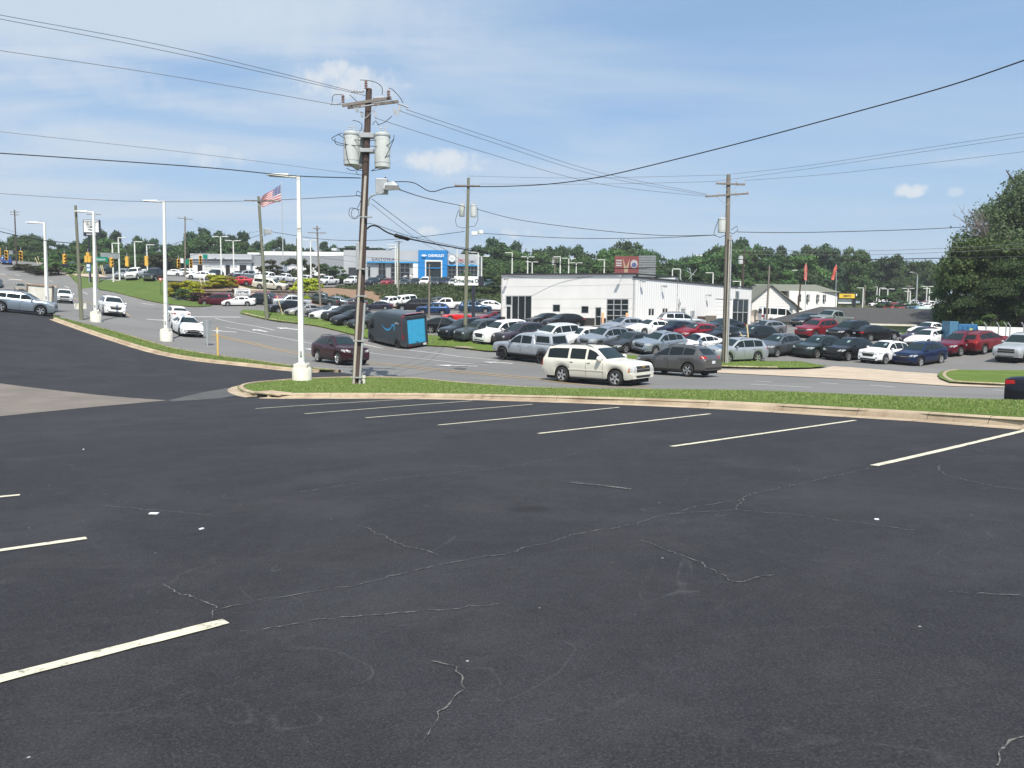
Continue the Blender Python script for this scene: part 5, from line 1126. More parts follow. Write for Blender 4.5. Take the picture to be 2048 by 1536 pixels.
# ---- wires
W=wpx
W('upper of two wires running off the top left corner',[(704,182,D0),(350,96,30.5),(-30,24,27),(-350,-42,24)],.012,M_ALW); W('second of two wires running off the top left corner',[(735,192,D0+.2),(350,106,30.7),(-30,32,27.2),(-350,-30,24.2)],.012,M_ALW)
W('wire from the left crossarm end sloping up to the left edge',[(662,208,D0),(330,150,32),(-20,98,29),(-350,48,27)],.012,M_ALW)
W('thin wire reaching the big pole below its transformers',[(722,350,D0),(400,308,33),(-20,261,31),(-350,222,29)],.009,M_ALW)
W('twisted black cable from the big pole to the left edge',[(722,356,D0),(580,351,34.4),(400,334,33.4),(-20,305,31),(-350,285,29)],.022)
W('thin level wire crossing behind the lamp posts at left',[(722,391,D0),(490,402,48),(250,402,52),(-30,385,50)],.017,M_ALW)
W('upper wire from the big pole down to the pole on the grass tip',[(812,219,D0),(1000,281,40),(1200,345,47),(1412,388,56)],.012,M_ALW); W('middle wire from the big pole down to the pole on the grass tip',[(800,222,D0),(980,283,40),(1200,352,47),(1416,391,56)],.012,M_ALW); W('lower wire from the big pole down to the pole on the grass tip',[(750,236,D0),(960,302,40),(1200,368,48),(1425,394,56)],.012,M_ALW)
W('thick service cable sagging from the big pole and rising off the right edge',[(778,364,D0),(825,365,D0-.3),(862,383,D0-.5),(905,374,D0-1),(1000,373,33),(1100,368,31.5),(1200,354,30),(1330,324,28),(1500,281,26),(1700,227,24),(1900,171,22),(2080,110,20),(2400,5,17)],.020)
W('cable from the lamp on the big pole to the two transformer pole',[(795,378,D0),(840,393,40),(881,403,46),(920,411,62),(931,416,66)],.022); W('cable from the two transformer pole to the pole on the grass tip',[(950,417,66),(1040,440,64),(1200,461,61),(1330,471,58),(1432,470,56)],.022)
W('lower communication cable linking the flag side pole and the two transformer pole',[(540,463,82),(640,478,80),(735,481,76),(830,475,72),(929,463,66)],.024); W('lower communication cable from the two transformer pole to the grass tip pole',[(955,466,66),(1130,476,62),(1300,476,59),(1432,470,56)],.022)
W('service cable from the grass tip pole to the right edge',[(1474,464,56),(1600,465,56),(1800,460,56),(1930,454,56),(2100,444,56)],.024)
W('first thin wire sloping down behind the blue portal',[(744,398,D0),(830,462,45),(890,499,60),(935,530,80)],.014); W('second thin wire sloping down behind the blue portal',[(743,408,D0),(830,475,45),(900,515,62),(932,533,80)],.011,M_ALW)
W('heavy black cable from the big pole past its splice case toward the white building',[(734,458,D0),(742,452,D0),(755,453,D0),(780,467,35.2),(825,479,36),(920,497,41),(1020,514,47),(1130,529,52),(1250,537,55),(1360,531,56),(1452,517,56)],.035)
W('messenger wire above the heavy black cable',[(734,447,D0),(752,450,D0),(825,474,36),(920,494,41),(1020,511,47),(1130,526,52)],.012)
W('heavy cable from the grass tip pole over the trees to the right edge',[(1454,517,56),(1560,522,56),(1750,519,56),(1900,516,56),(2100,512,56)],.030); W('middle low wire over the trees at right',[(1458,508,56),(1700,510,56),(1900,504,56),(2100,493,56)],.014,M_ALW); W('upper low wire over the trees at right',[(1458,500,56),(1700,502,56),(1900,496,56),(2100,484,56)],.014,M_ALW)
W('highest wire from the grass tip pole to the right edge',[(1453,349,56),(1600,333,52),(1850,296,45),(2100,258,40)],.011,M_ALW); W('second high wire from the grass tip pole to the right edge',[(1435,362,56),(1600,340,52),(1850,303,45),(2100,266,40)],.011,M_ALW); W('third high wire from the grass tip pole to the right edge',[(1488,361,56),(1650,349,52),(1850,327,46),(2100,297,41)],.011,M_ALW)
W('upper faint wire between the two transformer pole and the grass tip pole',[(937,352,66),(1150,356,62),(1453,350,56)],.012,M_ALW); W('lower faint wire between the two transformer pole and the grass tip pole',[(958,368,66),(1200,368,61),(1433,363,56)],.012,M_ALW)
W('thick cable crossing the far left of the road',[(0,463,60),(30,470,61),(90,481,63),(153,487,66),(215,491,72)],.03); W('thin wire running left from the leaning pole',[(158,487,66),(80,478,75),(0,455,90)],.014,M_ALW)
W('first low wire crossing before the upper lot',[(641,508,122),(800,520,120),(1000,545,110),(1030,550,97)],.02); W('second low wire crossing before the upper lot',[(641,515,122),(780,532,120),(935,540,110)],.02)
W('low wire from the far crossarm pole to the flag side pole',[(380,438,142),(450,470,120),(520,462,82)],.015,M_ALW)
W('black service wire draped along the top edge of the white building',[(1016,552,93.5),(1060,556,92),(1120,557,90),(1190,553,87),(1255,549,84.5)],.02)
q0=V(800,474,35.6); sc_=thing('splice_case','black cylindrical splice case hanging on the heavy cable right of the big pole','splice case',tuple(q0)); a=V(788,470,35.3)-q0; b=V(819,479,35.9)-q0
MB().tube([a,a.lerp(b,.08),a.lerp(b,.92),b],[.03,.085,.085,.03],12).build('case',M_BLKW,sc_,True,50); m=MB()
for k in (.15,.5,.85): m.tube([a.lerp(b,k-.02),a.lerp(b,k+.02)],.095,12)
m.build('clamp',M_TRIM,sc_)
# ---- white lamp posts along the lot
def lamp(label,bp,topy,topx,Dm,side=-1,heads=2.0):
    b=g(*bp); d=(Vector(b)-Vector((0,0,EYE))).dot(Vector(_fw)); b=Vector((b.x,b.y,H(b.x,b.y))); t=thing('lamp_post',label,'lamp post',tuple(b),0,'white lamp posts along the lot'); top=V(topx,topy,d)-b; hgt=top.z
    MB().lathe([(.44,-.1),(.44,.66),(.42,.69),(.0,.70)],n=28).build('base',M_CREAMB,t,True,50); MB().box((0,0,.775),(.62,.62,.19)).box((0,0,.88),(.42,.42,.06)).build('base_plate',M_CREAMB,t,bevel=.02)
    r=.095; MB().hexa([(-r*1.3,-r*1.3,.70),(r*1.3,-r*1.3,.70),(r*1.3,r*1.3,.70),(-r*1.3,r*1.3,.70),(top.x-r*.8,top.y-r*.8,hgt),(top.x+r*.8,top.y-r*.8,hgt),(top.x+r*.8,top.y+r*.8,hgt),(top.x-r*.8,top.y+r*.8,hgt)]).build('post',M_LAMPW,t,bevel=.015)
    m=MB()
    for x_ in(-.25,.25):
        for y_ in(-.25,.25): m.lathe([(.03,.86),(.03,.93),(0,.94)],(x_,y_,0),8)
    m.build('anchor_bolt',M_GALV,t); MB().box((0,-.125,1.35),(.11,.012,.22)).build('hand_hole_cover',M_SBACK0,t)
    ax=Vector((-.90,-.30,0)).normalized(); e=top+ax*.45
    MB().tube([top-Vector((0,0,.09)),e-Vector((0,0,.07))],.06,8).build('arm',M_LAMPW,t,True)
    n=Vector((-ax.y,ax.x,0)); A=e; B=e+ax*.98
    m=MB(); m.hexa([tuple(A-n*.13-Vector((0,0,.12))),tuple(B-n*.15-Vector((0,0,.06))),tuple(B+n*.15-Vector((0,0,.06))),tuple(A+n*.13-Vector((0,0,.12))),tuple(A-n*.11+Vector((0,0,.05))),tuple(B-n*.10+Vector((0,0,-.01))),tuple(B+n*.10+Vector((0,0,-.01))),tuple(A+n*.11+Vector((0,0,.05)))]); h_=m.build('lamp_head',M_LAMPW,t,bevel=.02)
    c=A.lerp(B,.5)-Vector((0,0,.105)); MB().box(tuple(c),(.75,.2,.03),math.atan2(ax.y,ax.x)).build('lens',M_LENS,h_)
lamp('nearest white lamp post, on the near grass left of the big wooden pole',(604,765),351,597,0)
lamp('second nearest white lamp post, on the verge beside the two white sedans',(333,682),402,328,0)
lamp('third white lamp post, beside the leaning pole on the left verge',(192,644),423,187,0)
lamp('farthest white lamp post, behind the white trailer at left',(95,626),445,89,0)
# distant light poles
GL='slim white light poles on the distant lots'
def far_light(i,x,yt,yb,depth,kind,where):
    b=V(x,yb,depth); b.z=H(b.x,b.y) if yb>599 or x<960 else b.z; tp=V(x,yt,depth); t=thing('light_pole',where,'light pole',tuple(b),0,GL); h=tp.z-b.z
    MB().tube([(0,0,0),(0,0,h)],[.16,.12],8).build('post',M_LAMPW,t,True)
    s=1.3
    if kind=='d': MB().box((-s*.7,0,h),(s,.4,.14)).box((s*.7,0,h),(s,.4,.14)).build('lamp_head',M_LAMPW,t,bevel=.03)
    elif kind=='r': MB().box((s*.6,0,h),(s*1.2,.4,.14)).build('lamp_head',M_LAMPW,t,bevel=.03)
    else: MB().box((-s*.6,0,h),(s*1.2,.4,.14)).build('lamp_head',M_LAMPW,t,bevel=.03)
FL=[(226,487,532,150,'r','white light pole behind the green street sign'),(239,476,545,150,'r','tall white light pole left of three trucks on the hill'),(271,484,547,150,'r','white light pole above the middle truck on the hill'),(295,490,545,155,'r','white light pole above the black truck on the hill'),(405,498,512,215,'r','short white light pole rising over the left end of the service building'),(423,490,512,215,'d','double light pole over the service building roof'),(443,474,556,160,'d','tall double light pole before the first service door'),(468,482,556,160,'d','double light pole before the second service door'),
(622,481,566,158,'d','double light pole just right of the nearest lamp post'),(791,490,570,158,'l','left one of twin white poles before the showroom'),(795,496,572,152,'l','right one of twin white poles before the showroom'),(914,497,560,160,'l','white light pole on the right side of the blue portal'),(956,505,560,162,'l','white light pole at the right end of the showroom'),(963,513,565,158,'d','double light pole directly behind the car lot sign'),(1024,506,560,170,'l','white light pole at the left end of the white building roof'),(1055,514,560,180,'d','double light pole over the left part of the white building'),(1064,524,560,190,'d','short double light pole over the left part of the white building'),(1120,514,560,175,'l','white light pole beside the pale wire pole'),(1137,517,560,180,'d','light pole without arm over the middle of the white building'),(1152,526,560,190,'d','cross shaped light pole over the middle of the white building'),(1208,520,560,175,'l','white light pole left of the red billboard'),
(1344,538,575,170,'r','light pole left of the pair over the striped building'),(1360,539,575,175,'l','light pole right of the pair over the striped building'),(1425,546,585,160,'l','light pole over the striped wall left of the wooden pole'),(1480,563,590,150,'l','short light pole at the end of the striped building roof'),(1594,541,600,185,'d','light pole over the ridge of the white house'),(1725,576,610,190,'l','light pole right of the small yellow sign'),(1753,574,600,215,'l','left of two short light poles over the shingle roof'),(1758,576,600,215,'r','right of two short light poles over the shingle roof'),(1774,578,611,190,'d','double light pole over the shingle roof'),(1814,577,618,205,'d','light pole left of the cobra head lamp'),(1819,583,618,190,'l','short light pole left of the cobra head lamp'),(1852,573,612,200,'d','double light pole right of the cobra head lamp'),(1857,577,616,190,'l','tall light pole right of the cobra head lamp'),(1871,585,614,195,'l','last light pole before the big trees')]
for i,(x,yt,yb,dp,k,w_) in enumerate(FL): far_light(i,x,yt,yb,dp,k,w_)
q=V(1832,622,150); q.z=H(q.x,q.y); t=thing('street_lamp','grey cobra head street lamp over the long shingle roof','street lamp',tuple(q)); tp=V(1835,550,150)-q; MB().tube([(0,0,0),tuple(tp)],[.16,.1],8).build('post',M_GALV,t,True); MB().tube([tuple(tp),tuple(tp+Vector((-.3,0,.3))),tuple(tp+Vector((-1.0,0,.5)))],.05,6).build('arm',M_GALV,t,True); MB().box(tuple(tp+Vector((-1.2,0,.5))),(.7,.3,.15)).build('lamp_head',M_GALV,t,bevel=.04)
# ---- traffic signals on span wires
M_SIG=mat('signal_yellow',(.68,.40,.07),.5); SIGN=0
def signal(x,y,depth,face,label,cluster=False):
    q=V(x,y,depth); t=thing('traffic_signal',label,'traffic light',tuple(q),R(face),'yellow traffic signals hung over the intersection')
    def head(dx,n,dz):
        m=MB(); m.box((dx,0,dz),(.34,.22,.345*n+.04)); m.build('housing',M_SIG,t,bevel=.025); m2=MB(); m3=MB()
        for k in range(n):
            z=dz+(k-(n-1)/2)*.345; m2.lathe([(.115,-.115),(.115,-.118),(0,-.12)],(dx,0,z),12,'Y')
            for a in range(9):
                a0,a1=R(20*a),R(20*(a+1)); c0,s0,c1,s1=math.cos(a0),math.sin(a0),math.cos(a1),math.sin(a1); m3.quad((dx+.13*c0,-.11,z+.13*s0),(dx+.13*c1,-.11,z+.13*s1),(dx+.125*c1,-.34,z+.12*s1),(dx+.125*c0,-.34,z+.12*s0))
        m2.build('lens',M_TRIM,t); m3.build('visor',M_SIG,t)
    if cluster: head(-.19,2,-.18); head(.19,2,-.18); head(0,1,.36)
    else: head(0,3,0)
    MB().tube([(0,0,.5),(0,0,.95)],.03,6).build('hanger',M_GALV,t)
D=86
SG=[(-2,505,15,'yellow traffic signal cut by the left edge of the photo',0),(13,511,20,'yellow traffic signal above the blue pickup at far left',0),(42,512,20,'yellow traffic signal between the blue pickup and the farthest lamp post',0),(129,518,60,'traffic signal with dark lenses left of the leaning pole',0),(176,515,180,'five section traffic signal cluster seen from behind by the third lamp post',1),(223,525,60,'traffic signal with dark lenses under the grey sign back',0),(254,523,180,'signal seen from behind above the middle truck on the hill',0),(293,522,180,'signal seen from behind above the black truck on the hill',0),(357,527,30,'traffic signal nearest the yellow shrubs on the right span',0),(382,527,20,'middle traffic signal of the right span before the service building',0),(401,520,20,'rightmost traffic signal before the service building',0)]
for x,y,f,lb,cl in SG: signal(x,y,D if x<300 else 92,f,lb,bool(cl))
W('span wire carrying the signals at the left edge',[(-60,480,D),(0,489,D),(45,494,D),(130,500,D),(165,497,68)],.02,name='span_wire',cat='span wire'); W('span wire carrying the signals over the grass hill',[(160,488,68),(176,493,D),(223,507,D),(254,506,D),(293,503,D),(371,480,92)],.02,name='span_wire',cat='span wire'); W('span wire carrying the three signals before the service building',[(345,512,92),(357,511,92),(382,511,92),(401,505,92),(440,495,90),(519,470,83)],.02,name='span_wire',cat='span wire')
def panel_sign(name,label,cat,x0,y0,x1,y1,depth,m,th=.06,ang=None,group=None):
    a=V(x0,y1,depth); b=V(x1,y0,depth); c=(a+b)/2; w=(Vector((b.x,b.y))-Vector((a.x,a.y))).length; t=thing(name,label,cat,tuple(c),0 if ang is None else ang,group); MB().box((0,0,0),(w,th,abs(b.z-a.z))).build('panel',m,t,bevel=.01); return t,w,abs(b.z-a.z)
M_SGREEN=mat('sign_green',(.0,.20,.13),.5,var=0); M_SWHITE=mat('sign_white',(.74,.75,.74),.5,var=.03); M_SBACK=mat('sign_back',(.30,.33,.33),.5,.4); M_SDARK=mat('sign_dark',(.015,.018,.03),.5,var=0); M_TXTK=mat('text_dark',(.02,.02,.035),.6,var=0)
t,w,h=panel_sign('street_sign','green street name sign hanging right of the third lamp post','street sign',191,514,216,523,D-1,M_SGREEN); text('Gaston',.36,M_SWHITE,t,(-.08,-.045,-.12),(1,0,0))
t,w,h=panel_sign('street_sign','small green sign on the span before the service building','street sign',371,519,378,529,91,M_SGREEN); t,w,h=panel_sign('street_sign','small green sign at the right end of the span','street sign',406,509,415,517,91,M_SGREEN)
panel_sign('lane_sign','white lane sign beside the signals before the service building','sign',361,517,367,526,91,M_SWHITE)
panel_sign('sign_back','long grey back of a sign above the green street sign','sign',201,506,238,517,D+4,M_SBACK)
panel_sign('sign_back','small grey panel beside the signals at far left','sign',18,501,26,509,D+4,M_SBACK)
t,w,h=panel_sign('route_sign','blue and white route sign standing on the grass hill','sign',173,528,181,543,108,mat('sign_blue',(.10,.22,.45),.5)); MB().box((0,0,.3),(.42,.08,.35)).build('lettering',M_SWHITE,t); MB().box((0,0,-.25),(.42,.08,.3)).build('lettering',M_SWHITE,t); MB().tube([(0,.06,-.5),(0,.06,-2.2)],.04,6).build('post',M_GALV,t)
# no entry style triangle sign
q=g(322,591,60); t=thing('yield_sign','small triangular red bordered sign on a post at the foot of the grass hill','sign',tuple(q)); top=(V(322,556,(q-Vector((0,0,EYE))).dot(Vector(_fw)))-q).z
MB().tube([(0,0,0),(0,0,top)],.035,6).build('post',M_TRIM,t); m=MB(); s_=.40; m.poly([(-s_,-.05,top+.02),(s_,-.05,top+.02),(0,-.05,top-.68)]); m.build('plate',mat('sign_red',(.45,.03,.02),.5,var=0),t); m=MB(); m.poly([(-s_*.5,-.06,top-.09),(s_*.5,-.06,top-.09),(0,-.06,top-.44)]); m.build('centre',M_SWHITE,t)
# ---- small things by the verge
q=g(415,691); t=thing('sign_back','grey sign seen from behind on the verge left of the yellow marker post','sign',tuple(q)); d_=(q-Vector((0,0,EYE))).dot(Vector(_fw)); hh=(V(415,640,d_)-q).z; MB().box((0,0,hh*.5),(.09,.07,hh)).build('post',M_GALV,t); MB().box((.0,-.0,hh-.62),(.52,.035,1.2),R(30)).build('plate',M_SBACK,t,bevel=.01)
q=g(436,716); d_=(q-Vector((0,0,EYE))).dot(Vector(_fw)); hh=(V(438,655,d_)-q).z; t=thing('marker_post','pale yellow marker post on the verge left of the nearest lamp post','marker post',tuple(q)); MB().lathe([(.065,-.1),(.065,hh-.06),(.05,hh),(0,hh)],n=12).build('post',M_YELP,t,True,50); MB().lathe([(.068,hh-.35),(.068,hh-.12)],n=12).build('band',M_CREAMB,t,True)
for x,y0,y1,lb in((155,606,619,'left one of two small pale boxes on the leaning pole'),(168,606,618,'right one of two small pale boxes on the leaning pole')):
    q=g(x,633); d_=(q-Vector((0,0,EYE))).dot(Vector(_fw)); p=V(x,(y0+y1)/2,d_); t=thing('yard_sign',lb.replace('boxes on','signs beside'),'yard sign',tuple(q)); hh=(p-q).z; MB().box((0,0,hh),(.5,.03,.5)).build('panel',M_CREAMB,t); MB().tube([(-.2,0,0),(-.2,0,hh)],.012,5).tube([(.2,0,0),(.2,0,hh)],.012,5).build('stake',M_GALV,t)
for x,yb,w_,h_,lb,tx in((540,623,.9,.65,'small white sign on the island nose beside the wooden pole','SALE'),(612,598,.55,.5,'tiny white sign behind the nearest lamp post on the bank',None),(365,593,.5,.5,'tiny pale sign at the foot of the purple shrubs',None),(735,657,1.3,.95,'white feather shaped sign between the big pole and the delivery van','SALE')):
    q=g(x,yb); t=thing('yard_sign',lb,'yard sign',tuple(q)); MB().box((0,0,.25+h_/2),(w_,.03,h_),-.3).build('panel',M_SWHITE,t,bevel=.005); MB().tube([(-w_*.3,0,0),(-w_*.3,0,.3)],.012,5).tube([(w_*.3,0,0),(w_*.3,0,.3)],.012,5).build('stake',M_GALV,t)
    if tx: o=text(tx,h_*.45,M_TXTK,t,(0,-.06,.25+h_*.35),(math.cos(-.3),math.sin(-.3),0))
# guy wires and leaning tan stakes
def stick(label,a,b,r,m,name='guy_wire',cat='guy wire'):
    A=g(*a); d_=(A-Vector((0,0,EYE))).dot(Vector(_fw)); B=V(*b,d_+.5); t=MB().tube([A,B],r,6).build(name,m,None,True); tag(t,label,cat)
M_TANP=mat('tan_guard',(.55,.44,.24),.6)
stick('tan guy wire guard leaning on the island left of the nearest lamp post',(566,631),(554,592),.05,M_TANP); stick('thin guy wire right of the delivery van on the island',(862,690),(885,634),.02,M_ALW); stick('guy wire below the pole on the mulch bank',(651,607),(642,591),.06,M_TANP)
stick('left one of two yellow guy guards in the yellow shrubs',(405,577),(399,555),.07,M_TANP); stick('right one of two yellow guy guards in the yellow shrubs',(412,576),(407,553),.06,M_SWHITE)
stick('guy wire guard standing right of the wooden pole on the grass tip',(1501,722),(1494,650),.05,M_TANP); stick('short leaning guy guard right of the wooden pole on the grass tip',(1500,695),(1479,664),.04,M_TANP)
stick('left one of two tan stakes on the crest above the road',(76,528),(70,515),.07,M_TANP); stick('right one of two tan stakes on the crest above the road',(81,528),(75,513),.07,M_TANP); stick('left one of two tan guards before the green pickup',(206,550),(201,530),.07,M_TANP); stick('right one of two tan guards before the green pickup',(209,550),(204,530),.07,M_TANP)
stick('thin guard leaning beside the dark navy pickup',(163,549),(170,533),.05,M_TANP)
# orange bollards
for x,yb,yt,lb in((1205,656,625,'orange bollard left of the glass garage door'),(1253,640,626,'orange bollard right of the glass garage door')):
    p=V(x,656,85.5 if x<1240 else 83.2); p.z=H(p.x,p.y); t=thing('bollard',lb,'bollard',tuple(p)); MB().lathe([(.13,-.1),(.13,1.45),(.09,1.55),(0,1.58)],n=14).build('post',M_ORA,t,True,50); MB().lathe([(.16,-.02),(.16,.05),(.13,.06)],n=14).build('collar',M_KERB,t)
# white trailer by the verge
p=V(84,620,70); p=Vector((p.x,p.y,0)); t=thing('utility_trailer','beige and wood sided trailer beside the pale blue wagon at the left verge','trailer'); t.matrix_world=ground_matrix(p.x,p.y,14,0)
MB().box((0,0,1.45),(2.0,1.4,1.50)).build('box',M_CREAMB,t,bevel=.02); m=MB()
for x in(-1.02,1.02): m.box((x,-.72,1.35),(.12,.12,1.9))
m.build('corner_post',M_WOODT,t); MB().box((0,-.74,2.24),(2.1,.08,.10)).box((0,.74,2.24),(2.1,.08,.10)).build('top_rail',mat('trailer_rail',(.30,.22,.15),.7),t)
for sg in(1,-1): MB().lathe([(0,-.1),(.3,-.1),(.34,-.06),(.34,.06),(.3,.1),(0,.1)],(0,sg*.6,.34),18,'Y').build('wheel',M_TYRE,t,True,40)
MB().box((0,0,.62),(1.95,1.2,.1)).build('chassis',M_TRIM,t)
# ================================================================ BUILDINGS AND SIGNS
M_WALL=mat('white_siding',(.84,.83,.80),.6,0,var=.05,scale=.4); M_WALL2=mat('white_metal_siding',(.84,.84,.83),.45,0,var=.04,scale=.5); M_ROOFD=mat('dark_coping',(.035,.035,.04),.5); M_WAIN=mat('dark_wainscot',(.035,.035,.038),.7)
M_WIN=mk_glass('shop_glass',(.02,.028,.032),.05); M_FRM=mat('alu_frame',(.50,.52,.53),.45,.3); M_PANEL=mat('grey_panel',(.43,.45,.47),.45,.1,var=.05,scale=.2); M_BLUE=mat('portal_blue',(.008,.20,.52),.4,0,var=.04,scale=.3); M_ROOFG=mat('roof_membrane',(.10,.10,.10),.9)
def wallbox(name,P0,u,w_len,depth_len,z0,z1,m,parent,inset=0):
    n=Vector((-u.y,u.x,0)); a=P0; pts=[a,a+u*w_len,a+u*w_len+n*depth_len,a+n*depth_len]; return MB().hexa([(p.x,p.y,z0) for p in pts]+[(p.x,p.y,z1) for p in pts]).build(name,m,parent)
# ---- white building.  local frame: origin at the near corner; +X along striped wall, +Y along front wall
c0=V(1267,655,84); c0.z=H(c0.x,c0.y); ux=(V(1500,650,105)-c0); ux.z=0; ux.normalize(); uy=Vector((-ux.y,ux.x,0)); 
wb=thing('white_building','low white commercial building with glass garage door and striped metal side wall','building',tuple(c0)); wb.matrix_world=Matrix(((ux.x,uy.x,0,c0.x),(ux.y,uy.y,0,c0.y),(0,0,1,c0.z),(0,0,0,1)))
def loc(px,py,face):
    """local coordinates of an image point on the front (x=0) or side (y=0) wall"""
    d=ray(px,py); o=np.array([0,0,EYE])-np.array(c0); A=np.array([ux[:],uy[:],[0,0,1]]); o=A@o; d=A@d; k=0 if face=='f' else 1; t=-o[k]/d[k]; q=o+t*d; return (q[1] if face=='f' else q[0]),q[2]
FY,_=loc(1002,600,'f'); SX,_=loc(1502,620,'s'); _,ZT=loc(1268,548.7,'f'); _,zs0=loc(1276,556,'s'); _,zs1=loc(1502,577,'s')
ZB=-.6
# front block shell with openings cut as recesses: build wall panels around openings
def panels(parent,name,m,span,z0,z1,holes,face,off=0.,thick=.18,seam=None):
    xs=sorted({span[0],span[1],*[h[0] for h in holes],*[h[1] for h in holes]}); mb=MB()
    for a,b in zip(xs,xs[1:]):
        hs=sorted([h for h in holes if h[0]<=a+1e-6 and h[1]>=b-1e-6],key=lambda h:h[2]); z=z0
        for h in hs+[(0,0,z1,z1)]:
            if h[2]>z+1e-3:
                if face=='f': mb.box((off+thick/2,(a+b)/2,(z+h[2])/2),(thick,b-a,h[2]-z))
                else: mb.box(((a+b)/2,off+thick/2,(z+h[2])/2),(b-a,thick,h[2]-z))
            z=h[3]
    return mb.build(name,m,parent)
def rect(p,q,face):
    a=loc(p[0],p[1],face); b=loc(q[0],q[1],face); return (min(a[0],b[0]),max(a[0],b[0]),min(a[1],b[1]),max(a[1],b[1]))
ent=rect((1011,591.5),(1063,628),'f'); w1_=rect((1105,609),(1120,624),'f'); w2_=rect((1162,612),(1177,627),'f'); dr_=rect((1190,614),(1202,653),'f'); gd=rect((1213,598),(1256,655),'f')
ent=(ent[0],ent[1],0.05,ent[3]); dr_=(dr_[0],dr_[1],.05,dr_[3]); gd=(gd[0],gd[1],.05,gd[3])
HF=[ent,w1_,w2_,dr_,gd]; panels(wb,'wall',M_WALL,(0,FY),ZB,ZT,HF,'f')
_,zw=loc(1130,626,'f'); zw=.95
WH=[(h[0],h[1],ZB,h[3]) for h in (ent,dr_,gd)]; panels(wb,'wainscot',M_WAIN,(0.0,FY),ZB,zw,WH,'f',off=-.03,thick=.025)
m=MB()
for z in (1.9,3.0,4.15,5.1): m.box((-.004,FY/2,z),(.006,FY,.022))
for hh in (ent,w1_,w2_,dr_,gd): pass
def clipseams():
    m=MB()
    for z in (2.05,3.1,4.6):
        ys=[0]; segs=[]; hs=sorted([h for h in HF if h[2]<z<h[3]]); c=0
        for h in hs: segs.append((c,h[0])); c=h[1]
        segs.append((c,FY))
        for a,b in segs:
            if b-a>.05: m.box((-.004,(a+b)/2,z),(.010,b-a,.03))
    m.build('siding_seam',mat('seam_grey',(.52,.51,.48),.7,var=0),wb)
clipseams()
# front block body behind the wall
BD=9.0
MB().box((BD/2,.32,(zs1+ZT)/2-.1),(BD-.4,.2,ZT-zs1-.2)).box((BD/2,FY-.1,(ZB+ZT)/2),(BD,.2,ZT-ZB)).box((BD,FY/2,(ZB+ZT)/2),(.2,FY,ZT-ZB)).build('wall',M_WALL2,wb)
MB().box((BD/2+.1,FY/2,ZT-.35),(BD-.4,FY-.2,.1)).build('roof',M_ROOFG,wb)
_,ZTL=loc(1003,549.5,'f'); MB().hexa([(0,0,ZT-.01),(.18,0,ZT-.01),(.18,FY,ZT-.01),(0,FY,ZT-.01),(0,0,ZT),(.18,0,ZT),(.18,FY,ZTL),(0,FY,ZTL)]).build('wall',M_WALL,wb)
MB().hexa([(-.19,-.1,ZT-.01),(.23,-.1,ZT-.01),(.23,FY+.1,ZTL-.01),(-.19,FY+.1,ZTL-.01),(-.19,-.1,ZT+.13),(.23,-.1,ZT+.13),(.23,FY+.1,ZTL+.13),(-.19,FY+.1,ZTL+.13)]).build('coping',M_ROOFD,wb)
MB().box((BD/2,-.0,ZT+.062),(BD,.3,.13)).box((BD/2,FY,ZT+.058),(BD,.3,.13)).build('coping',M_ROOFD,wb)
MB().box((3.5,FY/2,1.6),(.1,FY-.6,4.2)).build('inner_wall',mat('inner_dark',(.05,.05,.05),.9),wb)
MB().box((1.9,FY/2,-.02),(3.2,FY-.6,.08)).build('floor_slab',M_OLD,wb)
def glazing(h,face,nx,nz,parent=wb,fr=.06,name='window',gl=M_WIN,rec=.08,doors=None,fm=M_FRM):
    a,b,z0,z1=h; w=b-a; hh=z1-z0; fo=lambda u,d,z:(d,u,z) if face=='f' else (u,d,z); sz=lambda du,dd,dz:(dd,du,dz) if face=='f' else (du,dd,dz)
    o=MB().box(fo((a+b)/2,rec,(z0+z1)/2),sz(w,.02,hh)).build(name,gl,parent); m=MB()
    for i in range(nx+1): m.box(fo(min(max(a+w*i/nx,a+fr/2),b-fr/2),rec-.03,(z0+z1)/2),sz(fr,.07,hh))
    for i in range(nz+1): m.box(fo((a+b)/2,rec-.028,min(max(z0+hh*i/nz,z0+fr/2),z1-fr/2)),sz(w-.002,.064,fr))
    m.build('frame',fm,o); return o
o=glazing((ent[0],ent[1]-(ent[1]-ent[0])*.24,ent[2],ent[3]),'f',3,1,fr=.09)
a_=ent[1]-(ent[1]-ent[0])*.24; o=glazing((a_,ent[1],2.35,ent[3]),'f',1,1,fr=.09); o=glazing((a_,ent[1],ent[2],2.35),'f',1,1,fr=.16,name='door',fm=M_SWHITE); MB().box((.0,a_+.25,1.1),(.05,.04,.5)).build('handle',M_TRIM,o)
glazing(w1_,'f',1,1,fr=.06); glazing(w2_,'f',1,1,fr=.06)
o=glazing(dr_,'f',1,2,fr=.10,name='door'); MB().box((.0,dr_[1]-.2,1.1),(.05,.04,.3)).build('handle',M_TRIM,o)
glazing(gd,'f',3,5,fr=.085,name='garage_door')
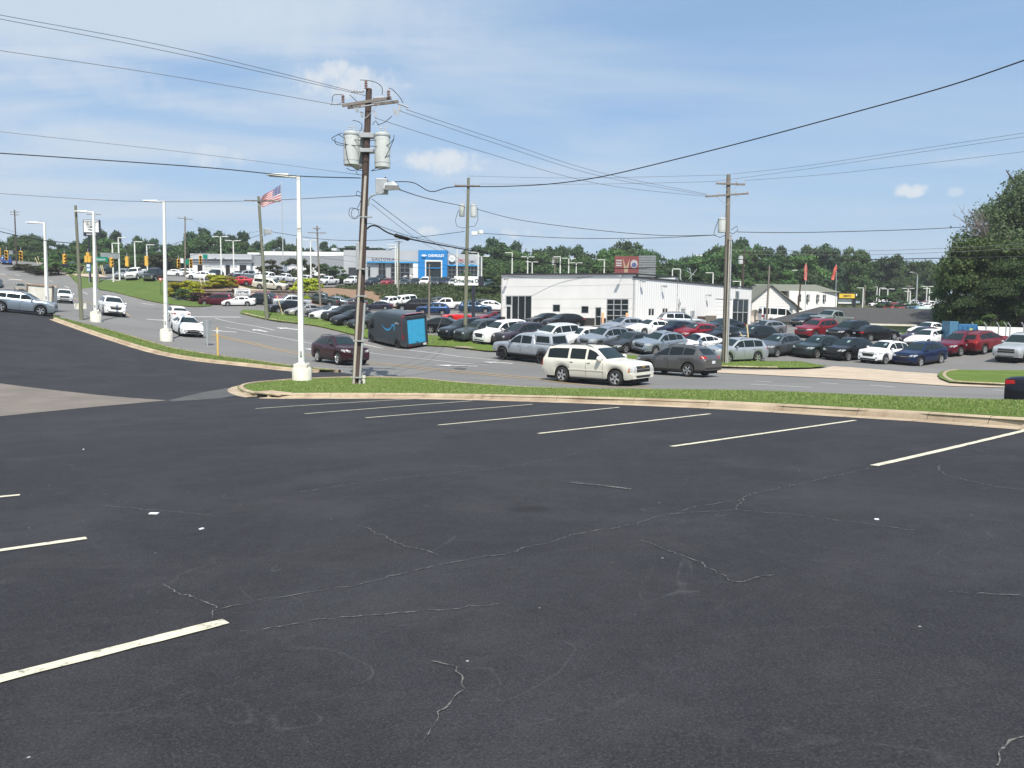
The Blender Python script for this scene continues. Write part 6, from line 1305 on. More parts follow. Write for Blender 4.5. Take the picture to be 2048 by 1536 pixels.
# side, ribbed wall
sd1=rect((1297,616.5),(1309,632),'s'); sd2=rect((1325,616),(1336,631),'s'); sdr=rect((1361,615),(1372,648),'s'); sgd=rect((1431,597),(1463,652),'s'); sen=rect((1466,597),(1496,650),'s')
sdr=(sdr[0],sdr[1],.05,sdr[3]); sgd=(sgd[0],sgd[1],.05,sgd[3]); sen=(sen[0],sen[1],.05,sen[3]); HS=[sd1,sd2,sdr,sgd,sen]
def mat_rib():
    mt,nt,N,L,b=nodes('ribbed_white_metal'); t=N.new('ShaderNodeTexCoord'); sp=N.new('ShaderNodeSeparateXYZ'); L.new(t.outputs['Object'],sp.inputs[0]); f=sp.outputs[0]
    for op,v in(('DIVIDE',.46),('FRACT',None),('SUBTRACT',.5),('ABSOLUTE',None)):
        n=N.new('ShaderNodeMath'); n.operation=op; L.new(f,n.inputs[0]); f=n.outputs[0]
        if v is not None: n.inputs[1].default_value=v
    h=mrange(N,L,f,.08,.14,1,0); L.new(mixc(N,L,mrange(N,L,f,.10,.17,0,1),mixc(N,L,mrange(N,L,f,.05,.11),(.82,.82,.81),(.72,.72,.71)),(.84,.84,.83)),b.inputs['Base Color']); b.inputs['Roughness'].default_value=.45; bump(N,L,b,h,1.,.05); return mt
M_RIB=mat_rib()
def zside(x): return zs0+(zs1-zs0)*x/SX
o=panels(wb,'wall',M_RIB,(0.,SX),ZB,min(zs0,zs1)-.02,HS,'s')
MB().hexa([(0,0,min(zs0,zs1)-.02),(SX,0,min(zs0,zs1)-.02),(SX,.18,min(zs0,zs1)-.02),(0,.18,min(zs0,zs1)-.02),(0,0,zs0),(SX,0,zs1),(SX,.18,zs1),(0,.18,zs0)]).build('wall',M_RIB,wb)
MB().hexa([(-.1,-.12,zs0-.02),(SX+.1,-.12,zs1-.02),(SX+.1,.2,zs1-.02),(-.1,.2,zs0-.02),(-.1,-.12,zs0+.16),(SX+.1,-.12,zs1+.16),(SX+.1,.2,zs1+.16),(-.1,.2,zs0+.16)]).build('gutter',M_ROOFD,wb)
MB().hexa([(.2,.2,zs0-.4),(SX,.2,zs1-.4),(SX,16,zs1-.2),(.2,16,zs0-.2),(.2,.2,zs0),(SX,.2,zs1),(SX,16,zs1+.3),(.2,16,zs0+.3)]).build('roof',M_ROOFG,wb)
MB().box((SX-.1,8,(ZB+zs1)/2),(.2,15.6,zs1-ZB-.1)).box(((BD+SX)/2,16,(ZB+zs1)/2),(SX-BD,.2,zs1-ZB-.1)).build('wall',M_WALL2,wb)
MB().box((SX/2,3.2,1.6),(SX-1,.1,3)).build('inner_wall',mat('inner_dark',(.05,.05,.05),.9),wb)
for h in(sd1,sd2): glazing(h,'s',2,1,fr=.07,fm=M_SWHITE)
glazing(sdr,'s',1,1,fr=.14,name='door',fm=M_SWHITE,gl=mat('door_panel',(.30,.34,.34),.5))
o=MB().box(((sgd[0]+sgd[1])/2,.10,(sgd[2]+sgd[3])/2),(sgd[1]-sgd[0],.04,sgd[3]-sgd[2])).build('garage_door',M_WALL2,wb); m=MB()
for i in range(1,7): m.box(((sgd[0]+sgd[1])/2,.075,sgd[2]+(sgd[3]-sgd[2])*i/7),(sgd[1]-sgd[0],.012,.03))
m.build('panel_joint',mat('seam_grey',(.52,.51,.48),.7,var=0),o)
glazing(sen,'s',3,2,fr=.10)
# wall lights, meter, satellite and boxes on the striped wall
for x_,y_,fc,lb in((1017,553,'f',0),(1245,552,'f',0),(1279,562,'s',0),(1322,572,'s',0),(1411,590,'s',0),(1471,575,'s',0)):
    u_,z_=loc(x_,y_,fc); z_=min(z_,(ZT if fc=='f' else zside(u_))-.1)
    p=(-.55,u_,z_) if fc=='f' else (u_,-.55,z_); q=(0,u_,z_) if fc=='f' else (u_,0,z_); mt_=MB().tube([q,p],.03,6).build('wall_light',M_TRIM,wb); MB().box((p[0],p[1],p[2]-.05),(.34,.34,.22)).build('lamp_head',M_GALV,mt_,bevel=.03)
u_,z_=loc(1356,630,'s'); MB().tube([(u_,-.12,0),(u_,-.12,z_+1.9)],.05,8).box((u_,-.16,z_+1.3),(.3,.15,.35)).build('electric_mast',M_GALV,wb)
u_,z_=loc(1383,627,'s'); MB().box((u_,-.12,z_),(.7,.22,.7)).build('meter_box',M_GALV,wb,bevel=.02); u_,z_=loc(1474,590,'s'); MB().box((u_,-.05,z_),(.9,.08,1.0)).build('vent',M_SBACK,wb)
u_,z_=loc(1334,590,'s')
# satellite bits on the roof
q=V(1378,552,92); t=thing('roof_antenna','tangle of antenna rods on the roof of the striped white building','antenna',tuple(q)); q2=Vector((0,0,0)); zr=c0.z+zs0-q.z
for a,b in(((-.9,0,zr+.1),(-1.1,0,.9)),((.3,0,zr+.1),(.1,0,.9)),((0,0,zr+.3),(.9,0,.8)),((-.3,0,.6),(.6,0,.1))): MB().tube([a,b],.035,5).build('rod',M_GALV,t)
# wooden box by the wall
p=V(1412,655,93.5); p.z=H(p.x,p.y); t=thing('wooden_enclosure','brown wooden enclosure against the striped white wall','enclosure',tuple(p),math.atan2(ux.y,ux.x)); m=MB()
for i in range(11): m.box((-1.25+i*.25,-.6,.55),(.22,.04,1.1))
m.build('slat',M_WOODT,t); MB().box((0,.0,.5),(2.6,1.0,1.0)).build('box',M_WOODR,t)
# walkway in front of the building
qs=[c0+uy*s_+ux*x_ for s_,x_ in((-.2,-1.6),(FY+1,-1.6),(FY+1,-.02),(-.2,-.02))]
drape('walkway',[T(p) for p in qs],M_APRON,.10,1.5)
qs=[c0+uy*s_+ux*x_ for s_,x_ in((-1.6,-1.6),(-.02,-1.6),(-.02,SX+2),(-1.6,SX+2))]; drape('walkway',[T(p) for p in qs],M_APRON,.09,1.5)
# ---- billboard behind
bb=thing('billboard','red roadside billboard rising behind the white building','billboard',tuple(V(1253,545,135))); P=bb.location
w_=(V(1277,530,135)-V(1229,530,135)).length; h_=(V(1229,512,135)-V(1229,547,135)).length
MB().box((0,0,h_*.42),(w_,.25,h_)).build('panel',mat('billboard_red',(.20,.045,.045),.6),bb,bevel=.02); MB().lathe([(0,-.15),(.62*1.,-.15),(.62,-.17),(0,-.17)],(w_*.30,0,h_*.42),24,'Y').build('round_mark',mat('dull_white',(.42,.40,.40),.6),bb).scale=(1,1,1.15)
MB().lathe([(0,-.175),(.42,-.175),(.42,-.18),(0,-.18)],(w_*.30,0,h_*.42),24,'Y').build('round_centre',mat('mark_blue',(.08,.10,.22),.5,var=0),bb)
m=MB()
for k in(.75,.60,.47): m.box((-w_*.33,-.14,h_*(k-.08)),(w_*.24,.03,h_*.08))
m.build('lettering',mat('dull_white',(.42,.40,.40),.6),bb); m=MB(); m.poly([(-w_*.18,-.15,h_*.85),(-w_*.03,-.15,h_*.30),(w_*.12,-.15,h_*.80),(w_*.06,-.15,h_*.20),(w_*.04,-.15,-.02),(-w_*.1,-.15,-.02),(-w_*.12,-.15,h_*.25)]); m.build('tan_shape',mat('tan_shape',(.36,.26,.17),.6,var=0),bb)
MB().tube([(-w_*.3,.3,-5),(-w_*.3,.3,0)],.2,8).tube([(w_*.3,.3,-5),(w_*.3,.3,0)],.2,8).build('support',M_SBACK,bb)
t=thing('billboard','grey slatted back of the billboard beside the red one','billboard',tuple(V(1294,547,138))); m=MB(); w2=(V(1311,530,138)-V(1277,530,138)).length
for i in range(9): m.box((0,0,-.4+i*.42),(w2,.12,.34))
m.build('slats',mat('slat_grey',(.20,.22,.23),.6),t); MB().box((.2,-.2,-1.4),(1.6,.2,1.4)).build('platform',mat('rust_red',(.22,.06,.05),.7),t); MB().tube([(0,.3,-5),(0,.3,3)],.16,8).build('support',mat('rust_red',(.22,.06,.05),.7),t)
# ---- car lot sign
p=V(938,626,98); p.z=H(p.x,p.y); t=thing('lot_sign','white sign with dark lettering on a black post behind the wooden pole','sign',tuple(p)); zc=(V(934,562,98)-p).z; xl=(V(909,562,98)-p).x; xr=(V(957,562,98)-p).x
MB().box(((xl+xr)/2,0,zc),(xr-xl,.5,(V(0,553,98)-V(0,571,98)).length)).build('panel',M_SWHITE,t,bevel=.01); MB().box((xr+.32,.0,zc),(.60,.52,1.16)).build('side_panel',M_SDARK,t,bevel=.01)
text('DriveTime O',.70,mat('text_green',(.02,.05,.045),.6,var=0),t,((xl+xr)/2,-.26,zc-.24),(1,0,0),bold=.022,sx=.80); MB().box((.55,0,zc/2-.3),(.42,.35,zc-.55)).build('post',M_SDARK,t,bevel=.01)
# ---- tall brand sign on the left
p=V(183,546,150); p.z=H(p.x,p.y); t=thing('pylon_sign','tall white and dark sign with stacked names rising behind the third lamp post','sign',tuple(p)); c_=V(184,456,150)-p; w_=(V(201,456,150)-V(168,456,150)).length; h_=(V(184,440,150)-V(184,472,150)).length
MB().box(tuple(c_),(w_,.5,h_)).build('frame',M_SDARK,t,bevel=.03); MB().box((c_.x,c_.y-.27,c_.z+h_*.10),(w_*.90,.06,h_*.74)).build('white_face',M_SWHITE,t)
for i,(s,sz) in enumerate((('CHEVROLET',.50),('BUICK',.62),('GMC',.62),('Village',.50))): text(s,sz,M_TXTK,t,(c_.x,c_.y-.31,c_.z+h_*(.32-.165*i)),(1,0,0),bold=.012,sx=1.05)
text('GASTONIA',.38,M_SWHITE,t,(c_.x,c_.y-.31,c_.z-h_*.44),(1,0,0),bold=.01); MB().tube([(c_.x-.7,c_.y,0),(c_.x-.7,c_.y,c_.z-h_/2)],.18,8).tube([(c_.x+.7,c_.y,0),(c_.x+.7,c_.y,c_.z-h_/2)],.18,8).build('post',M_SDARK,t)
# ---- showroom.  each block is laid out on planes at real depth
def blk(parent,name,x0,y0,x1,y1,d,depth,m,yb=None,zb=None,bev=0):
    a=V(x0,y0,d); b=V(x1,y1,d); z0=zb if zb is not None else min(a.z,b.z); z1=max(a.z,b.z); cx=(a.x+b.x)/2; return MB().box((cx-parent.location.x,a.y+depth/2-parent.location.y,(z0+z1)/2-parent.location.z),(abs(b.x-a.x),depth,z1-z0)).build(name,m,parent,bevel=bev)
sh=thing('car_showroom','grey showroom with a big blue entrance portal on the hill behind the upper lot','building',tuple(V(800,562,190))); zb_=V(800,566,190).z
DS=190
blk(sh,'wall',716,500,840,560,DS,18,M_PANEL,zb=zb_); blk(sh,'wall',893,508,958,560,DS,18,M_PANEL,zb=zb_); blk(sh,'fascia',733,522.5,840,526.5,DS-.5,.6,mat('fascia_blue',(.04,.28,.55),.4,var=0)); blk(sh,'fascia',893,529,958,532.5,DS-.5,.6,mat('fascia_blue',(.04,.28,.55),.4,var=0))
pt=blk(sh,'portal',836.5,500,893.5,566,DS-2.4,4,M_BLUE,zb=zb_)
blk(sh,'portal_trim',850,520,884,566,DS-2.6,.35,M_SWHITE,zb=zb_); blk(sh,'entrance_glass',852.5,523,881.5,566,DS-2.75,.2,M_WIN,zb=zb_); blk(sh,'transom',852.5,535,881.5,537.5,DS-2.85,.2,M_BLUE)
m_=MB()
def sw(x0,x1,y0,nx,nz):
    o=blk(sh,'window',x0,y0,x1,562,DS-.12,.2,M_WIN,zb=zb_+.3); a=V(x0,y0,DS-.25)-sh.location; b=V(x1,y0,DS-.25)-sh.location; mm=MB(); z0=zb_+.3-sh.location.z
    for i in range(nx+1): mm.box((a.x+(b.x-a.x)*i/nx,a.y,(a.z+z0)/2),(.10,.14,a.z-z0))
    for i in range(nz+1): mm.box(((a.x+b.x)/2,a.y-.01,z0+(a.z-z0)*i/nz),(b.x-a.x,.12,.12))
    q=mm.build('frame',mat('dark_frame',(.16,.17,.18),.5),o)
sw(757,771,526,2,3); sw(782,819,526.5,4,4); sw(896,928,532,4,4); sw(934,955,532,3,4); blk(sh,'window',736,534,740,552,DS-.12,.2,M_WIN)
blk(sh,'column',826,527,836,562,DS-1.,1.2,M_SWHITE,zb=zb_); 
a=V(866,511,DS-2.7)-sh.location; text('CHEVROLET',.86,M_SWHITE,sh,(a.x+.75,a.y-.02,a.z-.32),(1,0,0),bold=.03,sx=.82); MB().box((a.x-2.15,a.y,a.z),(1.2,.1,.26)).box((a.x-2.15,a.y-.01,a.z),(.55,.1,.48)).build('emblem',M_SWHITE,sh)
a=V(766,521,DS-.3)-sh.location; text('GASTONIA',.95,M_TXTK,sh,(a.x,a.y,a.z-.0),(1,0,0),bold=.02,sp=1.25)
a=V(904,517,DS-.3)-sh.location; MB().lathe([(.62,-.1),(.80,-.1),(.80,-.14),(.62,-.14)],tuple(a),20,'Y').build('round_emblem',M_SWHITE,sh); MB().tube([tuple(a+Vector((-.45,-.13,-.4))),tuple(a+Vector((.45,-.13,.4)))],.12,6).tube([tuple(a+Vector((-.55,-.14,-.0))),tuple(a+Vector((.2,-.14,.55)))],.07,6).build('emblem_bar',M_SWHITE,sh)
a=V(905,527.5,DS-.3)-sh.location; text('BUICK',.62,M_TXTK,sh,tuple(a),(1,0,0),bold=.02); a=V(922,523,DS-.3)-sh.location; text('GMC',.80,mat('text_red',(.42,.03,.03),.5,var=0),sh,tuple(a),(1,0,0),bold=.02); a=V(944,526,DS-.3)-sh.location; text('GMC',.9,M_TXTK,sh,tuple(a),(1,0,0),bold=.01)
sv=thing('service_building','long pale service building with open garage bays left of the showroom','building',tuple(V(500,560,192))); zc_=V(500,562,190).z
blk(sv,'wall',378,525,500,562,190,16,M_SWHITE,zb=zc_); blk(sv,'fascia',380,507,503,525,189.3,17,M_PANEL); blk(sv,'fascia',375,517,503,519,189,.5,mat('light_band',(.50,.53,.56),.5,var=0)); blk(sv,'roof_unit',495,505,518,509,196,5,M_SWHITE)
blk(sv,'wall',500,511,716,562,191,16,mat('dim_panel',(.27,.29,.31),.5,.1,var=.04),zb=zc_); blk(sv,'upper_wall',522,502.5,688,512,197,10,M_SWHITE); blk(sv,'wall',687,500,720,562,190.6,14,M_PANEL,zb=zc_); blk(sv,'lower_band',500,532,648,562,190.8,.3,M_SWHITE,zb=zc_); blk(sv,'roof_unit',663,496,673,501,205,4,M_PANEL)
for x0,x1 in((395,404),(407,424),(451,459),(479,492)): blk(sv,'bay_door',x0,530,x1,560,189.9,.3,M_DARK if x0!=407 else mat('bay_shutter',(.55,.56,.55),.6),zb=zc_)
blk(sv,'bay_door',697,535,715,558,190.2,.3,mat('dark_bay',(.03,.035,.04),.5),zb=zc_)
a=V(441,521,189)-sv.location; text('Certified Service',1.15,M_TXTK,sv,(a.x,a.y-.08,a.z-.2),(1,0,0),bold=.012)
# retaining stone wall with the warranty sign
rw=thing('stone_wall','dark stone retaining wall below the cream suv','wall',tuple(V(520,598,127))); m=MB(); rs=random.Random(3)
for r_ in range(5):
    x=-9.0
    while x<10:
        w_=rs.uniform(.5,1.1); m.box((x+w_/2,rs.uniform(-.05,.05),-.8+r_*.42),(w_-.05,.5,.38)); x+=w_
m.build('stone',mat('stone',(.17,.135,.12),.9,var=.35,scale=.8),rw); MB().box((.5,.1,1.35),(19.4,.7,.14)).build('cap',mat('stone_cap',(.24,.21,.18),.9),rw); MB().box((.5,.4,-.3),(19,.4,3)).build('backing',M_DARK,rw)
w_s=V(485,582,121); t=thing('warranty_sign','white sign with dark capital lettering on the stone wall above the white sedan','sign',tuple(w_s)); ww=(V(500,582,121)-V(468,582,121)).length; hh=(V(485,577,121)-V(485,593,121)).length
MB().box((0,0,-.25),(ww,.06,hh)).build('panel',M_SWHITE,t,bevel=.01); text('HOME OF THE',.26,mat('text_soft',(.25,.27,.35),.6,var=0),t,(0,-.05,.15),(1,0,0),sx=1.1); text('LIFETIME',.50,M_TXTK,t,(0,-.05,-.36),(1,0,0),bold=.012,sx=1.0); text('WARRANTY',.40,M_TXTK,t,(0,-.05,-.78),(1,0,0),bold=.008,sx=1.0); MB().tube([(-1,.06,-2),(-1,.06,-.5)],.04,6).tube([(1,.06,-2),(1,.06,-.5)],.04,6).build('post',M_GALV,t)
w_s=V(519,588,121); t=thing('banner','pale pink banner with faded lettering right of the warranty sign','banner',tuple(w_s)); MB().box((0,0,0),(2.5,.05,.38)).build('panel',mat('pink_banner',(.62,.42,.40),.6),t); MB().box((0,-.03,0),(2.2,.02,.12)).build('lettering',mat('faded_red',(.5,.2,.2),.6,var=0),t); MB().tube([(-1.2,0,.1),(-1.2,0,-1.4)],.03,5).tube([(1.2,0,.1),(1.2,0,-1.4)],.03,5).build('post',M_GALV,t)
# ---- white house
M_CLAP=mat('clapboard',(.82,.81,.78),.7,0,var=.06); M_SHG=mat('green_grey_shingle',(.165,.17,.135),.9,0,var=.2,scale=6); M_SH=mat('grey_shingle',(.058,.057,.056),.9,0,var=.22,scale=5,bmp=.3)
hd=122; hc=V(1594,648,hd); hc.z=H(hc.x,hc.y)-.2; hs=thing('white_house','white clapboard house with a gable front and grey green roof','house',tuple(hc)); Lh=lambda x,y,d=hd: V(x,y,d)-hc
zg=0.
gp=[Lh(1502,601),Lh(1540,570.5),Lh(1594,613)]; gb=gp[0].x; yF=Lh(1540,600).y
# gable block (faces the camera)
e0=Lh(1504,600,hd); ap=Lh(1541,571,hd); e1=Lh(1594,614,hd)
m=MB(); 
def prism(m,pts,y0,y1):
    n=len(pts); i=len(m.v); m.v+=[(p[0],y0,p[1]) for p in pts]+[(p[0],y1,p[1]) for p in pts]; m.f.append(tuple(range(i,i+n))[::-1] if False else tuple(i+k for k in range(n))); m.f.append(tuple(i+n+k for k in reversed(range(n))))
    for k in range(n): m.f.append((i+k,i+n+k,i+n+(k+1)%n,i+(k+1)%n))
prism(m,[(e0.x,zg),(e1.x,zg),(e1.x,e1.z),(ap.x,ap.z-.1),(e0.x,e0.z)],e0.y,e0.y+9); m.build('wall',M_CLAP,hs)
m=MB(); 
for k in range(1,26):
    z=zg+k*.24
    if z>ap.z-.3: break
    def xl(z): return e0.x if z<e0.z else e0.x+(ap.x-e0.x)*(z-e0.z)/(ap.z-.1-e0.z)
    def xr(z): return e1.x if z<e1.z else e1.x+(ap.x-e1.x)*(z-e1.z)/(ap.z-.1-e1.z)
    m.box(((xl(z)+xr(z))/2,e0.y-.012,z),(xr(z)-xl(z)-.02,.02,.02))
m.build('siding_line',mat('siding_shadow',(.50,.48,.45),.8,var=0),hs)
m=MB()
for a,b in((e0+Vector((-.5,0,-.4)),ap),(ap,e1+Vector((.7,0,-.5)))):
    m.hexa([(a.x,a.y-.5,a.z),(b.x,b.y-.5,b.z),(b.x,b.y+9.2,b.z),(a.x,a.y+9.2,a.z),(a.x,a.y-.5,a.z+.2),(b.x,b.y-.5,b.z+.2),(b.x,b.y+9.2,b.z+.2),(a.x,a.y+9.2,a.z+.2)])
m.build('roof',M_SHG,hs)
# side wing
s0=Lh(1560,583,hd+2); s1=Lh(1675,583,hd+6); rt0=Lh(1548,569.5,hd+8); rt1=Lh(1632,570.5,hd+10); ev0=Lh(1590,582,hd+2); ev1=Lh(1675,584,hd+6)
m=MB(); m.hexa([(e1.x-.5,s0.y,zg),(s1.x,s1.y,zg),(s1.x,s1.y+6,zg),(e1.x-.5,s0.y+8,zg),(e1.x-.5,s0.y,ev1.z),(s1.x,s1.y,ev1.z),(s1.x,s1.y+6,ev1.z),(e1.x-.5,s0.y+8,ev1.z)]); m.build('wall',M_CLAP,hs)
m=MB(); m.hexa([(ap.x,s0.y-.4,ev1.z-.05),(s1.x+.4,s1.y-.4,ev1.z-.05),(s1.x+.4,s1.y+8.5,ev1.z-.05),(ap.x,s0.y+12,ev1.z-.05),(ap.x,rt0.y+.5,rt0.z+.1),(rt1.x,rt1.y,rt1.z+.1),(rt1.x,rt1.y+.1,rt1.z+.1),(ap.x,rt0.y+.7,rt0.z+.1)]); m.build('roof',M_SHG,hs)
for x in (1602,1622.5,1646.5,1663):
    a=Lh(x-2.6,588.5,hd+2.); b=Lh(x+2.6,603.5,hd+2.); f_=(x-1594)/81; y=s0.y+(s1.y-s0.y)*((a.x-e1.x)/(s1.x-e1.x)); o=MB().box(((a.x+b.x)/2,y-.03,(a.z+b.z)/2),(abs(b.x-a.x),.08,abs(a.z-b.z))).build('window',M_WIN,hs); MB().box(((a.x+b.x)/2,y-.08,(a.z+b.z)/2),(abs(b.x-a.x),.04,.05)).box(((a.x+b.x)/2,y-.082,(a.z+b.z)/2),(.05,.04,abs(a.z-b.z))).build('frame',M_SWHITE,o)
MB().box((Lh(1548,625).x,e0.y-1.2,Lh(1548,620).z),(3.6,2.4,.18)).build('porch_roof',M_ROOFD,hs); MB().box((Lh(1540,640).x,e0.y-2.1,1.2),(.15,.15,2.4)).box((Lh(1557,640).x,e0.y-2.1,1.2),(.15,.15,2.4)).build('porch_post',M_SWHITE,hs)
MB().box((Lh(1587,640).x,s0.y-1.2,1.2),(2.4,.12,2.2)).build('gate',M_SBACK,hs)
q=V(1509,632,116); t=thing('satellite_dish','round tan satellite dish between the white building and the house','satellite dish',tuple(q)); MB().lathe([(0,.25),(.6,.12),(.95,-.15),(.92,-.17),(.5,.05),(0,.15)],(0,0,0),20,'Y').build('dish',mat('dish_tan',(.45,.40,.34),.6),t,True); MB().tube([(0,.2,0),(0,.2,-1.6)],.05,6).build('post',M_GALV,t)
# grey shingle building
gs=thing('shingle_building','long low building with a grey shingle roof at right','building',tuple(V(1780,666,97))); gl=gs.location; zf=-.3
A=V(1608,650,102)-gl; Bx=V(1912,666,97)-gl; rz0=(V(1700,645.5,97)-gl).z; rz1=(V(1700,614,103)-gl).z; x0=(V(1612,645,97)-gl).x; x1=(V(1915,650,97)-gl).x; xr0=(V(1642,614,103)-gl).x; xr1=(V(1922,618,103)-gl).x
MB().hexa([(x0,0,-1),(x1,0,-1),(x1,14,-1),(x0,14,-1),(x0,0,rz0),(x1,0,rz0-.25),(x1,14,rz0-.25),(x0,14,rz0)]).build('wall',mat('pale_green_wall',(.40,.43,.38),.7),gs)
MB().hexa([(x0-.6,-.6,rz0),(x1+.4,-.6,rz0-.25),(x1+.4,14.5,rz0-.25),(x0-.6,14.5,rz0),(xr0,6.3,rz1),(xr1,6.3,rz1-.2),(xr1,6.6,rz1-.2),(xr0,6.6,rz1)]).build('roof',M_SH,gs); MB().hexa([(x0-.6,-.66,rz0-.18),(x1+.4,-.66,rz0-.43),(x1+.4,-.58,rz0-.43),(x0-.6,-.58,rz0-.18),(x0-.6,-.66,rz0+.05),(x1+.4,-.66,rz0-.2),(x1+.4,-.58,rz0-.2),(x0-.6,-.58,rz0+.05)]).build('fascia',M_CREAMB,gs)
# yellow rental sign, canopy, blue white canopy
q=V(1692,610,150); t=thing('rental_sign','small yellow sign in a black frame right of the white house','sign',tuple(q)); w_=(V(1708,592,150)-V(1677,592,150)).length; zc=(V(1692,592,150)-q).z; MB().box((0,0,zc),(w_+.5,.4,1.15)).build('frame',M_SDARK,t,bevel=.02); MB().box((0,-.22,zc),(w_,.06,.82)).build('panel',mat('sign_yellow',(.75,.50,.04),.5,var=0),t); text('HERTZ',.5,M_TXTK,t,(0,-.27,zc-.18),(1,0,0),bold=.015); MB().box((w_/2+.1,0,zc-1.6),(.4,.3,2.8)).build('post',M_SDARK,t)
q=V(1690,600,185); t=thing('fuel_canopy','flat white canopy behind the yellow sign','canopy',tuple(q)); MB().box((0,3,1.2),(5.2,7,.55)).build('roof',M_SWHITE,t,bevel=.03); MB().box((2.2,0,.0),(.5,.5,2.4)).box((-2,4,0),(.4,.4,2.4)).build('column',M_SWHITE,t); MB().box((.2,2,-.3),(3.2,3,1.1)).build('kiosk',M_SWHITE,t)
q=V(1860,618,150); t=thing('canopy_building','low building with a blue and white fascia behind the shingle roof','building',tuple(q)); a=V(1816,618,150)-q; b=V(1911,618,150)-q; mid=V(1854,618,150)-q
MB().box(((a.x+b.x)/2,6,-.9),(b.x-a.x-1,10,1.6)).build('wall',M_SBACK,t); MB().box(((mid.x+b.x)/2,4,.15),(b.x-mid.x,9,.55)).build('roof',mat('pale_roof',(.45,.47,.47),.6),t); MB().box(((a.x+mid.x)/2+.9,-.5,.05),(mid.x-a.x-1.6,.3,.85)).build('white_fascia',mat('mint_white',(.60,.72,.70),.5),t); MB().box((a.x+.6,-.52,.05),(2.2,.32,.86)).build('blue_fascia',mat('pale_blue',(.22,.42,.62),.5),t)
# small pale building in the distant centre behind the trees
q=V(1405,516,260); t=thing('distant_building','tiny pale building glimpsed between the treetops left of the wooden pole','building',tuple(q)); MB().box((0,4,-8),(4.5,6,18)).build('wall',M_SWHITE,t); MB().box((0,.9,.3),(4,.2,.5)).build('window_band',M_WIN,t)
# ---- blue container and white fence on the right
p=g(1920,700,50); p=V(1922,700,66); p.z=H(p.x,p.y); t=thing('trash_compactor','blue steel compactor container behind the dark red crossover','container',tuple(p),R(-8)); t.scale=(.62,.8,.86); mb_=mat('container_blue',(.03,.14,.30),.5,0,var=.15); MB().hexa([(-1.0,-1,.2),(2.0,-1,.2),(2.0,1,.2),(-1.0,1,.2),(-1.0,-1,2.15),(1.35,-1,2.15),(1.35,1,2.15),(-1.0,1,2.15)]).build('hopper',mb_,t,bevel=.03)
MB().box((-1.55,.1,1.25),(1.1,2.1,2.3)).build('box',mat('container_teal',(.06,.18,.28),.6),t,bevel=.03); MB().box((.6,-1.02,1.5),(.45,.05,.5)).build('panel',mat('warning_panel',(.45,.50,.20),.5),t); m=MB()
for x in(-.4,.2,.8,1.3): m.box((x,-1.03,1.1),(.07,.06,1.7))
m.build('rib',mb_,t)
fn=thing('white_fence','white screened fence with leaning posts behind the red crossover','fence'); a=V(1948,682,72); b=V(2075,690,72); c_=V(2200,700,72); m=MB(); 
for u,v_ in((a,b),(b,c_)):
    zt=V(2000,653,72).z; 
    m.hexa([(u.x,u.y,H(u.x,u.y)-.1),(v_.x,v_.y,H(v_.x,v_.y)-.1),(v_.x,v_.y+.06,H(v_.x,v_.y)-.1),(u.x,u.y+.06,H(u.x,u.y)-.1),(u.x,u.y,zt),(v_.x,v_.y,zt-.1),(v_.x,v_.y+.06,zt-.1),(u.x,u.y+.06,zt)])
m.build('screen',M_WALL,fn)
for x in(1949,1973,1998,2013,2021,2048,2080):
    q=V(x,650,71.8); MB().tube([(q.x,q.y,H(q.x,q.y)),(q.x,q.y,q.z-.1),(q.x-.25,q.y,q.z+.25)],.045,6).build('post',M_GALV,fn)
# ---- flags
def mat_flag():
    mt,nt,N,L,b=nodes('flag_cloth'); at_=N.new('ShaderNodeUVMap'); sp=N.new('ShaderNodeSeparateXYZ'); L.new(at_.outputs[0],sp.inputs[0])
    def M(op,a,b_=None):
        n=N.new('ShaderNodeMath'); n.operation=op
        for i,v in enumerate((a,b_)):
            if v is None: continue
            if isinstance(v,(int,float)): n.inputs[i].default_value=v
            else: L.new(v,n.inputs[i])
        return n.outputs[0]
    st=M('LESS_THAN',M('MODULO',M('MULTIPLY',sp.outputs[1],13.),2.),1.); col=mixc(N,L,st,(.66,.62,.60),(.38,.03,.05)); can=M('MULTIPLY',M('LESS_THAN',sp.outputs[0],.4),M('GREATER_THAN',sp.outputs[1],.4615)); col=mixc(N,L,can,col,(.03,.04,.16))
    gx=M('SUBTRACT',M('FRACT',M('MULTIPLY',sp.outputs[0],15.)),.5); gy=M('SUBTRACT',M('FRACT',M('MULTIPLY',sp.outputs[1],13.)),.5); d=M('ADD',M('MULTIPLY',gx,gx),M('MULTIPLY',gy,gy)); stt=M('MULTIPLY',M('LESS_THAN',d,.06),can); col=mixc(N,L,stt,col,(.65,.65,.68))
    L.new(col,b.inputs['Base Color']); b.inputs['Roughness'].default_value=.8; return mt
fd=178; q=V(567,566,fd); q.z=H(q.x,q.y); t=thing('flagpole','tall slim flagpole flying a striped and starred flag left of the nearest lamp post','flagpole',tuple(q)); tp=V(563,366,fd)-q; MB().tube([(0,0,0),tuple(tp)],[.15,.07],8).build('pole',M_GALV,t,True); MB().lathe([(0,-.15),(.12,-.05),(.12,.05),(0,.15)],tuple(tp),10).build('finial',M_LAMPW,t,True)
C4={(0,1):V(561,369,fd)-q,(0,0):V(562,402,fd)-q,(1,1):V(524,394,fd)-q,(1,0):V(519,414,fd)-q}
fv=[];ff=[];nu,nv=26,14
for i in range(nu+1):
    for j in range(nv+1):
        u,v_=i/nu,j/nv; p=C4[(0,0)].lerp(C4[(1,0)],u).lerp(C4[(0,1)].lerp(C4[(1,1)],u),v_); p=p+Vector((0,.55*math.sin(u*9+v_*2.5)*u,.22*math.sin(u*7+v_*3)*u)); fv.append(tuple(p))
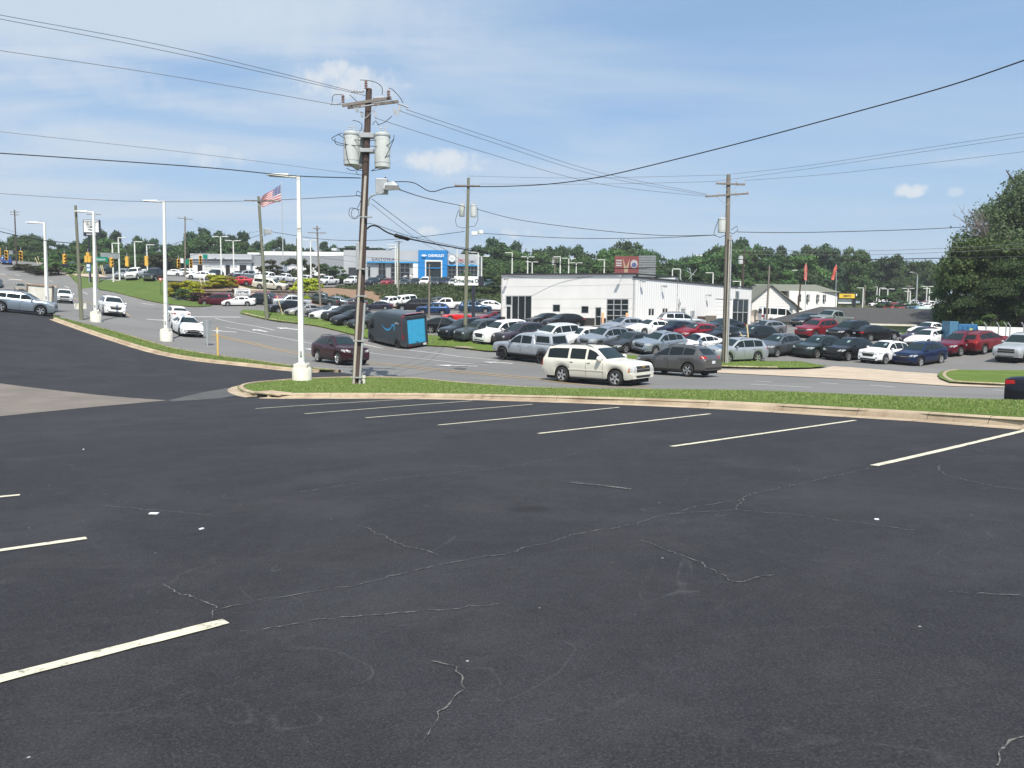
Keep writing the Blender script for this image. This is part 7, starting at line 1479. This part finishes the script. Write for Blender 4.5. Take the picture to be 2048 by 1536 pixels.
for i in range(nu):
    for j in range(nv): a=i*(nv+1)+j; ff.append((a,a+nv+1,a+nv+2,a+1))
me=bpy.data.meshes.new('flag'); me.from_pydata(fv,[],ff); uv=me.uv_layers.new(name='UVMap'); 
for l in me.loops: uv.data[l.index].uv=((l.vertex_index//(nv+1))/nu,(l.vertex_index%(nv+1))/nv)
me.shade_smooth(); me.materials.append(mat_flag()); o=bpy.data.objects.new('flag',me); COL.objects.link(o); tag(o,'striped flag with a blue starred corner waving behind the wooden pole','flag'); o.location=q
for x,y0,y1,yb,lb in((1612,528,560,640,'left red flag on a thin pole above the white house'),(1673,531,559,636,'right red flag on a thin pole beside the white house')):
    dd=118; q=V(x-2,yb,dd); q.z=H(q.x,q.y); t=thing('flagpole',lb,'flagpole',tuple(q)); tp=V(x,y0-2,dd)-q; MB().tube([(0,0,0),tuple(tp)],.045,6).build('pole',M_GALV,t,True)
    m=MB(); e=V(x-(1 if x<1650 else 8),y1,dd)-q; a=tp; n=7
    for i in range(n):
        u=i/n; u2=(i+1)/n; wd=lambda u:.14+.36*math.sin(u*2.6); p=a.lerp(e,u); p2=a.lerp(e,u2); m.quad((p.x-wd(u)/2,p.y+.1*math.sin(u*9),p.z),(p.x+wd(u)/2,p.y-.12*math.sin(u*7),p.z-.1),(p2.x+wd(u2)/2,p2.y-.12*math.sin(u2*7),p2.z-.1),(p2.x-wd(u2)/2,p2.y+.1*math.sin(u2*9),p2.z))
    m.build('flag',mat('flag_red',(.50,.10,.07),.7),t)
# ================================================================ VEGETATION
M_LF=[mat_leaf('leaf_dark',[(0.037,0.077,0.033),(0.060,0.112,0.043),(0.088,0.152,0.055),(0.048,0.094,0.037)],.3),mat_leaf('leaf_mid',[(0.050,0.100,0.035),(0.077,0.144,0.048),(0.115,0.194,0.065),(0.062,0.119,0.043)],.32),mat_leaf('leaf_pine',[(0.036,0.074,0.041),(0.054,0.103,0.053),(0.074,0.130,0.065)],.22),mat_leaf('leaf_light',[(0.066,0.132,0.036),(0.102,0.180,0.050),(0.132,0.216,0.072)],.35)]
M_BARK=mat_wood('bark',(.10,.085,.065)); M_LYEL=mat_leaf('leaf_yellow',[(.36,.40,.03),(.50,.50,.04),(.30,.38,.04),(.60,.56,.06)],.35); M_LPUR=mat_leaf('leaf_purple',[(.05,.018,.02),(.08,.03,.03),(.06,.035,.03)],.2); M_LJUN=mat_leaf('leaf_juniper',[(0.041,0.088,0.030),(0.068,0.121,0.041),(0.095,0.155,0.061),(0.054,0.095,0.041)],.15); M_LRED=mat_leaf('leaf_bronze',[(.055,.075,.03),(.075,.07,.038),(.05,.08,.034)],.2)
def cards(P,Nn,size,rs,asp=.6):
    """leaf clump cards: one bent quad per point"""
    k=len(P); a=rs.normal(size=(k,3)); n=Nn*.9+a*.75; n/=np.linalg.norm(n,axis=1)[:,None]; t=np.cross(n,rs.normal(size=(k,3))); t/=np.linalg.norm(t,axis=1)[:,None]; b=np.cross(n,t); s=size*rs.uniform(.55,1.35,k)[:,None]
    v=np.empty((k*4,3)); v[0::4]=P-t*s; v[1::4]=P-b*s*asp+n*s*.18; v[2::4]=P+t*s; v[3::4]=P+b*s*asp+n*s*.18
    return v
def mesh_quads(name,v,m):
    k=len(v)//4; me=bpy.data.meshes.new(name); me.vertices.add(k*4); me.vertices.foreach_set('co',v.ravel()); me.loops.add(k*4); me.loops.foreach_set('vertex_index',np.arange(k*4)); me.polygons.add(k); me.polygons.foreach_set('loop_start',np.arange(k)*4); me.polygons.foreach_set('loop_total',np.full(k,4)); me.update(); me.materials.append(m); return me
def crown(seed,n,kind='round',size=.045,m=None,lobes=26):
    """unit crown: height 1, radius about .5, base at z=0"""
    rs=np.random.RandomState(seed); C=[];Rr=[]
    for i in range(lobes):
        if kind=='pine': z=rs.uniform(.25,.98); r=.40*(1-z)**.7+.05; a=rs.uniform(0,6.28); d=r*rs.uniform(.3,1); C.append((d*math.cos(a),d*math.sin(a),z)); Rr.append(rs.uniform(.06,.13))
        elif kind=='dome': z=rs.uniform(0,.8); r=.46*math.sqrt(max(0,1-z*z*1.15)); a=rs.uniform(0,6.28); d=r*rs.uniform(.1,1)**.5; C.append((d*math.cos(a),d*math.sin(a),z)); Rr.append(rs.uniform(.13,.2))
        elif kind=='wide': z=rs.uniform(.12,.88); r=.52*math.sin(math.pi*min(1,(z*.9+.12)))**.6; a=rs.uniform(0,6.28); d=r*rs.uniform(.2,1)**.6; C.append((d*math.cos(a),d*math.sin(a),z)); Rr.append(rs.uniform(.10,.20))
        else: z=rs.uniform(.10,.93); r=.40*math.sin(math.pi*min(1,z*.85+.15))**.55; a=rs.uniform(0,6.28); d=r*rs.uniform(.15,1)**.6; C.append((d*math.cos(a),d*math.sin(a),z)); Rr.append(rs.uniform(.09,.19))
    C=np.array(C);Rr=np.array(Rr); idx=rs.choice(lobes,n,p=Rr**2/np.sum(Rr**2)); d=rs.normal(size=(n,3)); d/=np.linalg.norm(d,axis=1)[:,None]; d[:,2]=np.abs(d[:,2])*.8+d[:,2]*.2
    rad=Rr[idx]*rs.uniform(.45,1.12,n)**.6; sq=np.array([1,1,.72]); P=C[idx]+d*rad[:,None]*sq; P+=rs.normal(0,.012,P.shape)
    # sub-clumping for texture
    P=P+.018*np.sin(P[:,[1,2,0]]*55); return mesh_quads('crown',cards(P,d,size,rs),m)
def trunk(seed,h=.5,r=.03,branches=7):
    rs=random.Random(seed); m=MB(); m.tube([(0,0,-.06),(rs.uniform(-.02,.02),rs.uniform(-.02,.02),h*.5),(rs.uniform(-.04,.04),0,h),(0,0,min(.9,h*1.6))],[r*1.3,r,r*.7,r*.2],8)
    for i in range(branches):
        a=rs.uniform(0,6.28); z=rs.uniform(.25,h*1.3); e=rs.uniform(.15,.33); m.tube([(0,0,z),(e*.5*math.cos(a),e*.5*math.sin(a),z+.10),(e*math.cos(a),e*math.sin(a),z+.26)],[r*.5,r*.32,r*.1],5)
    me=m.mesh('trunk',True,60); me.materials.append(M_BARK); return me
PR=[(crown(1,5200,'round',.030,M_LF[0]),trunk(1)),(crown(2,5200,'wide',.032,M_LF[0],34),trunk(2)),(crown(3,5200,'round',.030,M_LF[1],30),trunk(3)),(crown(4,4200,'pine',.026,M_LF[2],44),trunk(4,.7,.02)),(crown(5,5200,'wide',.030,M_LF[1],30),trunk(5)),(crown(6,4200,'pine',.028,M_LF[2],36),trunk(6,.7,.02)),(crown(7,5000,'round',.032,M_LF[3],24),trunk(7))]
KN=['dark round crowned tree','dark broad tree','mid green tree','dark conifer','mid green broad tree','bushy conifer','pale green tree']
def tree(k,x,y,z,h,wd,label,group,rz=0,name='tree'):
    t=thing(name,label,'tree',(x,y,z),rz,group); t.scale=(wd,wd,h); inst('trunk',PR[k][1],t); inst('crown',PR[k][0],t); return t
SKY=[(-60,470),(0,485),(30,478),(60,472),(90,480),(130,495),(155,490),(182,480),(207,468),(235,470),(262,492),(285,480),(310,484),(335,494),(365,490),(385,472),(412,461),(440,466),(465,474),(490,471),(515,490),(545,484),(565,482),(585,494),(620,500),(648,487),(668,493),(690,500),(715,503),(930,507),(955,499),(985,484),(1008,492),(1030,491),(1060,498),(1090,501),(1120,499),(1150,498),(1180,504),(1215,500),(1238,480),(1262,491),(1290,500),(1318,510),(1345,519),(1372,511),(1398,509),(1425,503),(1450,488),(1475,485),(1500,494),(1530,503),(1560,500),(1590,507),(1615,498),(1642,496),(1665,505),(1685,512),(1706,499),(1722,510),(1740,535),(1758,522),(1782,516),(1810,519),(1835,520),(1862,528)]
rs=random.Random(11); GT='trees of the wooded skyline'
def landmark(x):
    L_=[(0,'at the left edge'),(90,'behind the farthest lamp post'),(185,'behind the tall brand sign'),(240,'behind the tall light pole on the hill'),(330,'behind the second lamp post'),(370,'behind the single crossarm pole'),(440,'behind the service building'),(517,'behind the pole with the flag'),(600,'behind the nearest lamp post'),(640,'behind the braced crossarm pole'),(735,'behind the big wooden pole'),(937,'behind the two transformer pole'),(1030,'over the left end of the white building'),(1110,'over the middle of the white building'),(1180,'left of the red billboard'),(1250,'behind the red billboard'),(1350,'over the striped white wall'),(1457,'behind the grass tip pole'),(1540,'behind the gable of the house'),(1640,'behind the ridge of the house'),(1710,'behind the yellow sign'),(1790,'over the shingle roof'),(1870,'left of the big trees at right')]
    return min(L_,key=lambda a:abs(a[0]-x))[1]
used={}
def lab(k,x,row):
    base='%s%s %s'%({'b':'','f':'lower ','s':'small '}[row],KN[k],landmark(x)); i=used.get(base,0); used[base]=i+1
    return base if i==0 else base+[', further right',', third from left',', fourth from left',', fifth from left',', sixth from left'][min(i-1,4)]
PN=[3,2,5,0,1,4]
for i,(x,yt) in enumerate(SKY):
    nx=SKY[min(i+1,len(SKY)-1)][0]; gap=max(22,nx-x if i+1<len(SKY) else 25); d=rs.uniform(232,262) if x<1300 or x>1720 else rs.uniform(205,235)
    if x<160: d=rs.uniform(225,245)
    p=V(x,600,d); z=min(H(p.x,p.y),V(x,600 if x>900 else 575,d).z+1) ; tp=V(x,yt-2,d); h=tp.z-z; wd=gap/FPX*d*rs.uniform(1.9,2.5); wd=max(wd,h*.62); k=rs.choice([0,1,2,2,3,4,0]) if not(300<x<500) else rs.choice([3,3,1,5])
    if 600<x<700: k=5
    if x in(1665,1708): k=3
    tree(k,p.x,p.y,z,h,wd,lab(k,x,'b'),GT,rs.uniform(0,6.28))
# a second and third, lower row filling in under the skyline
x=-50
while x<1890:
    sk=np.interp(x,[a for a,_ in SKY],[b for _,b in SKY]); d=rs.uniform(208,226) if x<1300 else rs.uniform(178,200)
    if x>1630: d=rs.uniform(238,252)
    if not(540<x<900):
        for row,dd,dy in(('f',0,rs.uniform(7,18)),('s',-8,rs.uniform(28,50) if x>1000 else rs.uniform(22,38))):
            if row=='s' and not (x>960 or x<330): continue
            xx=x+rs.uniform(-12,12); p=V(xx,600,d+dd); z=min(H(p.x,p.y),V(xx,606 if x>900 else 575,d+dd).z+1); tp=V(xx,sk+dy,d+dd); h=tp.z-z
            if h<3: continue
            k=rs.choice([0,1,2,4,6,2]); wd=max(h*.9,rs.uniform(7,10)); tree(k,p.x,p.y,z,h,wd,lab(k,xx,row),GT,rs.uniform(0,6.28))
    x+=rs.uniform(19,27)
# near right mass
def bigtree(seed,n,kind,px,yt,yb,d,wpx,label,m,size=.016,lob=60):
    b=V(px,yb,d); b.z=H(b.x,b.y); tp=V(px,yt,d); h=tp.z-b.z; wd=wpx/FPX*d; t=thing('big_tree',label,'tree',tuple(b),0.7*seed); t.scale=(wd,wd,h); inst('crown',crown(seed,n,kind,size,m,lob),t); inst('trunk',trunk(seed,.6,.035,10),t)
bigtree(21,48299,'round',2068,344,665,92,300,'tallest leafy tree at the right edge of the photo',mat_leaf('leaf_soft',[(.09,.14,.07),(.12,.18,.085),(.15,.21,.10),(.10,.14,.08)],.35),.0095,60)
bigtree(22,39100,'wide',1974,470,668,86,178,'broad dark tree in front of the tallest tree at the right edge',M_LF[1],.017,54)
bigtree(23,23000,'round',1908,518,665,92,100,'leftmost tree of the dark mass at right, beside the distant lot',M_LF[0],.013,40)
bigtree(24,41400,'wide',2040,520,672,82,190,'lower dark tree behind the white fence',M_LF[0],.011,48)
bigtree(25,20700,'round',1978,628,680,78,60,'bright green bush behind the blue compactor',M_LF[3],.02,24)
bigtree(26,16099,'round',2010,432,668,97,150,'mid height tree filling the gap behind the dead branches',M_LF[1],.012,40)
bigtree(27,27599,'wide',2130,480,672,80,190,'dark tree cut by the right edge behind the fence',M_LF[0],.011,48)
# dead branches
q=V(1955,665,88); q.z=H(q.x,q.y); t=thing('dead_tree','bare grey branches sticking out left of the tallest tree','tree',tuple(q)); m=MB(); rs2=random.Random(4); b0_=V(1975,480,88)-q
m.tube([(b0_.x,0,-.2),tuple(b0_)],[.3,.14],6)
for i in range(34):
    a=rs2.uniform(-2.6,-.2); e=b0_+Vector((math.sin(a)*rs2.uniform(1.,4.6),rs2.uniform(-1,1),rs2.uniform(.6,3.6))); mid=b0_.lerp(e,.5)+Vector((rs2.uniform(-.3,.3),0,rs2.uniform(-.2,.4))); m.tube([b0_,mid,e],[.06,.035,.012],4)
    for j in range(3): f=mid.lerp(e,rs2.random()); m.tube([f,f+Vector((rs2.uniform(-.9,.3),rs2.uniform(-.4,.4),rs2.uniform(.2,1.1)))],[.018,.006],4)
m.build('branch',mat('dead_wood',(.26,.22,.20),.9),t)
# ---- shrubs
def shrub(seed,n,px,yb,w_,h_,m,label,name='shrub',size=.05,d=None,cat='shrub',lob=18):
    b=g(px,yb,40) if d is None else V(px,yb,d); z=H(b.x,b.y) if d is None else H(b.x,b.y); t=thing(name,label,cat,(b.x,b.y,z-.1),seed); t.scale=(w_,w_,h_); inst('foliage',crown(seed,n,'wide' if lob==18 else 'dome',size,m,lob),t); inst('stem',trunk(seed,.4,.03,4),t)
GY=[(352,592,3.4,3.0,'yellow shrub left end beside the second lamp post'),(385,592,4.4,3.2,'yellow shrub in front of the single crossarm pole'),(436,574,4.6,2.7,'yellow shrub before the first service door'),(458,574,3.,2.3,'yellow shrub just left of the red coupe'),(558,577,2.6,1.8,'small yellow shrub right of the cream suv'),(617,600,5.2,4.4,'big yellow shrub right of the nearest lamp post'),(548,573,2.,1.4,'tiny yellow shrub behind the cream suv')]
for i,(x,yb,w_,h_,lb) in enumerate(GY): shrub(40+i,6500,x,yb,w_*.98,h_*.9,M_LYEL,lb,'yellow_shrub',.042,lob=34)
for i,(x,yb,w_,h_,lb) in enumerate([(372,600,3.4,1.9,'dark green shrub under the left yellow shrubs'),(396,602,3.,1.6,'purple shrub left of the stone wall'),(415,604,3.6,1.5,'purple shrub above the maroon minivan'),(437,605,3.,1.2,'purple shrub right of the maroon minivan roof'),(466,585,2.4,1.2,'purple shrub left of the cream suv'),(577,583,1.6,1.3,'left purple shrub behind the yellow one at the bank'),(585,582,1.6,1.2,'right purple shrub behind the yellow one at the bank'),(500,603,3.5,1.,'low purple shrub on the stone wall')]): shrub(50+i,1800,x,yb,w_,h_,M_LPUR if i else M_LF[0],lb)
mat_h=mat_leaf('leaf_hedge',[(.07,.075,.035),(.10,.09,.05),(.06,.08,.03)],.2)
# dark bush and hedge at far left
shrub(60,2600,117,548,6,4.2,M_LF[3],'rounded green bush on the crest left of the navy pickup'); 
for i,(x,yb,d) in enumerate(((60,530,165),(74,531,162),(88,533,160),(100,536,158),(48,528,168))): shrub(61+i,1800,x,yb,5.0,1.7,mat_h,['second','third','fourth','rightmost','leftmost'][i]+' clump of the brown hedge on the crest at far left','hedge',d=d)
# ornamental trees before the service building
for i,(x,yt,yb,w_,m_,lb) in enumerate([(537,519,566,5.0,M_LRED,'small bronze tree right of the pole with the flag'),(592,516,568,5.6,M_LRED,'small dark tree behind the nearest lamp post'),(628,522,568,5.2,M_LRED,'small dark tree left of the braced crossarm pole'),(655,527,568,4.6,M_LF[0],'small dark tree right of the braced crossarm pole'),(672,530,568,4.2,M_LF[0],'small tree touching the white pickup by the big pole'),(318,508,556,8.5,M_LRED,'big bronze leaved tree behind the second lamp post'),(335,515,556,6.,M_LRED,'bronze leaved tree right of the second lamp post'),(931,540,566,3.4,M_LF[1],'small green tree before the right end of the showroom'),(975,548,578,5,M_LF[1],'green tree behind the car lot sign'),(1762,590,612,4.5,M_LF[0],'dark young tree over the shingle roof'),(1812,604,620,3.5,M_LF[0],'small dark bush left of the cobra head lamp')]):
    d=172 if x<900 else 150; 
    if x>1700: d=150
    b=V(x,yb,d); b.z=H(b.x,b.y) if x<1700 else V(x,yb+3,d).z; tp=V(x,yt,d); t=thing('small_tree',lb,'tree',tuple(b),i); t.scale=(w_*1.1,w_*1.1,max(2,tp.z-b.z)); inst('crown',crown(70+i,2600,'wide',.045,m_,20),t); inst('trunk',trunk(70+i,.4,.02,5),t)
# hedge bushes behind the upper lot on both sides of the lot sign, woodland edge by the house
for i,(x,yb,w_,h_,d) in enumerate([(1698,624,4,1.9,138),(1718,624,4,2.0,138),(1738,624,4,2.4,138),(1757,624,4,2.4,138),(1668,600,4,3,150),(1515,612,6,5,160),(1497,604,7,7,165),(1560,600,8,7,170)]): shrub(90+i,2200,x,yb,w_,h_,M_LF[1],'green bush %s'%['under the yellow sign','right of the yellow sign post','over the shingle roof, left','over the shingle roof, right','between the house and the canopy','left of the house gable','behind the end of the striped building','behind the peak of the house gable'][i],d=d)
# junipers creeping over the bank
def junipers():
    rs=np.random.RandomState(8); poly=[T(q) for q in G([(655,578),(700,576),(760,576),(1000,578.5)])]+[(5,136)]+[T(q) for q in G([(1000,617),(850,616),(740,613),(700,612),(655,606),(640,600),(680,598)])]; P=np.array(poly); x0,y0=P.min(0); x1,y1=P.max(0); V_=[]
    bare=[(V(690,590,142),7.5),(V(716,592,140),5.5),(V(893,601,132),3.6),(V(770,600,133),3.2),(V(940,606,130),2.5),(V(820,592,140),1.5)]
    n=0
    while n<230:
        c=np.array([rs.uniform(x0,x1),rs.uniform(y0,y1)])
        if not pip(c[None],poly)[0]: continue
        if any(math.hypot(c[0]-b.x,(c[1]-b.y)*1.0)<r for b,r in bare): continue
        n+=1; R_=rs.uniform(1.0,2.4); k=int(170*R_); d=rs.normal(size=(k,3)); d/=np.linalg.norm(d,axis=1)[:,None]; d[:,2]=np.abs(d[:,2]); z=H(c[0],c[1]); e=1.; gx=(H(c[0]+e,c[1])-z); gy=(H(c[0],c[1]+e)-z)
        p=d*np.array([R_,R_*.8,.75*rs.uniform(.6,1.2)])*rs.uniform(.6,1.05,k)[:,None]; p[:,2]+=z+p[:,0]*gx+p[:,1]*gy; p[:,0]+=c[0]; p[:,1]+=c[1]; V_.append(cards(p,d,.19,rs))
    me=mesh_quads('juniper_cover',np.concatenate(V_),M_LJUN); o=bpy.data.objects.new('juniper_cover',me); COL.objects.link(o); tag(o,'dark green spreading junipers covering the mulch bank below the upper lot','ground cover',None,'stuff')
junipers()
# ================================================================ AIR
def haze():
    o=MB().box((0,220,18),(980,700,46)).build('haze',None); mt=bpy.data.materials.new('air'); mt.use_nodes=True; N=mt.node_tree.nodes; N.clear(); out=N.new('ShaderNodeOutputMaterial'); pv=N.new('ShaderNodeVolumePrincipled'); pv.inputs['Color'].default_value=(.86,.92,1,1); pv.inputs['Density'].default_value=.00028; mt.node_tree.links.new(pv.outputs[0],out.inputs['Volume']); o.data.materials.append(mt); o['kind']='stuff'; o['label']='pale summer air softening the far trees'; o['category']='haze'; return o
haze()
for i,(px,py,s) in enumerate(((308,1029,.085),(403,1060,.04),(167,900,.04),(1753,1041,.035))):
    q=g(px,py); o=MB().box((0,0,.008),(s,s*.5,.010),i).build('paper_scrap',M_PAPER); o.location=q+Vector((0,0,.004)); tag(o,['largest white scrap on the open asphalt left of centre','small white scrap right of the largest scrap','tiny white scrap on the far left asphalt','small white scrap on the asphalt at right'][i],'litter')
